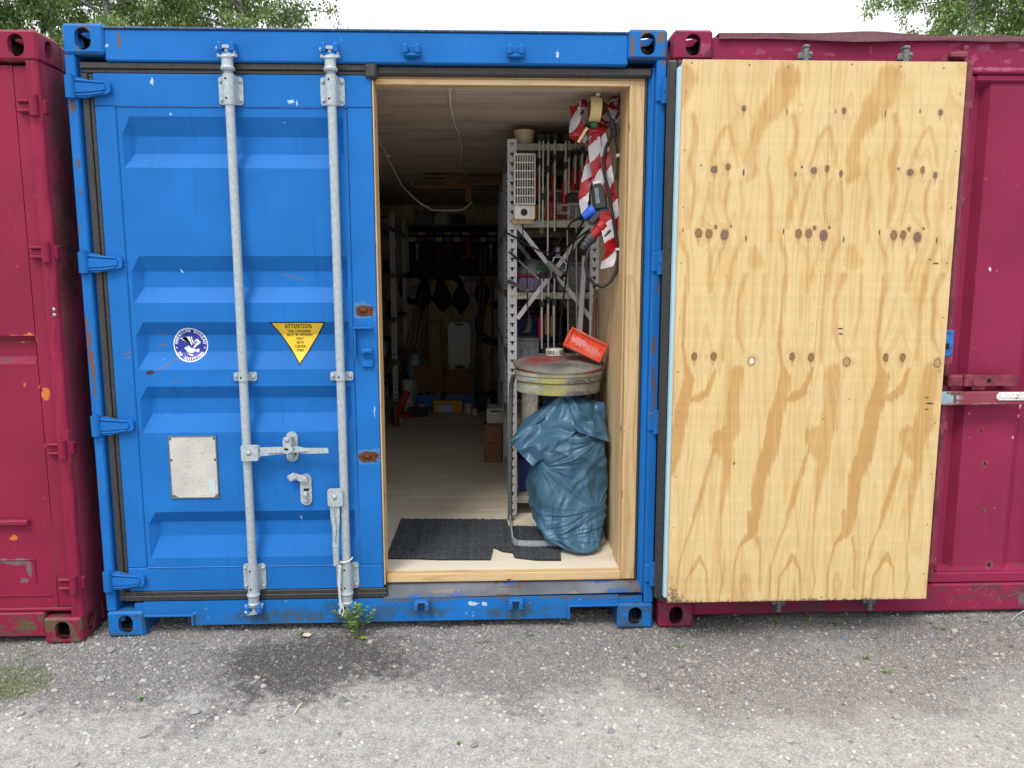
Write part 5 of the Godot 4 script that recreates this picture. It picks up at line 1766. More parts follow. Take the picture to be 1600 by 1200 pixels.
func build_weeds() -> void:
	weed("leafy green weed growing against the blue sill below the rope", "weed", -0.135, 0.035, 0.17, 8, 0.12, 31)
	weed("tiny seedling at the foot of the blue sill", "weed", -0.365, 0.018, 0.028, 2, 0.015, 32)
	weed("small seedling standing alone on the gravel before the blue casting", "weed", -0.851, 0.511, 0.016, 2, 0.010, 33)
	weed("flat little weed on the trodden dust before the open doorway", "weed", 0.37, 0.84, 0.010, 2, 0.010, 34)
	var g := "grass tufts along the containers"
	var k := 0
	for q in [[1.92, 0.03, 0.06], [2.05, 0.05, 0.07], [1.78, 0.02, 0.05], [2.06, 0.30, 0.05], [2.08, 0.42, 0.035], [1.55, 0.02, 0.035], [2.72, 0.06, 0.035], [2.5, 0.10, 0.03], [1.30, 0.16, 0.025], [0.65, 0.05, 0.025], [0.45, 0.10, 0.02]]:
		weed("thin tuft of grass in the gravel along the container fronts", "grass_tuft", q[0], q[1], q[2], 16, 0.05, 50 + k, false, g)
		k += 1
	weed("short mossy grass beside the foot of the algae-stained container", "grass_tuft", -1.45, 0.20, 0.04, 60, 0.12, 91, false)
	k = 0
	for q in [[-1.52, 0.33], [-1.40, 0.36], [-1.62, 0.38], [-1.34, 0.42], [-1.48, 0.42], [-1.56, 0.26]]:
		weed("low cushion of moss and grass on the gravel before the algae-stained container", "moss_cushion", q[0], q[1], 0.014, 90, 0.10, 120 + k, false, "moss cushions")
		k += 1
	# litter
	var p := MB.new().at(Transform3D(Basis(Vector3.UP, 0.4) * Basis(Vector3.RIGHT, 0.12), Vector3(-0.334, ground_y(-0.334, 0.04) + 0.012, 0.04)))
	p.prism(PackedVector2Array([Vector2(-0.02, -0.012), Vector2(0.012, -0.018), Vector2(0.022, 0.004), Vector2(0.004, 0.016), Vector2(-0.016, 0.010)]), -0.001, 0.001)
	p.xf = Transform3D.IDENTITY
	for i in p.v.size():
		var q := p.v[i] - Vector3(-0.334, 0, 0.04)
		var y0 := ground_y(-0.334, 0.04) + 0.012
		p.v[i] = Vector3(p.v[i].x, y0 + (p.v[i].z - 0.04) * 0.25, 0.04 - (p.v[i].y - y0))
		p.n[i] = Vector3(0, 1, 0.2).normalized()
	solo("paper_scrap", [p, M.paper], "torn beige paper scrap on the gravel by the blue sill", "paper")
	var st := MB.new().tube([Vector3(-0.245, ground_y(-0.24, 0.6) + 0.006, 0.645), Vector3(-0.24, ground_y(-0.24, 0.6) + 0.008, 0.61), Vector3(-0.232, ground_y(-0.24, 0.58) + 0.006, 0.572)], 0.003, 6)
	solo("wood_splinter", [st, M.pale_wood], "pale wood splinter on the black oil stain", "splinter")
	var wr := MB.new().tube([Vector3(2.845, ground_y(2.85, 0.06) + 0.006, 0.065), Vector3(2.90, ground_y(2.9, 0.03) + 0.014, 0.03), Vector3(2.975, ground_y(2.95, 0.0) + 0.03, -0.002)], 0.0025, 6)
	solo("wire_piece", [wr, M.galv], "short pale bent wire on the gravel by the ribbed crimson container", "wire")
	var lf := MB.new()
	lf.colored = true
	lf.col = Color(0.38, 0.40, 0.05)
	var ly := ground_y(-0.085, 0.06) + 0.010
	for a in 5: leaf_blade(lf, Vector3(-0.085, ly, 0.06), Vector3(cos(a * 1.3 + 0.3), 0.12, sin(a * 1.3 + 0.3)).normalized(), 0.022, 0.006, Vector3.UP)
	solo("fallen_leaf", [lf, M.leaf], "yellowed leaf lying on the gravel by the leafy weed", "leaf")

# ---------------------------------------------------------------- inside the blue container
func V(x: float, y: float, z: float) -> Vector3:
	return Vector3(x, y, z)

# perforated flange of a rack upright: width w, T-slots every 50 mm, standing in the x-y plane of b.xf
func slotted(b: MB, w: float, y0: float, y1: float) -> void:
	var n := int((y1 - y0) / 0.05)
	var c := w / 2
	var row := func(xa: float, xb: float, ya: float, yb: float) -> void:
		b.quad(V(xa, ya, 0), V(xb, ya, 0), V(xb, yb, 0), V(xa, yb, 0))
	for k in n:
		var y := y0 + k * 0.05
		row.call(0, w, y, y + 0.018)
		row.call(0, c - 0.0045, y + 0.018, y + 0.030)
		row.call(c + 0.0045, w, y + 0.018, y + 0.030)
		row.call(0, c - 0.0115, y + 0.030, y + 0.038)
		row.call(c + 0.0115, w, y + 0.030, y + 0.038)
		row.call(0, w, y + 0.038, y + 0.05)
	row.call(0, w, y0 + n * 0.05, y1)

# angle upright with its corner at (x, z); sx, sz say which way the flanges run
func upright(t: Node3D, x: float, z: float, sx: float, sz: float, y1: float, m: Material) -> void:
	var b := MB.new()
	b.at(Transform3D(Basis(V(sx, 0, 0), V(0, 1, 0), V(0, 0, 1)), V(x, 0, z)))
	slotted(b, 0.050, FL, y1)
	b.at(Transform3D(Basis(V(0, 0, sz), V(0, 1, 0), V(1, 0, 0)), V(x, 0, z)))
	slotted(b, 0.046, FL, y1)
	b.at(Transform3D.IDENTITY)
	b.bb(x, x + sx * 0.05, FL, FL + 0.004, z, z + sz * 0.046)
	obj("upright", [b, m], t)

func shelf(t: Node3D, x0: float, x1: float, z0: float, z1: float, y: float, m: Material) -> void:
	var b := MB.new()
	b.bb(x0, x1, y - 0.004, y, z0 + 0.002, z1 - 0.002)
	b.bb(x0, x1, y - 0.036, y - 0.0005, z1 - 0.004, z1 + 0.001, 0.001)
	b.bb(x0, x1, y - 0.036, y - 0.0005, z0, z0 + 0.004)
	b.bb(x0, x0 + 0.003, y - 0.036, y - 0.0045, z0, z1)
	b.bb(x1 - 0.003, x1, y - 0.036, y - 0.0045, z0, z1)
	obj("shelf", [b, m], t)

func strap(b: MB, a: Vector3, e: Vector3, w: float, th: float) -> void:
	var d := (e - a).normalized()
	var s := d.cross(V(0, 0, 1)).normalized()
	b.at(Transform3D(Basis(s, d, s.cross(d)), (a + e) / 2))
	b.box(Vector3.ZERO, V(w, (e - a).length(), th), 0.001)
	b.at(Transform3D.IDENTITY)

func clamp_tool(x: float, z: float, top: float, len: float, jaw: float, red: bool, k: int, place: String, group: String) -> void:
	var t := thing("bar_clamp", ("steel bar clamp with red handle hanging on the " if red else "steel bar clamp with wooden handle hanging on the ") + place, "clamp", V(x, top - len, z), group)
	obj("bar", [MB.new().bb(x - 0.0045, x + 0.0045, top - len, top, z - 0.003, z + 0.003, 0.001), M.steel], t)
	var j := MB.new()
	j.bb(x - 0.011, x + 0.011, top - 0.022, top + 0.012, z - 0.075, z + 0.012, 0.004)
	j.bb(x - 0.012, x + 0.012, top - jaw - 0.024, top - jaw + 0.010, z - 0.080, z + 0.012, 0.004)
	obj("jaw", [j, M.cast_iron], t)
	var s := MB.new().cyl(V(x, top - jaw - 0.09, z - 0.070), V(x, top - jaw + 0.05, z - 0.070), 0.005, -1, 8)
	obj("spindle", [s, M.steel], t)
	var h := MB.new().tube([V(x, top - jaw - 0.20, z - 0.070), V(x, top - jaw - 0.19, z - 0.070), V(x, top - jaw - 0.14, z - 0.070), V(x, top - jaw - 0.09, z - 0.070), V(x, top - jaw - 0.08, z - 0.070)], [0.009, 0.014, 0.016, 0.013, 0.008], 10)
	obj("grip", [h, M.red_plastic if red else M.pine_old], t)

func build_racks() -> void:
	# one rack at the front, two more behind it along the right wall
	for k in 3:
		var z1: float = [-0.90, -1.96, -3.02][k]
		var z0 := z1 - 0.98
		var t := thing("storage_rack", ["galvanised slotted rack with crossed braces just inside the doorway", "galvanised slotted rack between the braced rack and the far one", "galvanised slotted rack standing farthest from the doorway"][k], "rack", V(0.835, FL, (z0 + z1) / 2), "racks along the sack's wall")
		for x in [[0.588, 1.0], [1.084, -1.0]]:
			upright(t, x[0], z1, x[1], -1.0, 2.308, M.rack)
			upright(t, x[0], z0, x[1], 1.0, 2.308, M.rack)
		for y in [2.286, 1.886, 1.503, 1.12, 0.74, 0.36]:
			shelf(t, 0.592, 1.081, z0 + 0.003, z1 - 0.003, y, M.shelf)
		if k == 0:
			var b := MB.new()
			strap(b, V(0.640, 1.862, z1 + 0.004), V(1.05, 1.352, z1 + 0.004), 0.024, 0.003)
			obj("brace", [b, M.rack], t)
			b = MB.new()
			strap(b, V(1.05, 1.892, z1 + 0.008), V(0.640, 1.362, z1 + 0.008), 0.024, 0.003)
			obj("brace", [b, M.rack], t)
			b = MB.new()
			strap(b, V(0.640, 1.862, z0 - 0.004), V(1.05, 1.352, z0 - 0.004), 0.024, 0.003)
			obj("brace", [b, M.rack], t)
	# rack on the left, seen edge-on past the closed leaf
	var lt := thing("storage_rack", "loaded slotted rack along the wall behind the closed leaf", "rack", V(-0.74, FL, -4.3))
	for z in [[-3.25, -1.0], [-5.4, 1.0], [-4.3, -1.0]]:
		upright(lt, -0.40, z[0], -1.0, z[1], 2.2, M.rack)
		upright(lt, -1.08, z[0], 1.0, z[1], 2.2, M.rack)
	for y in [2.05, 1.62, 1.20, 0.78, 0.36]: shelf(lt, -1.077, -0.403, -5.395, -3.255, y, M.shelf)
	var rg := RandomNumberGenerator.new()
	rg.seed = 9
	var cols := ["box_white", "box_grey", "cardboard", "box_dark", "box_blue", "box_red"]
	var nm := ["pale", "grey", "brown", "dark", "blue", "red"]
	# boxes on the shelves of the left rack and the two hidden racks
	for sh in [[-0.74, 0.46, -5.3, -3.35, [0.36, 0.78, 1.20, 1.62, 2.05], "rack behind the closed leaf", 1], [0.83, 0.40, -2.88, -2.02, [0.36, 0.74, 1.12, 1.503, 1.886], "middle slotted rack", 2], [0.83, 0.40, -3.94, -3.08, [0.36, 0.74, 1.12, 1.503, 1.886], "farthest slotted rack", 3]]:
		for y in sh[4]:
			var z: float = sh[3]
			while z > sh[2] + 0.12:
				var w := rg.randf_range(0.14, 0.34)
				var k := rg.randi() % 6
				var h := rg.randf_range(0.10, 0.24)
				if z - w < sh[2]: break
				if rg.randf() < 0.82:
					var hw: float = sh[1] * rg.randf_range(0.75, 1.0) / 2
					var b := MB.new().bb(sh[0] - hw, sh[0] + hw, y + 0.0005, y + h, z - w, z - 0.012, 0.006)
					var lid := MB.new().bb(sh[0] - hw - 0.004, sh[0] + hw + 0.004, y + h + 0.0005, y + h + 0.014, z - w - 0.003, z - 0.009, 0.004)
					var t := thing("storage_box", "%s storage box on the %s, shelf %s" % [nm[k], sh[5], {0.36: "nearest the floor", 0.78: "second from the floor", 0.74: "second from the floor", 1.20: "third from the floor", 1.12: "third from the floor", 1.62: "fourth from the floor", 1.503: "fourth from the floor", 2.05: "at the top", 1.886: "at the top"}[y]], "box", V(sh[0], y, z - w / 2), "boxes on the inner racks")
					obj("body", [b, M[cols[k]]], t)
					obj("lid", [lid, M[cols[(k + 1) % 6]]], t)
				z -= w + rg.randf_range(0.01, 0.08)

func build_front_rack_goods() -> void:
	var Z := -0.90
	# fan heater hung on the front upright
	var h := thing("fan_heater", "white fan heater with grille and black knob hung on the braced rack", "heater", V(0.676, 1.88, -0.86))
	var b := MB.new()
	b.bb(0.620, 0.731, 1.886, 1.958, -0.892, -0.815, 0.006)
	b.bb(0.620, 0.731, 1.958, 2.222, -0.892, -0.862, 0.004)
	b.bb(0.620, 0.6245, 1.958, 2.222, -0.862, -0.817, 0.001)
	b.bb(0.7265, 0.731, 1.958, 2.222, -0.862, -0.817, 0.001)
	obj("body", [b, M.heater_white], h)
	var ring := []
	for k in 28: ring.push_back(V(0.6755 + cos(TAU * k / 28) * 0.040, 2.085 + sin(TAU * k / 28) * 0.076, -0.845))
	obj("fan_opening", [MB.new().bb(0.6255, 0.7255, 1.962, 2.217, -0.8615, -0.858), M.heater_inside, MB.new().tube(ring, 0.006, 6, true), M.black], h)
	var g := MB.new()
	for k in 9: g.bb(0.622 + k * 0.01306 + 0.001, 0.622 + k * 0.01306 + 0.0052, 1.960, 2.221, -0.823, -0.8165, 0.001)
	for k in 7: g.bb(0.6215, 0.7295, 1.962 + k * 0.0422, 1.968 + k * 0.0422, -0.8165, -0.8135, 0.001)
	obj("grille", [g, M.heater_white], h)
	obj("knob", [MB.new().cyl(V(0.672, 1.922, -0.816), V(0.672, 1.922, -0.803), 0.0185, 0.0165, 20), M.black], h)
	var mk := MB.new()
	for k in 5: mk.bb(0.699, 0.722, 1.902 + k * 0.010, 1.9035 + k * 0.010, -0.815, -0.8146)
	mk.bb(0.640, 0.660, 1.9485, 1.950, -0.815, -0.8146)
	mk.bb(0.688, 0.720, 1.9485, 1.950, -0.815, -0.8146)
	obj("dial_print", [mk, M.box_grey], h)
	obj("backing_board", [MB.new().bb(0.612, 0.724, 1.866, 1.8855, -0.893, -0.845, 0.001), M.pine], h)
	obj("cord", [MB.new().tube([V(0.668, 1.888, -0.85), V(0.668, 1.80, -0.85), V(0.688, 1.66, -0.86), V(0.694, 1.52, -0.86), V(0.694, 1.44, -0.865), V(0.702, 1.39, -0.868), V(0.708, 1.36, -0.87)], 0.0035, 7), M.black, MB.new().tube([V(0.705, 1.375, -0.868), V(0.708, 1.33, -0.87), V(0.698, 1.295, -0.87), V(0.675, 1.29, -0.87)], [0.008, 0.017, 0.019, 0.006], 9), M.cast_iron], h)
	# bowl on the top shelf
	var bw := MB.new().lathe(V(0.682, 2.2865, -1.0), [Vector2(0.0, 0.0), Vector2(0.044, 0.0), Vector2(0.049, 0.012), Vector2(0.057, 0.078), Vector2(0.059, 0.081), Vector2(0.055, 0.081), Vector2(0.046, 0.014), Vector2(0.0, 0.008)], 32)
	solo("plastic_bowl", [bw, M.cream], "cream plastic bowl on the top shelf of the braced rack", "bowl")
	# clamps on the top shelf edge and on the shelf behind the crossed braces
	var k := 0
	for q in [[0.757, 0.44, 0.12, true], [0.776, 0.47, 0.30, false], [0.803, 0.62, 0.16, false], [0.839, 0.49, 0.10, true], [0.897, 0.30, 0.14, true], [0.914, 0.29, 0.08, false], [0.948, 0.24, 0.07, true], [0.984, 0.18, 0.06, true]]:
		clamp_tool(q[0], -0.885, 2.318, q[1], q[2], q[3], k, "top shelf edge of the braced rack", "clamps on the top shelf edge")
		k += 1
	for q in [[0.772, 0.40, 0.15, true], [0.806, 0.42, 0.13, false], [0.838, 0.40, 0.14, false]]:
		clamp_tool(q[0], -0.862, 1.60, q[1], q[2], q[3], k, "rack behind the crossed braces", "clamps behind the crossed braces")
		k += 1
	for q in [[0.905, 1.86, 1.22], [0.952, 1.95, 1.24]]:
		solo("steel_rod", [MB.new().cyl(V(q[0], q[1], -0.868), V(q[0] + 0.012, q[2], -0.872), 0.004, -1, 8), M.steel], "thin upright steel rod leaning in front of the crossed braces", "rod", "thin rods at the braced rack")
	# first-aid box, yellow and red tins on the second shelf
	var fa := thing("first_aid_box", "white box with red square print on the braced rack", "box", V(0.92, 1.886, -1.05))
	obj("body", [MB.new().bb(0.86, 0.995, 1.8865, 1.995, -1.15, -1.05, 0.005), M.box_white], fa)
	obj("print", [MB.new().bb(0.895, 0.925, 1.945, 1.975, -1.0495, -1.0488), M.red_plastic, MB.new().bb(0.94, 0.985, 1.90, 1.98, -1.0495, -1.0488), M.box_grey, MB.new().bb(0.865, 0.925, 1.905, 1.93, -1.0495, -1.0488), M.box_red], fa)
	var cn := thing("clear_crate", "clear plastic crate standing behind the red print box", "crate", V(0.9, 1.886, -1.25))
	obj("body", [MB.new().bb(0.80, 1.06, 1.8865, 2.06, -1.42, -1.16, 0.01), M.box_grey], cn)
	obj("rim", [MB.new().bb(0.79, 1.07, 2.0605, 2.075, -1.43, -1.15, 0.004), M.box_white], cn)
	solo("yellow_tin", [MB.new().lathe(V(0.774, 1.8865, -1.0), [Vector2(0, 0), Vector2(0.032, 0), Vector2(0.034, 0.004), Vector2(0.034, 0.084), Vector2(0.030, 0.09), Vector2(0.0, 0.091)], 22), M.yellow_plastic], "yellow tin on the second shelf beside the heater", "tin")
	var rt := thing("red_bottle", "red plastic bottle on the second shelf behind the clamps", "bottle", V(0.83, 1.886, -1.0))
	obj("body", [MB.new().lathe(V(0.828, 1.8865, -0.99), [Vector2(0, 0), Vector2(0.028, 0), Vector2(0.031, 0.006), Vector2(0.031, 0.10), Vector2(0.014, 0.125), Vector2(0.012, 0.14), Vector2(0, 0.14)], 20), M.red_plastic], rt)
	obj("cap", [MB.new().lathe(V(0.828, 2.0268, -0.99), [Vector2(0, 0), Vector2(0.014, 0), Vector2(0.014, 0.022), Vector2(0, 0.023)], 16), M.box_white], rt)
	# third shelf: tubs
	var tb := thing("storage_tub", "clear tub of purple and blue goods with a red lid behind the braces", "tub", V(0.73, 1.503, -1.06))
	obj("body", [MB.new().bb(0.648, 0.83, 1.5035, 1.588, -1.22, -1.00, 0.008), M.tub_purple], tb)
	obj("lid", [MB.new().bb(0.643, 0.835, 1.5885, 1.602, -1.225, -0.995, 0.004), M.red_plastic], tb)
	var bg := thing("goods_bag", "grey and green bag of goods lying on the red-lidded tub", "bag", V(0.74, 1.602, -1.08))
	obj("body", [MB.new().sheet(24, 12, func(u: float, v: float) -> Vector3:
		var a := u * TAU
		var hgt := sin(v * PI / 2)
		var r := cos(v * PI / 2) * (1.0 + 0.12 * sin(a * 5 + 1.0))
		return V(0.74 + cos(a) * 0.095 * r, 1.6025 + hgt * 0.075 * (1.0 + 0.1 * sin(a * 3)), -1.08 - sin(a) * 0.085 * r)), M.box_grey], bg)
	obj("green_label", [MB.new().at(Transform3D(Basis(V(1, 0, 0), -0.35), V(0.775, 1.638, -0.998))).box(Vector3.ZERO, V(0.05, 0.035, 0.004), 0.001), M.green_plastic], bg)
	var gb := thing("storage_tub", "grey lidded tub on the shelf beside the red-lidded tub", "tub", V(0.96, 1.503, -1.08))
	obj("body", [MB.new().bb(0.87, 1.06, 1.5035, 1.655, -1.25, -1.02, 0.008), M.box_grey], gb)
	obj("lid", [MB.new().bb(0.865, 1.065, 1.6555, 1.668, -1.255, -1.015, 0.004), M.box_grey], gb)
	# caulking gun, spray can, screwdriver and tube among the braces
	var cg := thing("caulking_gun", "caulking gun with silver barrel hung on the crossed braces", "caulking gun", V(0.85, 1.58, -0.84))
	obj("barrel", [MB.new().cyl(V(0.806, 1.660, -0.872), V(0.876, 1.588, -0.790), 0.0165, -1, 18), M.steel], cg)
	obj("front_cap", [MB.new().cyl(V(0.8762, 1.5878, -0.7898), V(0.885, 1.579, -0.780), 0.0185, 0.016, 18), M.black, MB.new().cyl(V(0.8851, 1.5789, -0.7799), V(0.887, 1.577, -0.778), 0.008, -1, 12), M.heater_white], cg)
	var hx := []
	for q in [[0.838, 1.692], [0.872, 1.692], [0.905, 1.655], [0.900, 1.622], [0.862, 1.612], [0.822, 1.648]]: hx.push_back(V(q[0], q[1], -0.878))
	obj("handle_frame", [MB.new().tube(hx, 0.0055, 8, true), M.rack], cg)
	obj("trigger", [MB.new().bb(0.846, 0.868, 1.692, 1.744, -0.888, -0.868, 0.005), M.lavender, MB.new().tube([V(0.842, 1.62, -0.88), V(0.90, 1.612, -0.88)], 0.009, 8), M.mauve], cg)
	var sd := thing("screwdriver", "long thin screwdriver stuck through the front upright of the rack", "screwdriver", V(0.67, 1.57, -0.84))
	obj("shaft", [MB.new().cyl(V(0.648, 1.672, -0.875), V(0.752, 1.574, -0.79), 0.0042, -1, 8), M.steel], sd)
	obj("handle", [MB.new().tube([V(0.596, 1.722, -0.892), V(0.604, 1.714, -0.889), V(0.640, 1.680, -0.878), V(0.650, 1.670, -0.874)], [0.004, 0.006, 0.007, 0.004], 8), M.cast_iron], sd)
	solo("socket_extension", [MB.new().tube([V(0.598, 1.562, -0.890), V(0.612, 1.556, -0.87), V(0.680, 1.522, -0.78), V(0.690, 1.517, -0.765)], [0.015, 0.012, 0.009, 0.009], 12), M.chrome], "short shiny steel tube stuck in a slot of the front upright", "tube")
	# aluminium bar leaning behind the stand
	solo("aluminium_bar", [MB.new().at(Transform3D(Basis(V(0, 0, 1), -0.055), V(0.962, 1.0, -0.862))).box(Vector3.ZERO, V(0.027, 1.40, 0.012), 0.002), M.lavender_white], "pale lavender-grey aluminium bar leaning upright against the rack", "bar")
	solo("wooden_handle", [MB.new().tube([V(1.03, 0.27, -0.84), V(1.045, 0.8, -0.86), V(1.062, 1.40, -0.882), V(1.066, 1.52, -0.885)], [0.014, 0.014, 0.013, 0.010], 10), M.pine_old], "dark wooden tool handle leaning upright beside the aluminium bar", "handle")
	# lower shelves, seen round the bag
	for q in [[0.64, 0.77, 1.1205, 1.245, -1.22, -1.02, "box_grey", "grey parts case on the shelf just above the stand's lid"], [0.78, 0.92, 1.1205, 1.215, -1.22, -1.04, "box_dark", "dark parts case beside the grey one above the stand's lid"], [0.675, 0.765, 0.7405, 0.945, -1.16, -1.02, "box_white", "white carton on the shelf behind the blue sack"], [0.79, 0.86, 0.7405, 0.93, -1.2, -1.02, "box_dark", "dark carton beside the white one behind the blue sack"], [0.655, 0.735, 0.3605, 0.55, -1.2, -1.0, "box_blue", "dark blue tub low on the rack beside the sack"]]:
		var bx := thing("storage_box", q[7], "box", V(q[0], q[2], q[5]))
		obj("body", [MB.new().bb(q[0], q[1], q[2], q[3] - 0.014, q[4], q[5], 0.005), M[q[6]]], bx)
		obj("lid", [MB.new().bb(q[0] - 0.003, q[1] + 0.003, q[3] - 0.0135, q[3], q[4] - 0.003, q[5] + 0.003, 0.003), M[q[6]]], bx)
	solo("yellow_tag", [MB.new().bb(0.652, 0.672, 0.728, 0.756, -0.898, -0.895, 0.001), M.yellow_plastic], "small yellow tag on the rack shelf edge by the sack", "tag")

func build_stand() -> void:
	var t := thing("sack_stand", "paint-stained round steel sack holder with hinged lid and flat base hoop", "sack stand", V(0.83, FL, -0.6))
	var tilt := Transform3D(Basis(V(1, 0, 0), 0.11), V(0.84, 1.152, -0.61))
	var l := MB.new().at(tilt)
	var dn := noise(9.0, 14, 2)
	l.sheet(72, 14, func(u: float, v: float) -> Vector3:
		var a := u * TAU
		var r := 0.230 * (1.0 - v)
		var dent := dn.get_noise_2d(cos(a) * r * 3.0, sin(a) * r * 3.0) * 0.004
		return V(cos(a) * r, 0.032 * (1.0 - pow(r / 0.23, 2.0)) + dent - (0.006 if v == 0.0 else 0.0), -sin(a) * r))
	for i in l.v.size():
		var p := tilt.affine_inverse() * l.v[i]
		l.t[i] = Vector2(p.x, p.z)
	l.lathe(Vector3.ZERO, [Vector2(0.222, -0.014), Vector2(0.231, -0.012), Vector2(0.232, -0.004), Vector2(0.229, -0.002)], 64)
	obj("lid", [l, M.lid_paint], t)
	var r1 := MB.new().lathe(V(0.84, 1.068, -0.61), [Vector2(0.206, 0.0), Vector2(0.217, 0.0), Vector2(0.222, 0.004), Vector2(0.222, 0.030), Vector2(0.227, 0.034), Vector2(0.227, 0.052), Vector2(0.218, 0.056), Vector2(0.210, 0.05), Vector2(0.206, 0.0)], 64)
	obj("rim", [r1, M.rim_paint], t)
	var r2 := MB.new().lathe(V(0.84, 1.010, -0.61), [Vector2(0.205, 0.0), Vector2(0.213, 0.0), Vector2(0.214, 0.003), Vector2(0.214, 0.056), Vector2(0.208, 0.0575), Vector2(0.205, 0.0)], 64)
	obj("clamp_ring", [r2, M.rim_paint], t)
	obj("leg", [MB.new().tube([V(0.632, 1.08, -0.66), V(0.612, 1.07, -0.70), V(0.602, 1.02, -0.745), V(0.599, 0.9, -0.77), V(0.597, 0.6, -0.785), V(0.596, 0.262, -0.80)], 0.0125, 12), M.galv_dull], t)
	obj("leg", [MB.new().tube([V(1.045, 1.08, -0.66), V(1.058, 1.06, -0.70), V(1.064, 1.0, -0.745), V(1.064, 0.6, -0.785), V(1.062, 0.262, -0.80)], 0.0125, 12), M.galv_dull], t)
	var hp := MB.new()
	var pts := [V(0.596, 0, -0.83), V(0.596, 0, -0.60), V(0.597, 0, -0.44), V(0.604, 0, -0.405), V(0.622, 0, -0.384), V(0.66, 0, -0.374), V(0.83, 0, -0.370), V(1.0, 0, -0.378), V(1.04, 0, -0.39), V(1.058, 0, -0.42), V(1.063, 0, -0.6), V(1.063, 0, -0.83)]
	for i in pts.size() - 1:
		var a: Vector3 = pts[i]
		var e: Vector3 = pts[i + 1]
		var o := V(-(e - a).z, 0, (e - a).x).normalized() * -0.004
		var y0 := V(0, FL + 0.010, 0)
		var y1 := V(0, FL + 0.038, 0)
		hp.quad(a + y0 - o, e + y0 - o, e + y1 - o, a + y1 - o)
		hp.quad(e + y0 + o, a + y0 + o, a + y1 + o, e + y1 + o)
		hp.quad(a + y1 - o, e + y1 - o, e + y1 + o, a + y1 + o)
		hp.quad(a + y0 + o, e + y0 + o, e + y0 - o, a + y0 - o)
	hp.bb(0.58, 0.62, FL + 0.0085, FL + 0.014, -0.88, -0.82, 0.001)
	obj("base_hoop", [hp, M.galv], t)
	# roll of printed tape and the orange tray on the lid
	var tp := thing("printed_tape_roll", "white tape roll with black print on the stand's lid", "tape", V(0.822, 1.187, -0.64))
	obj("roll", [MB.new().lathe(V(0.822, 1.186, -0.645), [Vector2(0.036, 0.0), Vector2(0.0445, 0.0), Vector2(0.045, 0.002), Vector2(0.045, 0.032), Vector2(0.044, 0.034), Vector2(0.036, 0.034), Vector2(0.036, 0.0)], 40), M.box_white], tp)
	var lt := MB.new()
	var word := "IME:VA"
	for i in word.length():
		var a := deg_to_rad(-150.0 + 24.0 * i)
		var c := V(0.822 + cos(a) * 0.0455, 1.202, -0.645 - sin(a) * 0.0455)
		lt.text(word[i], 0.019, Transform3D(Basis(V(-sin(a), 0, -cos(a)), V(0, 1, 0), V(cos(a), 0, -sin(a))), c))
	obj("print", [lt, M.print_black], tp)
	var ob := thing("orange_tray", "scuffed orange plastic tray tipped on its edge against the plywood wall", "tray", V(0.97, 1.15, -0.50))
	var ox := Transform3D(Basis(V(0, 0, 1), -0.462) * Basis(V(1, 0, 0), -0.22), V(0.966, 1.250, -0.515))
	var tr := MB.new().at(ox)
	tr.box(V(0, 0, -0.03), V(0.200, 0.100, 0.050), 0.008)
	tr.box(V(0, 0.046, 0.0), V(0.204, 0.010, 0.016), 0.003)
	tr.box(V(0, -0.046, 0.0), V(0.204, 0.010, 0.016), 0.003)
	tr.box(V(-0.097, 0, 0.0), V(0.010, 0.082, 0.016), 0.003)
	tr.box(V(0.097, 0, 0.0), V(0.010, 0.082, 0.016), 0.003)
	obj("shell", [tr, M.orange_scuffed], ob)
	obj("moulded_lip", [MB.new().at(ox).box(V(-0.055, 0.030, -0.002), V(0.07, 0.006, 0.006), 0.002), M.orange_plastic], ob)

func tri_wave(t: float) -> float:
	return absf(fposmod(t, 2.0) - 1.0) * 2.0 - 1.0

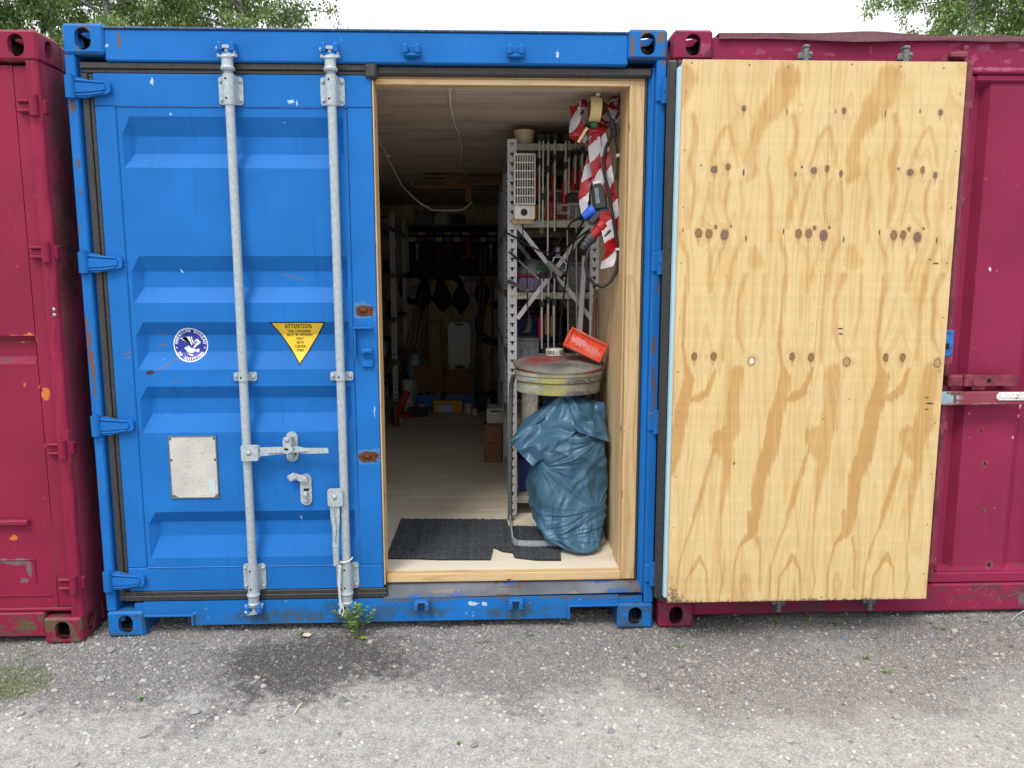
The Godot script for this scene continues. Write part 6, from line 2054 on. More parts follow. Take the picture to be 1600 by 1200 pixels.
func build_sack() -> void:
	var b := MB.new()
	var soft := noise(1.0, 22, 1)
	var prof := [[0.0, 0.015, 0.950, -0.275], [0.03, 0.095, 0.926, -0.33], [0.09, 0.150, 0.902, -0.40], [0.18, 0.178, 0.888, -0.455], [0.30, 0.192, 0.882, -0.49], [0.46, 0.196, 0.878, -0.505], [0.60, 0.193, 0.878, -0.51], [0.72, 0.196, 0.872, -0.505], [0.86, 0.188, 0.874, -0.515], [0.95, 0.150, 0.884, -0.54], [1.0, 0.09, 0.890, -0.56]]
	var at := func(v: float) -> Array:
		for i in prof.size() - 1:
			if v <= prof[i + 1][0]:
				var f: float = (v - prof[i][0]) / (prof[i + 1][0] - prof[i][0])
				f = f * f * (3 - 2 * f)
				return [lerpf(prof[i][1], prof[i + 1][1], f), lerpf(prof[i][2], prof[i + 1][2], f), lerpf(prof[i][3], prof[i + 1][3], f)]
		return [prof[-1][1], prof[-1][2], prof[-1][3]]
	# sharp pleats fan out from the points where the film is pinched: x, y, pleats, reach, height
	var pins := [[1.000, 0.455, 9.0, 0.20, 0.055], [0.775, 0.330, 7.0, 0.20, 0.055], [0.742, 0.665, 8.0, 0.15, 0.060], [1.035, 0.800, 6.0, 0.17, 0.050], [0.93, 0.29, 6.0, 0.10, 0.05]]
	var fold := func(x: float, y: float) -> float:
		var d := 0.0
		for q in pins:
			var e := Vector2(x - q[0], y - q[1])
			var r := e.length()
			if r > q[3] * 2.2: continue
			var an := e.angle() + 0.45 * sin(e.angle() * 2.0 + q[0] * 31.0) + 0.3 * sin(e.angle() * 5.0 + q[1] * 17.0)
			d += (tri_wave(an * q[2] / PI) + 0.5 * tri_wave(an * q[2] * 2.7 / PI + 0.4)) * q[4] * r * exp(-pow(r / q[3], 2.0))
		return d
	b.sheet(300, 280, func(u: float, v: float) -> Vector3:
		var s: Array = at.call(v)
		var a := u * TAU
		var y := FL + 0.006 + v * 0.645
		var ca := cos(a)
		var sa := sin(a)
		var x: float = s[1] + ca * s[0]
		var d: float = soft.get_noise_3d(ca * 1.3, y * 4.5, sa * 1.3) * 0.028
		if sa > -0.3: d += fold.call(x, y) * smoothstep(-0.3, 0.2, sa)
		# rolls where the film has slumped, and long slanting creases
		d += 0.011 * tri_wave((y + ca * 0.07 + soft.get_noise_2d(ca * 2.0, y * 5.0) * 0.04) * 11.0) * smoothstep(0.50, 0.70, v)
		d += 0.0028 * tri_wave(x * 9.0 - y * 6.0 + soft.get_noise_2d(x * 6.0, y * 6.0) * 2.2)
		d *= smoothstep(0.0, 0.10, v)
		var rr: float = s[0] + d
		return V(minf(s[1] + ca * rr, 1.073), y, s[2] + sa * rr))
	# the gathered top and the loose corner thrown out to the left
	var loose := func(p00: Vector3, p10: Vector3, p01: Vector3, p11: Vector3, sd: float, n: int, amp: float) -> void:
		b.sheet(n, n, func(u: float, v: float) -> Vector3:
			var q := p00.lerp(p10, u).lerp(p01.lerp(p11, u), v)
			var k := tri_wave(u * 2.6 - v * 1.4 + sd + soft.get_noise_2d(u * 2.0 + sd, v * 2.0) * 0.8) * 0.018 + tri_wave(v * 2.1 + u * 0.7 + sd) * 0.012
			return q + V(0.1, 0.2, 1.0) * (k * amp + 0.02 * sin(u * PI) * sin(v * PI)))
	loose.call(V(0.580, 0.785, -0.40), V(0.848, 1.018, -0.47), V(0.690, 0.672, -0.36), V(0.900, 0.850, -0.315), 0.0, 44, 0.8)
	loose.call(V(0.848, 1.018, -0.47), V(1.062, 0.955, -0.54), V(0.900, 0.850, -0.315), V(1.070, 0.78, -0.40), 3.3, 44, 0.8)
	loose.call(V(0.66, 0.86, -0.58), V(0.848, 1.018, -0.47), V(0.580, 0.785, -0.40), V(0.75, 0.90, -0.41), 5.0, 24, 0.5)
	solo("refuse_sack", [b, M.sack], "crumpled blue plastic refuse sack slumped under the round stand", "sack")

# striped ribbon through points; the stripes lean across it
func ribbon(red: MB, white: MB, pts: Array, w: float, dirs: Array, stripe: float, off := 0.0) -> void:
	var P := []
	var D := []
	var L := [0.0]
	var n := 26
	for i in pts.size() - 1:
		for k in n:
			var f := float(k) / n
			var g := f * f * (3 - 2 * f)
			P.push_back((pts[i] as Vector3).lerp(pts[i + 1], f))
			D.push_back((dirs[i] as Vector3).lerp(dirs[i + 1], g).normalized())
	P.push_back(pts[-1])
	D.push_back(dirs[-1])
	for i in range(1, P.size()): L.push_back(L[-1] + (P[i] - P[i - 1]).length())
	var m := 22
	for i in P.size():
		var tw := D[i] as Vector3
		var ln := ((P[mini(i + 1, P.size() - 1)] - P[maxi(i - 1, 0)]) as Vector3).normalized()
		D[i] = tw.rotated(ln, 0.45 * sin(L[i] * 21.0 + off * 60.0)) if ln.length() > 0.5 else tw
		P[i] += ln.cross(tw) * 0.006 * sin(L[i] * 33.0 + off * 40.0)
	for i in P.size() - 1:
		for j in m:
			var a := (float(j) / m - 0.5) * w
			var e := (float(j + 1) / m - 0.5) * w
			var s: float = fposmod((L[i] + off + (a + e) * 0.5 * 0.75) / stripe, 2.0)
			var t: MB = red if s < 1.0 else white
			t.quad(P[i] + D[i] * a, P[i] + D[i] * e, P[i + 1] + D[i + 1] * e, P[i + 1] + D[i + 1] * a)

func build_cables() -> void:
	# masking tape roll
	var mt := thing("masking_tape_roll", "cream masking tape roll hung edge-on beside the barrier tape", "tape", V(0.962, 2.27, -0.27))
	var ax := Transform3D(Basis(V(0, 0, 1), PI / 2 - 0.05), V(0.9875, 2.330, -0.275))
	obj("roll", [MB.new().at(ax).lathe(Vector3.ZERO, [Vector2(0.040, 0.0), Vector2(0.053, 0.0), Vector2(0.0545, 0.002), Vector2(0.0545, 0.048), Vector2(0.053, 0.050), Vector2(0.040, 0.05)], 40), M.masking], mt)
	obj("core", [MB.new().at(ax).lathe(Vector3.ZERO, [Vector2(0.036, -0.001), Vector2(0.0398, -0.001), Vector2(0.0398, 0.051), Vector2(0.036, 0.051), Vector2(0.036, -0.001)], 32), M.cardboard], mt)
	solo("green_tape_roll", [MB.new().bb(0.943, 0.975, 2.250, 2.2745, -0.285, -0.262, 0.004), M.green_plastic], "small dark green clip under the masking tape roll", "clip")
	# red and white barrier tape: a flattened roll with loops and tails
	var red := MB.new()
	var white := MB.new()
	ribbon(red, white, [V(0.925, 2.345, -0.30), V(0.885, 2.350, -0.285), V(0.872, 2.29, -0.275), V(0.882, 2.215, -0.28), V(0.93, 2.205, -0.295)], 0.075, [V(0.3, 0, 1), V(0.7, 0.2, 0.7), V(0.8, 0.1, 0.6), V(0.8, -0.1, 0.6), V(0.4, 0, 1)], 0.070)
	ribbon(red, white, [V(0.885, 2.36, -0.33), V(0.895, 2.28, -0.34), V(0.905, 2.20, -0.335)], 0.07, [V(1, 0.1, 0.1), V(1, 0, 0.2), V(1, -0.1, 0.1)], 0.062, 0.02)
	ribbon(red, white, [V(0.985, 2.30, -0.31), V(1.02, 2.365, -0.30), V(1.065, 2.385, -0.30), V(1.080, 2.33, -0.295), V(1.072, 2.275, -0.295), V(1.02, 2.26, -0.30), V(0.985, 2.28, -0.31)], 0.075, [V(0.2, 0, 1), V(0.3, 0.3, 0.9), V(0.2, 0.1, 1), V(-0.1, 0, 1), V(0, -0.2, 1), V(0.1, -0.2, 1), V(0.2, 0, 1)], 0.068)
	ribbon(red, white, [V(0.99, 2.27, -0.33), V(1.03, 2.325, -0.335), V(1.078, 2.37, -0.335)], 0.085, [V(-0.3, 1, 0), V(-0.6, 0.8, 0.1), V(-0.7, 0.7, 0)], 0.062, 0.03)
	ribbon(red, white, [V(0.955, 2.250, -0.285), V(0.960, 2.19, -0.275), V(0.970, 2.10, -0.272), V(0.985, 2.02, -0.275), V(1.0, 1.955, -0.28)], 0.058, [V(1, 0, 0.1), V(1, 0.1, 0), V(0.9, 0.2, 0.2), V(0.85, 0.2, 0.3), V(0.8, 0.3, 0.2)], 0.068, 0.01)
	ribbon(red, white, [V(0.99, 2.25, -0.262), V(1.000, 2.17, -0.258), V(1.020, 2.06, -0.256), V(1.040, 1.97, -0.262), V(1.058, 1.90, -0.268), V(1.062, 1.80, -0.272)], 0.046, [V(0.8, 0, 0.6), V(0.5, 0.1, 0.85), V(0.9, 0.2, 0.3), V(0.9, 0.25, 0.2), V(0.6, 0, 0.7), V(0.7, 0, 0.6)], 0.075, 0.04)
	ribbon(red, white, [V(0.955, 2.14, -0.30), V(0.935, 2.05, -0.297), V(0.918, 1.96, -0.295), V(0.922, 1.885, -0.295)], 0.048, [V(0.9, 0.3, 0.2), V(1, 0.2, 0.1), V(0.95, 0.2, 0.2), V(0.8, 0.5, 0.2)], 0.08, 0.05)
	ribbon(red, white, [V(1.010, 1.88, -0.248), V(1.025, 1.80, -0.245), V(1.040, 1.71, -0.245), V(1.022, 1.628, -0.250)], 0.062, [V(1, 0.1, 0), V(1, 0.1, 0.1), V(1, 0.15, 0), V(0.9, 0.1, 0.2)], 0.076, 0.03)
	var bt := thing("barrier_tape", "red and white barrier tape looped and hanging in strips by the jamb", "barrier tape", V(0.98, 1.63, -0.29))
	obj("strips", [red, M.tape_red, white, M.tape_white], bt)
	solo("tape_tail", [MB.new().at(Transform3D(Basis(V(0, 0, 1), -0.55), V(0.905, 2.215, -0.252))).box(Vector3.ZERO, V(0.012, 0.075, 0.0015)), M.masking], "short cream end of masking tape hanging beside the barrier tape", "tape")
	# power cables and couplings on the hook
	var pc := thing("power_cable", "black power cable hanging from the ceiling hook along the plywood wall", "cable", V(1.05, 1.55, -0.25))
	obj("cord", [MB.new().tube([V(0.972, 2.395, -0.262), V(0.985, 2.375, -0.252), V(1.010, 2.325, -0.245), V(1.032, 2.275, -0.240)], 0.0058, 8), M.cable, MB.new().tube([V(1.044, 2.215, -0.240), V(1.056, 2.175, -0.245), V(1.066, 2.125, -0.248), V(1.062, 2.06, -0.246), V(1.058, 2.02, -0.25)], 0.005, 8), M.cable, MB.new().tube([V(1.040, 2.22, -0.245), V(1.012, 2.165, -0.25), V(1.000, 2.11, -0.25), V(1.008, 2.03, -0.245), V(1.030, 1.95, -0.240), V(1.040, 1.88, -0.236), V(1.055, 1.80, -0.234), V(1.068, 1.73, -0.236), V(1.074, 1.67, -0.238), V(1.066, 1.61, -0.24), V(1.040, 1.565, -0.24), V(1.003, 1.540, -0.24), V(0.965, 1.553, -0.245), V(0.935, 1.592, -0.25), V(0.925, 1.64, -0.255), V(0.934, 1.69, -0.262), V(0.945, 1.715, -0.268)], 0.0078, 10), M.cable], pc)
	obj("inline_coupling", [MB.new().tube([V(1.030, 2.282, -0.240), V(1.034, 2.272, -0.240), V(1.040, 2.245, -0.240), V(1.046, 2.212, -0.240), V(1.046, 2.205, -0.240)], [0.008, 0.013, 0.015, 0.014, 0.009], 12), M.cast_iron], pc)
	obj("cable_tie", [MB.new().bb(0.963, 0.982, 2.382, 2.398, -0.268, -0.246, 0.003), M.box_white], pc)
	obj("cable_tie", [MB.new().bb(1.056, 1.074, 2.118, 2.134, -0.256, -0.240, 0.003), M.box_white], pc)
	obj("cable_tie", [MB.new().bb(1.060, 1.082, 1.704, 1.716, -0.250, -0.226, 0.003), M.box_white], pc)
	var cp := thing("cable_coupling", "dark grey socket coupling with a blue plug hanging by the jamb", "coupling", V(0.99, 1.86, -0.29))
	var cx := Transform3D(Basis(V(0, 0, 1), 0.12), V(0.990, 1.955, -0.300))
	obj("housing", [MB.new().at(cx).box(Vector3.ZERO, V(0.062, 0.13, 0.055), 0.010).box(V(0.012, -0.09, 0), V(0.05, 0.07, 0.045), 0.010), M.coupling], cp)
	obj("label", [MB.new().at(cx).bb(-0.022, -0.004, -0.035, 0.035, 0.0275, 0.0285), M.box_grey], cp)
	var bp := Transform3D(Basis(V(0, 0, 1), -0.95), V(0.948, 1.880, -0.285))
	obj("blue_plug", [MB.new().at(bp).lathe(Vector3.ZERO, [Vector2(0.0, -0.04), Vector2(0.016, -0.04), Vector2(0.020, -0.02), Vector2(0.026, 0.0), Vector2(0.028, 0.02), Vector2(0.024, 0.022), Vector2(0.0, 0.022)], 20), M.plug_blue], cp)
	var rp := thing("red_power_plug", "red five-pole power plug with black gland hanging on its cable", "plug", V(0.98, 1.70, -0.27))
	var rx := Transform3D(Basis(V(0, 0, 1), -0.72), V(0.985, 1.800, -0.272))
	obj("body", [MB.new().at(rx).lathe(Vector3.ZERO, [Vector2(0.0, -0.04), Vector2(0.020, -0.04), Vector2(0.022, -0.02), Vector2(0.025, 0.0), Vector2(0.030, 0.008), Vector2(0.030, 0.036), Vector2(0.027, 0.040), Vector2(0.0, 0.040)], 24), M.red_plastic], rp)
	obj("gland", [MB.new().at(rx).lathe(Vector3.ZERO, [Vector2(0.0, -0.115), Vector2(0.012, -0.115), Vector2(0.016, -0.105), Vector2(0.020, -0.095), Vector2(0.019, -0.082), Vector2(0.023, -0.078), Vector2(0.022, -0.066), Vector2(0.026, -0.062), Vector2(0.025, -0.0405), Vector2(0.0, -0.0405)], 20), M.coupling], rp)
	obj("hinged_cap", [MB.new().at(rx).box(V(0.040, 0.010, 0.006), V(0.014, 0.05, 0.045), 0.006).box(V(-0.046, 0.030, 0), V(0.03, 0.075, 0.05), 0.010), M.coupling], rp)
	# loose leads strung across the rack
	var n := 0
	for q in [[[V(0.932, 1.873, -0.30), V(0.88, 1.845, -0.45), V(0.842, 1.76, -0.70), V(0.81, 1.69, -0.84), V(0.80, 1.68, -0.86)], "black lead running from the blue plug down to the rack"], [[V(0.936, 1.868, -0.31), V(0.915, 1.80, -0.50), V(0.895, 1.66, -0.72), V(0.885, 1.50, -0.80), V(0.872, 1.36, -0.84), V(0.868, 1.22, -0.85)], "black lead hanging from the blue plug behind the stand's lid"], [[V(0.588, 1.818, -0.895), V(0.64, 1.79, -0.875), V(0.70, 1.75, -0.86), V(0.78, 1.715, -0.85), V(0.86, 1.712, -0.84), V(0.91, 1.76, -0.62), V(0.955, 1.805, -0.40)], "black lead strung across the crossed braces to the red plug"]]:
		solo("power_lead", [MB.new().tube(q[0], 0.0048, 8), M.cable], q[1], "cable")
		n += 1

func build_ceiling_things() -> void:
	var s := MB.new()
	var c := MB.new()
	var pts := []
	for k in 12:
		var z := -0.20 - k * 0.25
		pts.push_back(V(0.316 - 0.012 * sin(k * 0.9), 2.394 - (0.006 if k % 2 else 0.0), z))
		if k % 2 == 0: c.bb(0.306 - 0.012 * sin(k * 0.9), 0.326 - 0.012 * sin(k * 0.9), 2.388, 2.4005, z - 0.006, z + 0.006, 0.002)
	s.tube(pts, 0.0055, 7)
	var t := thing("light_string", "thin pale light string clipped along the middle of the plywood ceiling", "light string", V(0.316, 2.39, -1.6))
	obj("string", [s, M.pale_cable], t)
	obj("clips", [c, M.box_white], t)
	s = MB.new().tube([V(-0.165, 2.394, -1.50), V(-0.172, 2.392, -1.75), V(-0.185, 2.385, -2.1), V(-0.184, 2.34, -2.6), V(-0.177, 2.295, -2.9), V(-0.09, 2.205, -2.9), V(-0.040, 2.163, -2.9), V(0.055, 2.109, -2.9), V(0.12, 2.106, -2.9), V(0.25, 2.106, -2.9), V(0.295, 2.112, -2.9), V(0.372, 2.169, -2.9)], 0.0065, 7)
	c = MB.new()
	for z in [-1.5, -2.05]: c.bb(-0.192, -0.160, 2.385, 2.4005, z - 0.008, z + 0.008, 0.002)
	var t2 := thing("light_string", "pale light string sagging from the ceiling under the stored boards", "light string", V(0.0, 2.10, -2.5))
	obj("string", [s, M.pale_cable], t2)
	obj("clips", [c, M.box_white], t2)
	# boards stored under the ceiling on a hanger
	var k := 0
	for q in [[0.17, 1.08, 2.385, 2.3985, -3.02, -2.92], [-0.02, 1.08, 2.366, 2.3845, -3.06, -2.95], [0.16, 1.08, 2.345, 2.3655, -3.03, -2.93], [0.17, 0.62, 2.308, 2.3445, -3.05, -2.96], [-0.086, 0.36, 2.284, 2.3075, -3.06, -2.97]]:
		var b := MB.new()
		b.swap = true
		b.bb(q[0], q[1], q[2], q[3], q[4], q[5], 0.002)
		solo("timber_board", [b, M.pine_old], ["thin top board stored under the ceiling across the container", "long second board stored under the ceiling", "third board stored under the ceiling", "thick short board under the stored stack", "lowest board of the stack under the ceiling"][k], "board", "boards stored under the ceiling")
		k += 1
	solo("timber_block", [MB.new().bb(0.315, 0.366, 2.180, 2.2835, -3.04, -2.99, 0.002), M.orange_wood], "orange-brown wooden block hanging under the stored boards", "block")
	solo("timber_block", [MB.new().bb(-0.112, -0.087, 2.302, 2.345, -3.06, -2.97, 0.002), M.pine_old], "small wooden block at the end of the stored boards", "block")

func coil(called: String, label: String, x: float, y: float, r: float, z: float, m: Material, turns := 5, th := 0.012) -> void:
	var b := MB.new()
	var pts := []
	for k in turns * 20:
		var a := TAU * k / 20.0 + 0.6
		var rr := r * (1.0 - 0.10 * float((k / 20) % 3)) + 0.01 * sin(k * 0.7)
		pts.push_back(V(x + cos(a) * rr, y + sin(a) * rr * 1.08, z + 0.012 * (k / 20) + 0.004 * sin(k * 1.3)))
	b.tube(pts, th, 6)
	b.cyl(V(x, y + r * 0.95, z - 0.06), V(x, y + r * 0.95, z + 0.10), 0.010, -1, 8)
	solo(called, [b, m], label, "cable", "coils on the back wall")

func build_back() -> void:
	var Z := -5.70
	# dark tool board with hooks, tools and shelf
	var tb := thing("tool_board", "dark perforated tool board on the end wall crowded with hand tools", "tool board", V(0.15, 1.55, Z))
	obj("panel", [MB.new().bb(-0.40, 0.62, 1.60, 2.15, Z + 0.001, Z + 0.018, 0.003), M.pine_dark], tb)
	var rg := RandomNumberGenerator.new()
	rg.seed = 41
	for k in 10:
		for r in 2:
			var bx0 := -0.39 + k * 0.10
			var by0 := 1.985 + 0.075 * r
			var bin := MB.new()
			bin.bb(bx0, bx0 + 0.085, by0, by0 + 0.05 - 0.02 * r, Z + 0.02, Z + 0.13, 0.005)
			obj("parts_bin", [bin, [M.box_white, M.box_blue_bright, M.box_grey, M.red_plastic, M.box_white][(k * 3 + r * 2) % 5]], tb)
	for k in 16:
		var x := -0.36 + k * 0.06
		var y := 1.74 + 0.16 * (k % 2) + rg.randf_range(-0.03, 0.05)
		var b := MB.new()
		var l := rg.randf_range(0.10, 0.20)
		b.cyl(V(x, y, Z + 0.04), V(x, y - l, Z + 0.04), rg.randf_range(0.010, 0.018), -1, 8)
		b.bb(x - 0.022, x + 0.022, y, y + 0.05, Z + 0.022, Z + 0.06, 0.006)
		obj("hand_tool", [b, [M.cast_iron, M.black, M.box_red, M.steel, M.box_blue][rg.randi() % 5]], tb)
	for q in [[-0.27, -0.11, 2.10, 2.23, "box_grey"], [-0.09, 0.06, 2.09, 2.22, "box_white"], [0.10, 0.25, 2.10, 2.20, "box_dark"]]:
		var bx := thing("storage_box", "%s box on the ledge above the tool board" % {"box_grey": "grey", "box_white": "pale", "box_dark": "dark"}[q[4]], "box", V(q[0], q[2] + 0.06, Z + 0.1))
		obj("body", [MB.new().bb(q[0], q[1], 2.1705, 2.1705 + q[3] - q[2], Z + 0.03, Z + 0.20, 0.006), M[q[4]]], bx)
	solo("wall_ledge", [MB.new().bb(-0.42, 0.64, 2.152, 2.170, Z + 0.001, Z + 0.22, 0.002), M.pine_old], "wooden ledge above the dark tool board", "shelf")
	solo("red_can", [MB.new().lathe(V(0.285, 1.823, Z + 0.12), [Vector2(0, 0), Vector2(0.045, 0), Vector2(0.047, 0.01), Vector2(0.047, 0.14), Vector2(0.02, 0.17), Vector2(0, 0.17)], 20), M.red_plastic, MB.new().bb(0.21, 0.36, 1.80, 1.822, Z + 0.019, Z + 0.18), M.pine_old], "red can on a bracket of the tool board", "can")
	# coils and reels on the hooks below
	coil("cable_coil", "black cable coil with pale drum on the end wall", -0.345, 1.46, 0.16, Z + 0.03, M.cable)
	coil("cable_coil", "thin black cable coil hanging second on the end wall", -0.13, 1.47, 0.13, Z + 0.03, M.cable, 4)
	coil("cable_coil", "thick black hose coil hanging in the middle of the end wall", 0.065, 1.45, 0.15, Z + 0.03, M.cable, 5, 0.016)
	coil("cable_coil", "pale cable coil with white tag hanging on the end wall", 0.305, 1.47, 0.105, Z + 0.04, M.grey_cable, 3, 0.007)
	coil("cable_coil", "black hose coil low on the end wall behind the poles", 0.58, 1.05, 0.22, Z + 0.03, M.cable, 4, 0.013)
	solo("cable_drum", [MB.new().lathe(Vector3.ZERO, [Vector2(0.0, 0.0), Vector2(0.03, 0.0), Vector2(0.06, 0.01), Vector2(0.06, 0.05), Vector2(0.0, 0.055)], 20), M.box_grey], "pale drum in the middle of the black cable coil", "drum").transform = Transform3D(Basis(V(1, 0, 0), PI / 2), V(-0.345, 1.43, Z + 0.03))
	solo("white_tag", [MB.new().bb(0.155, 0.200, 1.20, 1.33, Z + 0.03, Z + 0.05, 0.004), M.box_white], "white tag hanging under the pale cable coil", "tag")
	var yl := thing("yellow_level", "yellow tool hanging on a hook at the end wall", "tool", V(0.525, 1.16, Z + 0.06))
	obj("body", [MB.new().prism(rounded(0.490, 0.560, 1.165, 1.345, 0.018), Z + 0.03, Z + 0.07), M.yellow_plastic], yl)
	obj("hook", [MB.new().tube([V(0.525, 1.345, Z + 0.05), V(0.53, 1.42, Z + 0.06), V(0.525, 1.50, Z + 0.08), V(0.525, 1.57, Z + 0.02)], 0.006, 7), M.chrome], yl)
	# dark bags on the hooks between the coils, a broom and straps
	for q in [[-0.24, 1.40, 0.085, "small dark bag hanging between the first two coils"], [-0.02, 1.38, 0.10, "round dark bag hanging behind the thick hose coil"], [0.19, 1.36, 0.095, "dark bag hanging beside the white tag"], [0.44, 1.42, 0.085, "dark bag hanging beside the yellow tool"]]:
		var hb := thing("hanging_bag", q[3], "bag", V(q[0], q[1] - 0.17, Z + 0.06))
		obj("body", [MB.new().sheet(20, 14, func(u: float, v: float) -> Vector3:
			var a := u * TAU
			var r: float = q[2] * sin(PI * clampf(v * 0.93 + 0.05, 0, 1)) * (1.0 + 0.08 * sin(a * 4.0 + v * 5.0))
			return V(q[0] + cos(a) * r, q[1] - 0.19 + v * 0.34, Z + 0.065 + sin(a) * r * 0.5)), M.bag_dark], hb)
		obj("strap", [MB.new().tube([V(q[0] - 0.02, q[1] + 0.13, Z + 0.06), V(q[0], q[1] + 0.22, Z + 0.04), V(q[0] + 0.02, q[1] + 0.13, Z + 0.06)], 0.006, 6), M.cable], hb)
	var bm := thing("push_broom", "broom leaning in the corner before the end wall by the coiled hose", "broom", V(0.50, FL, -5.2))
	obj("handle", [MB.new().cyl(V(0.535, FL + 0.06, -5.15), V(0.56, 1.62, -5.55), 0.012, -1, 9), M.pine_old], bm)
	obj("head", [MB.new().bb(0.43, 0.60, FL + 0.05, FL + 0.09, -5.18, -5.12, 0.008), M.pine_old, MB.new().bb(0.435, 0.595, FL, FL + 0.05, -5.175, -5.125, 0.004), M.cable], bm)
	# leaning poles
	for q in [[V(0.435, 1.95, -5.30), V(0.350, FL + 0.002, -4.95), "first"], [V(0.478, 1.95, -5.32), V(0.400, FL + 0.002, -4.98), "second"]]:
		solo("steel_pole", [MB.new().cyl(q[0], q[1], 0.014, -1, 10), M.galv_dull], "grey steel pole leaning at the end wall beside the canisters", "pole", "leaning poles")
	for k in 5:
		var x := -0.33 + 0.05 * k
		solo("thin_stick", [MB.new().tube([V(x - 0.22, FL + 0.002, -4.85 - 0.05 * k), V(x - 0.05, 0.9, -5.1), V(x + 0.08 - 0.02 * k, 1.42 + 0.04 * k, -5.38)], 0.007, 6), [M.pine_old, M.galv_dull, M.cable][k % 3]], ["pine-coloured stick", "grey stick", "black stick", "second pine-coloured stick", "second grey stick"][k] + " leaning before the coils on the end wall", "stick", "sticks before the coils")
	# canisters, cardboard tube, jug
	var cv := func(x: float, z: float, y0: float, h: float, w: float, label: String) -> void:
		var t := thing("plastic_canister", label, "canister", V(x, y0, z))
		var b := MB.new()
		b.prism(PackedVector2Array([Vector2(x - w / 2, y0 + 0.02), Vector2(x - w / 2 + 0.02, y0), Vector2(x + w / 2 - 0.02, y0), Vector2(x + w / 2, y0 + 0.02), Vector2(x + w / 2, y0 + h - 0.05), Vector2(x + w / 2 - 0.03, y0 + h), Vector2(x + 0.05, y0 + h), Vector2(x + 0.045, y0 + h - 0.035), Vector2(x - 0.045, y0 + h - 0.035), Vector2(x - 0.05, y0 + h), Vector2(x - w / 2 + 0.03, y0 + h), Vector2(x - w / 2, y0 + h - 0.05)]), z - 0.10, z + 0.10)
		obj("body", [b, M.canister], t)
		obj("handle", [MB.new().tube([V(x - 0.055, y0 + h - 0.012, z), V(x, y0 + h - 0.008, z), V(x + 0.055, y0 + h - 0.012, z)], 0.014, 8), M.canister], t)
		obj("liquid_band", [MB.new().bb(x - w / 2 + 0.012, x + w / 2 - 0.012, y0 + 0.03, y0 + h * 0.42, z + 0.1, z + 0.1015), M.canister_low], t)
	cv.call(0.193, -4.95, FL + 0.411, 0.455, 0.235, "translucent pale canister standing on another canister")
	cv.call(0.193, -4.95, FL, 0.41, 0.235, "translucent canister underneath, behind the open carton")
	solo("cardboard_tube", [MB.new().lathe(V(-0.06, FL, -4.82), [Vector2(0, 0), Vector2(0.080, 0), Vector2(0.080, 0.87), Vector2(0.072, 0.87), Vector2(0.072, 0.8), Vector2(0, 0.8)], 28), M.tube_brown], "tall brown cardboard tube beside the pale canister", "tube")
	var jg := thing("blue_jug", "pale blue jug standing behind the open cartons", "jug", V(-0.27, FL, -4.75))
	obj("body", [MB.new().lathe(V(-0.268, FL, -4.75), [Vector2(0, 0), Vector2(0.07, 0), Vector2(0.075, 0.02), Vector2(0.075, 0.42), Vector2(0.05, 0.52), Vector2(0.024, 0.55), Vector2(0, 0.55)], 24), M.jug_blue], jg)
	obj("cap", [MB.new().lathe(V(-0.268, FL + 0.5505, -4.75), [Vector2(0, 0), Vector2(0.026, 0), Vector2(0.026, 0.03), Vector2(0, 0.03)], 16), M.box_dark], jg)
	# two open cartons with raised flaps
	var n := 0
	for q in [[-0.225, 0.02, -0.296, -0.045, 0.69, "open brown carton with raised flap beside the blue jug"], [0.066, 0.358, 0.074, 0.335, 0.645, "open brown carton with raised flap before the canisters"]]:
		var t := thing("open_carton", q[5], "carton", V((q[0] + q[1]) / 2, FL, -4.55))
		obj("body", [MB.new().bb(q[0], q[1], FL, FL + 0.165, -4.60, -4.595).bb(q[0], q[1], FL, FL + 0.165, -4.40, -4.395).bb(q[0], q[0] + 0.005, FL, FL + 0.165, -4.5945, -4.4005).bb(q[1] - 0.005, q[1], FL, FL + 0.165, -4.5945, -4.4005).bb(q[0], q[1], FL + 0.001, FL + 0.006, -4.59, -4.41), M.cardboard], t)
		var f := MB.new()
		f.quad(V(q[0], FL + 0.165, -4.598), V(q[1], FL + 0.165, -4.598), V(q[3], q[4], -4.66), V(q[2], q[4] - 0.01, -4.66))
		f.quad(V(q[1], FL + 0.165, -4.603), V(q[0], FL + 0.165, -4.603), V(q[2], q[4] - 0.01, -4.665), V(q[3], q[4], -4.665))
		obj("flap", [f, M.cardboard], t)
		var st := MB.new()
		st.quad(V(q[0] + 0.006, FL + 0.004, -4.3945), V(q[1] - 0.006, FL + 0.004, -4.3945), V(q[1] - 0.006, FL + 0.15, -4.3945), V(q[0] + 0.006, FL + 0.15, -4.3945))
		obj("blue_side", [MB.new().bb(q[0] + 0.004, q[1] - 0.004, FL + 0.002, FL + 0.162, -4.3945, -4.392), M.box_blue_bright], t)
		n += 1
	solo("plastic_wrap", [MB.new().sheet(16, 8, func(u: float, v: float) -> Vector3: return V(-0.20 + u * 0.19, FL + 0.150 + 0.035 * sin(u * 3.0) + 0.012 * sin(u * 17.0), -4.57 + v * 0.15)), M.box_white], "white wrapping lying in the carton beside the jug", "wrapping")
	# small things on the floor in front of the cartons
	var yb := thing("tool_case", "yellow and silver case lying before the blue-sided cartons", "case", V(0.09, FL, -4.3))
	obj("body", [MB.new().bb(-0.058, 0.235, FL, FL + 0.115, -4.36, -4.305, 0.006), M.yellow_plastic], yb)
	obj("front", [MB.new().bb(-0.020, 0.142, FL + 0.002, FL + 0.085, -4.3045, -4.26, 0.006), M.box_silver], yb)
	obj("grip", [MB.new().bb(-0.075, -0.0585, FL + 0.01, FL + 0.06, -4.36, -4.305, 0.004), M.black], yb)
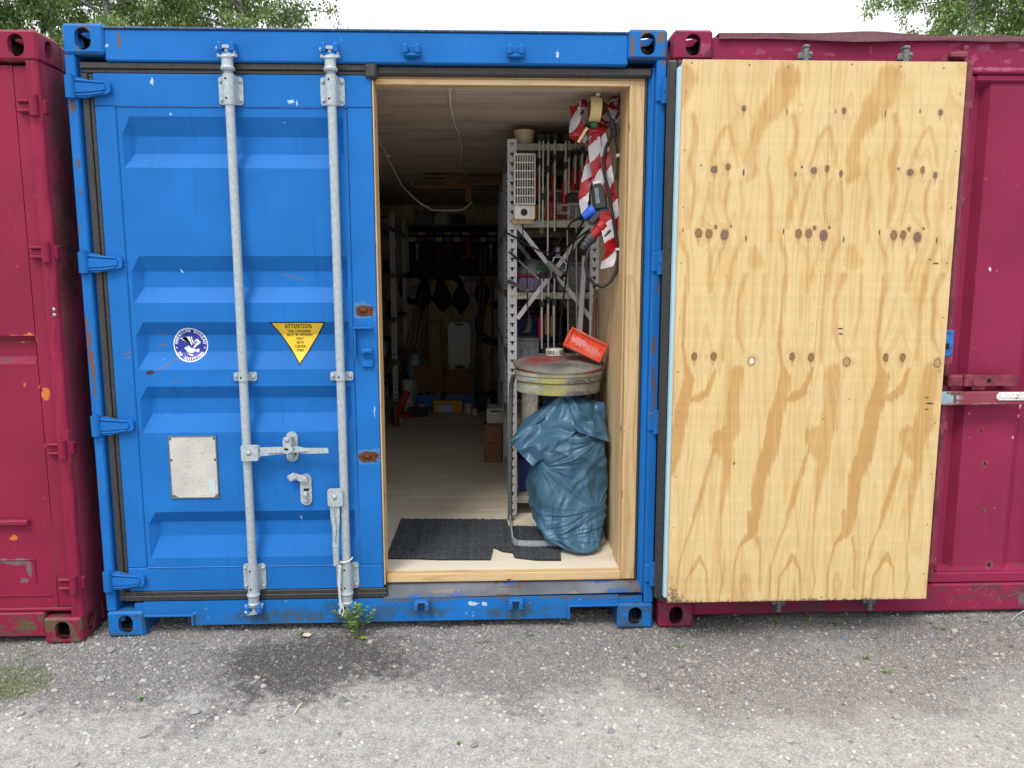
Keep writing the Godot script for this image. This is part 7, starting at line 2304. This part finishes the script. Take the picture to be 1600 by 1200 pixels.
	var ry := thing("red_jack", "red tool slanting on the floor beside the rack behind the closed leaf", "tool", V(-0.34, FL, -4.0))
	obj("arm", [MB.new().at(Transform3D(Basis(V(0, 0, 1), -0.48), V(-0.330, FL + 0.150, -4.0))).box(Vector3.ZERO, V(0.075, 0.24, 0.05), 0.012), M.red_plastic], ry)
	obj("foot", [MB.new().bb(-0.34, -0.25, FL, FL + 0.05, -4.03, -3.96, 0.01), M.red_plastic], ry)
	var bt := thing("black_tray", "black tray of shiny bits beside the red tool", "tray", V(-0.19, FL, -4.1))
	obj("body", [MB.new().bb(-0.29, -0.095, FL, FL + 0.012, -4.2, -4.04).bb(-0.29, -0.095, FL + 0.012, FL + 0.07, -4.045, -4.04).bb(-0.29, -0.285, FL + 0.012, FL + 0.07, -4.2, -4.0455).bb(-0.10, -0.095, FL + 0.012, FL + 0.07, -4.2, -4.0455).bb(-0.29, -0.095, FL + 0.012, FL + 0.07, -4.205, -4.2005), M.black], bt)
	var bits := MB.new()
	for k in 12: bits.ball(V(-0.27 + 0.014 * k, FL + 0.058 + 0.02 * ((k * 7) % 3) / 3.0, -4.12 + 0.05 * ((k * 5) % 4) / 4.0), V(0.009, 0.009, 0.009), 8)
	var bo := obj("bits", [bits, M.chrome], bt)
	bo.set_meta("kind", "stuff")
	var bk := thing("white_bucket", "white bucket on the floor before the blue jug", "bucket", V(-0.30, FL, -4.32))
	obj("body", [MB.new().lathe(V(-0.302, FL, -4.34), [Vector2(0, 0), Vector2(0.048, 0), Vector2(0.058, 0.30), Vector2(0.061, 0.305), Vector2(0.061, 0.32), Vector2(0.055, 0.32), Vector2(0.046, 0.02), Vector2(0, 0.015)], 26), M.box_white], bk)
	var gd := thing("grey_machine", "dark power tool with pale nozzle on the floor before the poles", "power tool", V(0.45, FL, -4.4))
	obj("body", [MB.new().bb(0.385, 0.555, FL, FL + 0.19, -4.50, -4.34, 0.02), M.box_dark], gd)
	obj("nozzle", [MB.new().tube([V(0.44, FL + 0.19, -4.40), V(0.46, FL + 0.24, -4.39), V(0.50, FL + 0.20, -4.36)], [0.03, 0.028, 0.022], 10), M.box_grey], gd)
	obj("side_handle", [MB.new().cyl(V(0.50, FL + 0.02, -4.32), V(0.505, FL + 0.13, -4.32), 0.014), M.box_silver], gd)
	var crumb := MB.new().sheet(10, 6, func(u: float, v: float) -> Vector3: return V(-0.42 + u * 0.14, FL + 0.003 + 0.03 * sin(u * PI) * sin(v * PI), -3.80 + v * 0.08 - u * 0.05))
	solo("crumpled_paper", [crumb, M.box_white], "crumpled white paper on the floor at the foot of the rack behind the closed leaf", "paper")
	# tins and spray cans by the foot of the rack behind the closed leaf
	for q in [[-0.345, -3.60, 0.030, 0.19, "box_red", "red spray can on the floor by the crumpled paper"], [-0.375, -3.72, 0.030, 0.17, "box_blue_bright", "blue spray can on the floor by the crumpled paper"], [-0.16, -4.28, 0.045, 0.10, "box_silver", "silver paint tin behind the black tray"], [0.30, -4.22, 0.040, 0.11, "box_white", "white tin beside the yellow and silver case"], [0.36, -4.12, 0.030, 0.07, "cream", "cream cup on the floor beside the white tin"]]:
		var sc := thing("tin_can", q[5], "tin", V(q[0], FL, q[1]))
		obj("body", [MB.new().lathe(V(q[0], FL, q[1]), [Vector2(0, 0), Vector2(q[2], 0), Vector2(q[2], q[3] * 0.86), Vector2(q[2] * 0.86, q[3] * 0.92), Vector2(0, q[3] * 0.92)], 18), M[q[4]]], sc)
		obj("cap", [MB.new().lathe(V(q[0], FL + q[3] * 0.921, q[1]), [Vector2(0, 0), Vector2(q[2] * 0.6, 0), Vector2(q[2] * 0.6, q[3] * 0.08), Vector2(0, q[3] * 0.08)], 14), M.box_grey], sc)
	# carton and packet at the foot of the middle rack
	var cb := thing("brown_carton", "brown carton on the plywood floor beside the galvanised racks", "carton", V(0.52, FL, -2.25))
	obj("body", [MB.new().bb(0.452, 0.582, FL, FL + 0.14, -2.36, -2.16, 0.003).bb(0.449, 0.585, FL + 0.1405, FL + 0.28, -2.362, -2.158, 0.003), M.cardboard], cb)
	var pk := thing("seed_packet", "printed white packet with black heading lying on the brown carton", "packet", V(0.53, FL + 0.28, -2.2))
	var px := Transform3D(Basis(V(1, 0, 0), -0.35), V(0.535, FL + 0.333, -2.235))
	obj("body", [MB.new().at(px).box(Vector3.ZERO, V(0.120, 0.115, 0.03), 0.006), M.box_white], pk)
	var pp := MB.new().at(px)
	pp.bb(-0.035, 0.045, 0.022, 0.042, 0.0152, 0.0158)
	for k in 6:
		for j in 4: pp.bb(-0.05 + j * 0.026, -0.05 + j * 0.026 + 0.012 + 0.006 * ((k + j) % 2), -0.046 + k * 0.010, -0.0425 + k * 0.010, 0.0152, 0.0158)
	obj("print", [pp, M.box_dark], pk)
	var pw := MB.new().sheet(14, 8, func(u: float, v: float) -> Vector3: return V(0.475 + u * 0.115, FL + 0.385 + 0.02 * sin(u * 4.0 + v), -2.33 + v * 0.13))
	pw.bb(0.485, 0.58, FL + 0.37, FL + 0.39, -2.32, -2.22, 0.008)
	solo("paper_bundle", [pw, M.box_white], "white paper bundle on top of the printed packet", "paper")

func build_mat_and_rope() -> void:
	var q := PackedVector2Array([Vector2(-0.006, -0.843), Vector2(0.2, -0.838), Vector2(0.42, -0.822), Vector2(0.578, -0.815), Vector2(0.585, -0.70), Vector2(0.84, -0.68), Vector2(0.832, -0.40), Vector2(0.818, -0.192), Vector2(0.705, -0.197), Vector2(0.60, -0.235), Vector2(0.592, -0.30), Vector2(0.545, -0.318), Vector2(0.50, -0.378), Vector2(0.484, -0.212), Vector2(0.24, -0.222), Vector2(0.12, -0.238), Vector2(-0.016, -0.247)])
	var t := thing("door_mat", "charcoal ribbed rubber-backed mat with ragged notch lying behind the threshold", "mat", V(0.4, FL, -0.5))
	var b := MB.new()
	b.at(Transform3D(Basis(V(1, 0, 0), V(0, 0, -1), V(0, 1, 0)), V(0, FL, 0)))
	var q2 := PackedVector2Array()
	for p in q: q2.push_back(Vector2(p.x, -p.y))
	b.prism(q2, 0.0005, 0.007)
	obj("backing", [b, M.mat_rubber], t)
	var r := MB.new()
	var wn := noise(6.0, 3, 2)
	var z := -0.838
	var k := 0
	while z < -0.2:
		var line := PackedVector2Array()
		var jit := 0.0098 * fposmod(k * 0.618, 1.0) * 2.0
		for i in 92: line.push_back(Vector2(-0.02 - jit + i * 0.0098, z + 0.0040 * (1.0 if i % 2 else -1.0) + wn.get_noise_2d(i * 0.2, z * 4.0) * 0.004))
		for seg in Geometry2D.intersect_polyline_with_polygon(line, q):
			for i in seg.size() - 1:
				var a: Vector2 = seg[i]
				var e: Vector2 = seg[i + 1]
				if (a - e).length() < 0.001: continue
				var h := FL + 0.0115 + wn.get_noise_2d(a.x * 30, a.y * 30) * 0.006
				r.quad(V(a.x, FL + 0.0065, a.y + 0.0036), V(e.x, FL + 0.0065, e.y + 0.0036), V(e.x, h, e.y), V(a.x, h, a.y))
				r.quad(V(a.x, h, a.y), V(e.x, h, e.y), V(e.x, FL + 0.0065, e.y - 0.0036), V(a.x, FL + 0.0065, a.y - 0.0036))
		z += 0.0105
		k += 1
	var o := obj("pile", [r, M.mat_pile], t)
	o.set_meta("kind", "stuff")
	# knotted white rope on the second locking rod
	var rp := MB.new()
	for s in 3:
		var pts := []
		for i in 60:
			var f := i / 59.0
			var a := f * 34.0 + s * TAU / 3
			pts.push_back(V(-0.178 - 0.006 * sin(f * 3.0) + cos(a) * 0.0034, lerpf(0.335, 0.135, f), 0.044 + sin(a) * 0.0034))
		rp.tube(pts, 0.0026, 6)
	var lp := []
	for i in 25:
		var a := PI * 1.15 * i / 24.0 - 0.35
		lp.push_back(V(-0.155 - cos(a) * 0.026, 0.338 + 0.018 * (1.0 - float(i) / 24.0) * -1.0 + 0.02, 0.014 + sin(a) * 0.030))
	rp.tube(lp, 0.0032, 7)
	rp.tube([V(-0.178, 0.14, 0.050), V(-0.186, 0.115, 0.048), V(-0.172, 0.105, 0.05), V(-0.166, 0.13, 0.05), V(-0.172, 0.16, 0.05)], 0.0030, 7)
	solo("rope", [rp, M.rope], "white twisted rope tied round the second locking rod's foot", "rope")

func make_inside_materials() -> void:
	mat("rack", Color(0.80, 0.80, 0.82), 0.5, 0.1)
	mat("shelf", Color(0.68, 0.68, 0.62), 0.55, 0.1, 0.3, M.speck)
	mat("steel", Color(0.66, 0.65, 0.63), 0.4, 0.35)
	mat("chrome", Color(0.78, 0.80, 0.82), 0.2, 0.9)
	mat("cast_iron", Color(0.17, 0.18, 0.20), 0.6, 0.2)
	mat("heater_white", Color(0.93, 0.925, 0.90), 0.45)
	mat("heater_inside", Color(0.45, 0.44, 0.41), 0.7)
	mat("cream", Color(0.80, 0.73, 0.60), 0.55)
	mat("red_plastic", Color(0.62, 0.08, 0.09), 0.42)
	mat("yellow_plastic", Color(0.85, 0.62, 0.12), 0.5)
	mat("green_plastic", Color(0.10, 0.42, 0.20), 0.5)
	mat("plug_blue", Color(0.10, 0.35, 0.80), 0.4)
	mat("coupling", Color(0.20, 0.23, 0.26), 0.5)
	mat("cable", Color(0.085, 0.09, 0.10), 0.45)
	mat("grey_cable", Color(0.55, 0.56, 0.56), 0.5)
	mat("pale_cable", Color(0.93, 0.93, 0.90), 0.4)
	mat("lavender", Color(0.58, 0.52, 0.68), 0.5)
	mat("mauve", Color(0.45, 0.34, 0.38), 0.5)
	mat("lavender_white", Color(0.78, 0.76, 0.82), 0.5, 0.15, 0.12, grey_tex(256, 0.03, 201, 0.86, 1.06))
	mat("box_white", Color(0.84, 0.83, 0.80), 0.6, 0.0, 0.4, M.speck)
	mat("box_grey", Color(0.52, 0.54, 0.55), 0.55, 0.0, 0.4, M.speck)
	mat("box_dark", Color(0.16, 0.17, 0.19), 0.55, 0.0, 0.4, M.speck)
	mat("box_blue", Color(0.12, 0.18, 0.48), 0.5, 0.0, 0.4, M.speck)
	mat("box_blue_bright", Color(0.10, 0.40, 0.72), 0.5, 0.0, 0.4, M.speck)
	mat("box_red", Color(0.55, 0.12, 0.14), 0.55, 0.0, 0.4, M.speck)
	mat("box_silver", Color(0.66, 0.70, 0.75), 0.4, 0.3)
	mat("tub_purple", Color(0.50, 0.46, 0.62), 0.3, 0.0, 0.12, grey_tex(256, 0.03, 202, 0.5, 1.2))
	mat("orange_plastic", Color(0.86, 0.28, 0.16), 0.5)
	var os := Paint.new(-0.12, 0.12, -0.08, 0.08, 1500.0, Color(0.86, 0.27, 0.15), 301, 0.08)
	os.spot(-0.035, 0.0, 0.055, 0.020, Color(0.83, 0.62, 0.68), 0.75, 0.5)
	os.spot(0.045, -0.010, 0.045, 0.024, Color(0.83, 0.60, 0.64), 0.65, 0.7)
	for k in 40: os.spot(rng.randf_range(-0.09, 0.09), rng.randf_range(-0.04, 0.04), rng.randf_range(0.001, 0.006), 0.0015, [Color(0.45, 0.15, 0.14), Color(0.9, 0.6, 0.5)][k % 2], 0.6, 0.8)
	paint_mat("orange_scuffed", os, 0.5)
	var lp := Paint.new(-0.25, 0.25, -0.25, 0.25, 900.0, Color(0.44, 0.45, 0.43), 311, 0.18)
	for q in [[-0.10, 0.02, 0.10, 0.10], [0.02, 0.0, 0.09, 0.08], [-0.05, 0.06, 0.10, 0.05], [0.13, 0.03, 0.04, 0.04]]: lp.spot(q[0], q[1], q[2], q[3], Color(0.55, 0.18, 0.20), 0.6, 0.9)
	for q in [[0.04, 0.05, 0.05, 0.05], [-0.08, -0.1, 0.07, 0.04], [0.1, -0.08, 0.09, 0.05], [0.0, 0.14, 0.1, 0.03]]: lp.spot(q[0], q[1], q[2], q[3], Color(0.32, 0.30, 0.31), 0.7, 0.9)
	for k in 60: lp.spot(rng.randf_range(-0.16, 0.18), rng.randf_range(-0.24, -0.10), rng.randf_range(0.006, 0.03), rng.randf_range(0.003, 0.012), [Color(0.60, 0.62, 0.56), Color(0.62, 0.58, 0.28), Color(0.26, 0.27, 0.27)][k % 3], 0.8, 0.9)
	paint_mat("lid_paint", lp, 0.6)
	M.lid_paint.uv1_scale.y = -M.lid_paint.uv1_scale.y
	var rp := Paint.new(0.0, 1.0, 1.0, 1.0 + 0.07, 1500.0, Color(0.52, 0.52, 0.46), 321, 0.14)
	for k in 30: rp.spot(rng.randf(), rng.randf_range(1.0, 1.07), rng.randf_range(0.02, 0.08), rng.randf_range(0.008, 0.03), [Color(0.62, 0.60, 0.34), Color(0.64, 0.60, 0.26), Color(0.34, 0.34, 0.36), Color(0.66, 0.68, 0.66)][k % 4], 0.8, 0.9)
	for k in 60: rp.spot(rng.randf(), rng.randf_range(1.0, 1.07), rng.randf_range(0.002, 0.008), 0.002, Color(0.75, 0.74, 0.62), 0.8, 0.9)
	var rm := StandardMaterial3D.new()
	rm.albedo_texture = ImageTexture.create_from_image(rp.image())
	rm.uv1_scale = Vector3(1, 1 / 0.07, 1)
	rm.roughness = 0.6
	M.rim_paint = rm
	mat("sack", lin(0.042, 0.118, 0.200), 0.38)
	M.sack.metallic_specular = 0.45
	mat("masking", Color(0.86, 0.77, 0.57), 0.6)
	mat("tape_red", Color(0.60, 0.05, 0.09), 0.3)
	mat("tape_white", Color(0.76, 0.75, 0.77), 0.3)
	mat("orange_wood", Color(0.62, 0.38, 0.16), 0.7)
	mat("pine_dark", Color(0.24, 0.19, 0.15), 0.8)
	mat("canister", Color(0.74, 0.79, 0.77), 0.4)
	mat("canister_low", Color(0.78, 0.77, 0.70), 0.4)
	mat("tube_brown", Color(0.60, 0.50, 0.40), 0.85)
	mat("jug_blue", Color(0.55, 0.68, 0.74), 0.35)
	mat("mat_rubber", Color(0.12, 0.13, 0.14), 0.9)
	mat("mat_pile", Color(0.27, 0.29, 0.32), 0.95, 0.0, 0.25, grey_tex(256, 0.05, 203, 0.55, 1.25))
	mat("bag_dark", Color(0.13, 0.135, 0.16), 0.7)
	mat("rope", Color(0.84, 0.84, 0.82), 0.85)

func build_inside() -> void:
	make_inside_materials()
	build_racks()
	build_front_rack_goods()
	build_stand()
	build_sack()
	build_cables()
	build_ceiling_things()
	build_back()
	build_mat_and_rope()

func make_ground_materials() -> void:
	var size := 1024
	var f := FastNoiseLite.new()
	f.noise_type = FastNoiseLite.TYPE_CELLULAR
	f.cellular_return_type = FastNoiseLite.RETURN_CELL_VALUE
	f.frequency = 0.17
	f.seed = 8
	f.fractal_type = FastNoiseLite.FRACTAL_NONE
	var cv := f.get_seamless_image(size, size)
	cv.convert(Image.FORMAT_L8)
	f.cellular_return_type = FastNoiseLite.RETURN_DISTANCE2_SUB
	var dv := f.get_seamless_image(size, size)
	dv.convert(Image.FORMAT_L8)
	var nv := noise(0.02, 4, 5).get_seamless_image(size, size)
	nv.convert(Image.FORMAT_L8)
	var a := cv.get_data()
	var b := dv.get_data()
	var c := nv.get_data()
	var d := PackedByteArray()
	d.resize(size * size * 3)
	var hgt := PackedByteArray()
	hgt.resize(size * size)
	var grain := RandomNumberGenerator.new()
	grain.seed = 3
	for i in size * size:
		var t := a[i] / 255.0
		var e := clampf(b[i] / 255.0 * 3.2, 0, 1)
		var k := lerpf(0.80, 1.0, t) * lerpf(0.94, 1.0, e) * lerpf(0.90, 1.06, c[i] / 255.0)
		k *= 0.90 + 0.16 * grain.randf() + 0.10 * (c[(i * 7) % (size * size)] / 255.0 - 0.5)
		if grain.randf() < 0.02: k *= 0.72
		d[i * 3] = clampi(int(k * 248), 0, 255)
		d[i * 3 + 1] = clampi(int(k * (248 if t < 0.85 else 240)), 0, 255)
		d[i * 3 + 2] = clampi(int(k * (247 if t < 0.85 else 235)), 0, 255)
		hgt[i] = int(e * lerpf(0.4, 1.0, t) * 255)
	var m := StandardMaterial3D.new()
	m.albedo_texture = ImageTexture.create_from_image(Image.create_from_data(size, size, false, Image.FORMAT_RGB8, d))
	m.vertex_color_use_as_albedo = true
	m.roughness = 0.95
	m.uv1_scale = Vector3(1 / 1.37, 1 / 1.37, 1)
	var hi := Image.create_from_data(size, size, false, Image.FORMAT_L8, hgt)
	hi.convert(Image.FORMAT_RGBA8)
	hi.bump_map_to_normal_map(3.0)
	m.normal_enabled = true
	m.normal_texture = ImageTexture.create_from_image(hi)
	m.normal_scale = 0.6
	M.gravel = m
	var s := StandardMaterial3D.new()
	s.vertex_color_use_as_albedo = true
	s.roughness = 0.9
	M.stone = s
	var l := StandardMaterial3D.new()
	l.vertex_color_use_as_albedo = true
	l.roughness = 0.55
	l.backlight_enabled = true
	l.backlight = Color(0.5, 0.6, 0.25)
	l.cull_mode = BaseMaterial3D.CULL_DISABLED
	M.leaf = l
	mat("stem", lin(0.14, 0.20, 0.06), 0.7)
	mat("bark", lin(0.34, 0.33, 0.30), 0.9, 0.0, 0.8, grey_tex(256, 0.03, 55, 0.3, 1.2))
	mat("paper", lin(0.55, 0.47, 0.38), 0.9)
	mat("pale_wood", lin(0.62, 0.56, 0.42), 0.8)
	var pl := Paint.new(-0.92, -0.69, 0.62, 0.91, 900.0, Color(0.74, 0.735, 0.725), 61, 0.05)
	var k1 := Color(0.62, 0.59, 0.56)
	for k in 90: pl.spot(rng.randf_range(-0.91, -0.70), rng.randf_range(0.63, 0.90), rng.randf_range(0.001, 0.007), rng.randf_range(0.0008, 0.003), k1, 0.7, 0.9)
	for k in 70:
		var x := rng.randf_range(-0.90, -0.72)
		var y := 0.64 + 0.010 * rng.randi_range(0, 25)
		pl.line(x, y, x + rng.randf_range(0.01, 0.04), y, 0.0014, Color(0.58, 0.52, 0.50), 0.5, 1.2)
	for q in [[-0.90, 0.64], [-0.71, 0.64], [-0.72, 0.632], [-0.89, 0.634]]: pl.spot(q[0], q[1], 0.010, 0.006, Color(0.42, 0.32, 0.26), 0.8, 0.9)
	paint_mat("data_plate", pl, 0.45)
	mat("label_pale", Color(0.72, 0.78, 0.80), 0.6)
	var bp := Paint.new(2.28, 3.32, 1.0, 1.12, 500.0, Color(lin(0.23, 0.035, 0.065)), 63, 0.08)
	bp.spot(2.45, 1.06, 0.10, 0.06, Color(0.56, 0.66, 0.74), 1.0, 0.15)
	bp.spot(2.34, 1.06, 0.10, 0.06, Color(0.56, 0.66, 0.74), 1.0, 0.15)
	for q in [[2.523, 1.082, 0.035, 0.010], [2.512, 1.058, 0.008, 0.032], [2.53, 1.05, 0.02, 0.006], [2.48, 1.084, 0.012, 0.004], [2.54, 1.034, 0.03, 0.006]]: bp.spot(q[0], q[1], q[2], q[3], Color(0.40, 0.24, 0.18), 0.95, 0.7)
	for k in 20: bp.spot(rng.randf_range(2.3, 2.72), rng.randf_range(1.028, 1.04), 0.02, 0.004, Color(0.52, 0.50, 0.44), 0.6, 0.9)
	paint_mat("bar_paint", bp, 0.55)

func _ready() -> void:
	rng.seed = 20240
	# ---- camera
	var cam := Camera3D.new()
	cam.name = "camera"
	cam.fov = 53.05
	cam.near = 0.05
	cam.far = 800.0
	add_child(cam)
	cam.position = Vector3(0.4601, 1.5854, 3.2987)
	cam.rotation = Vector3(-0.13803, -0.03598, -0.00078)
	cam.current = true
	# ---- overcast sky
	var env := Environment.new()
	var sky := Sky.new()
	var sm := ProceduralSkyMaterial.new()
	# a standard overcast sky: the zenith three times as bright as the horizon
	sm.sky_top_color = Color(0.985, 0.99, 1.0)
	sm.sky_horizon_color = lin(0.333, 0.335, 0.338)
	sm.sky_curve = 0.6
	sm.sky_energy_multiplier = 1.2
	sm.ground_bottom_color = Color(0.45, 0.44, 0.42)
	sm.ground_horizon_color = Color(0.62, 0.62, 0.60)
	sm.sun_angle_max = 1.0
	sky.sky_material = sm
	env.background_mode = Environment.BG_SKY
	env.sky = sky
	env.tonemap_mode = Environment.TONE_MAPPER_LINEAR
	env.tonemap_exposure = 1.66
	env.sdfgi_enabled = true
	env.ssao_enabled = true
	env.ssil_enabled = true
	var we := WorldEnvironment.new()
	we.name = "world_environment"
	we.environment = env
	add_child(we)
	# ---- the veiled sun, high in front of the containers and a little to the left
	var sun := DirectionalLight3D.new()
	sun.name = "sun"
	sun.light_energy = 0.45
	sun.light_color = Color(1.0, 0.97, 0.93)
	sun.light_angular_distance = 18.0
	sun.shadow_enabled = true
	add_child(sun)
	sun.look_at_from_position(Vector3(-2.2, 7.0, 4.5), Vector3.ZERO)
	# ---- setting
	make_materials()
	make_ground_materials()
	build_ground()
	build_blue()
	build_red_right()
	build_red_left()
	build_inside()
	build_trees()
	build_gravel()
	build_stones()
	build_weeds()
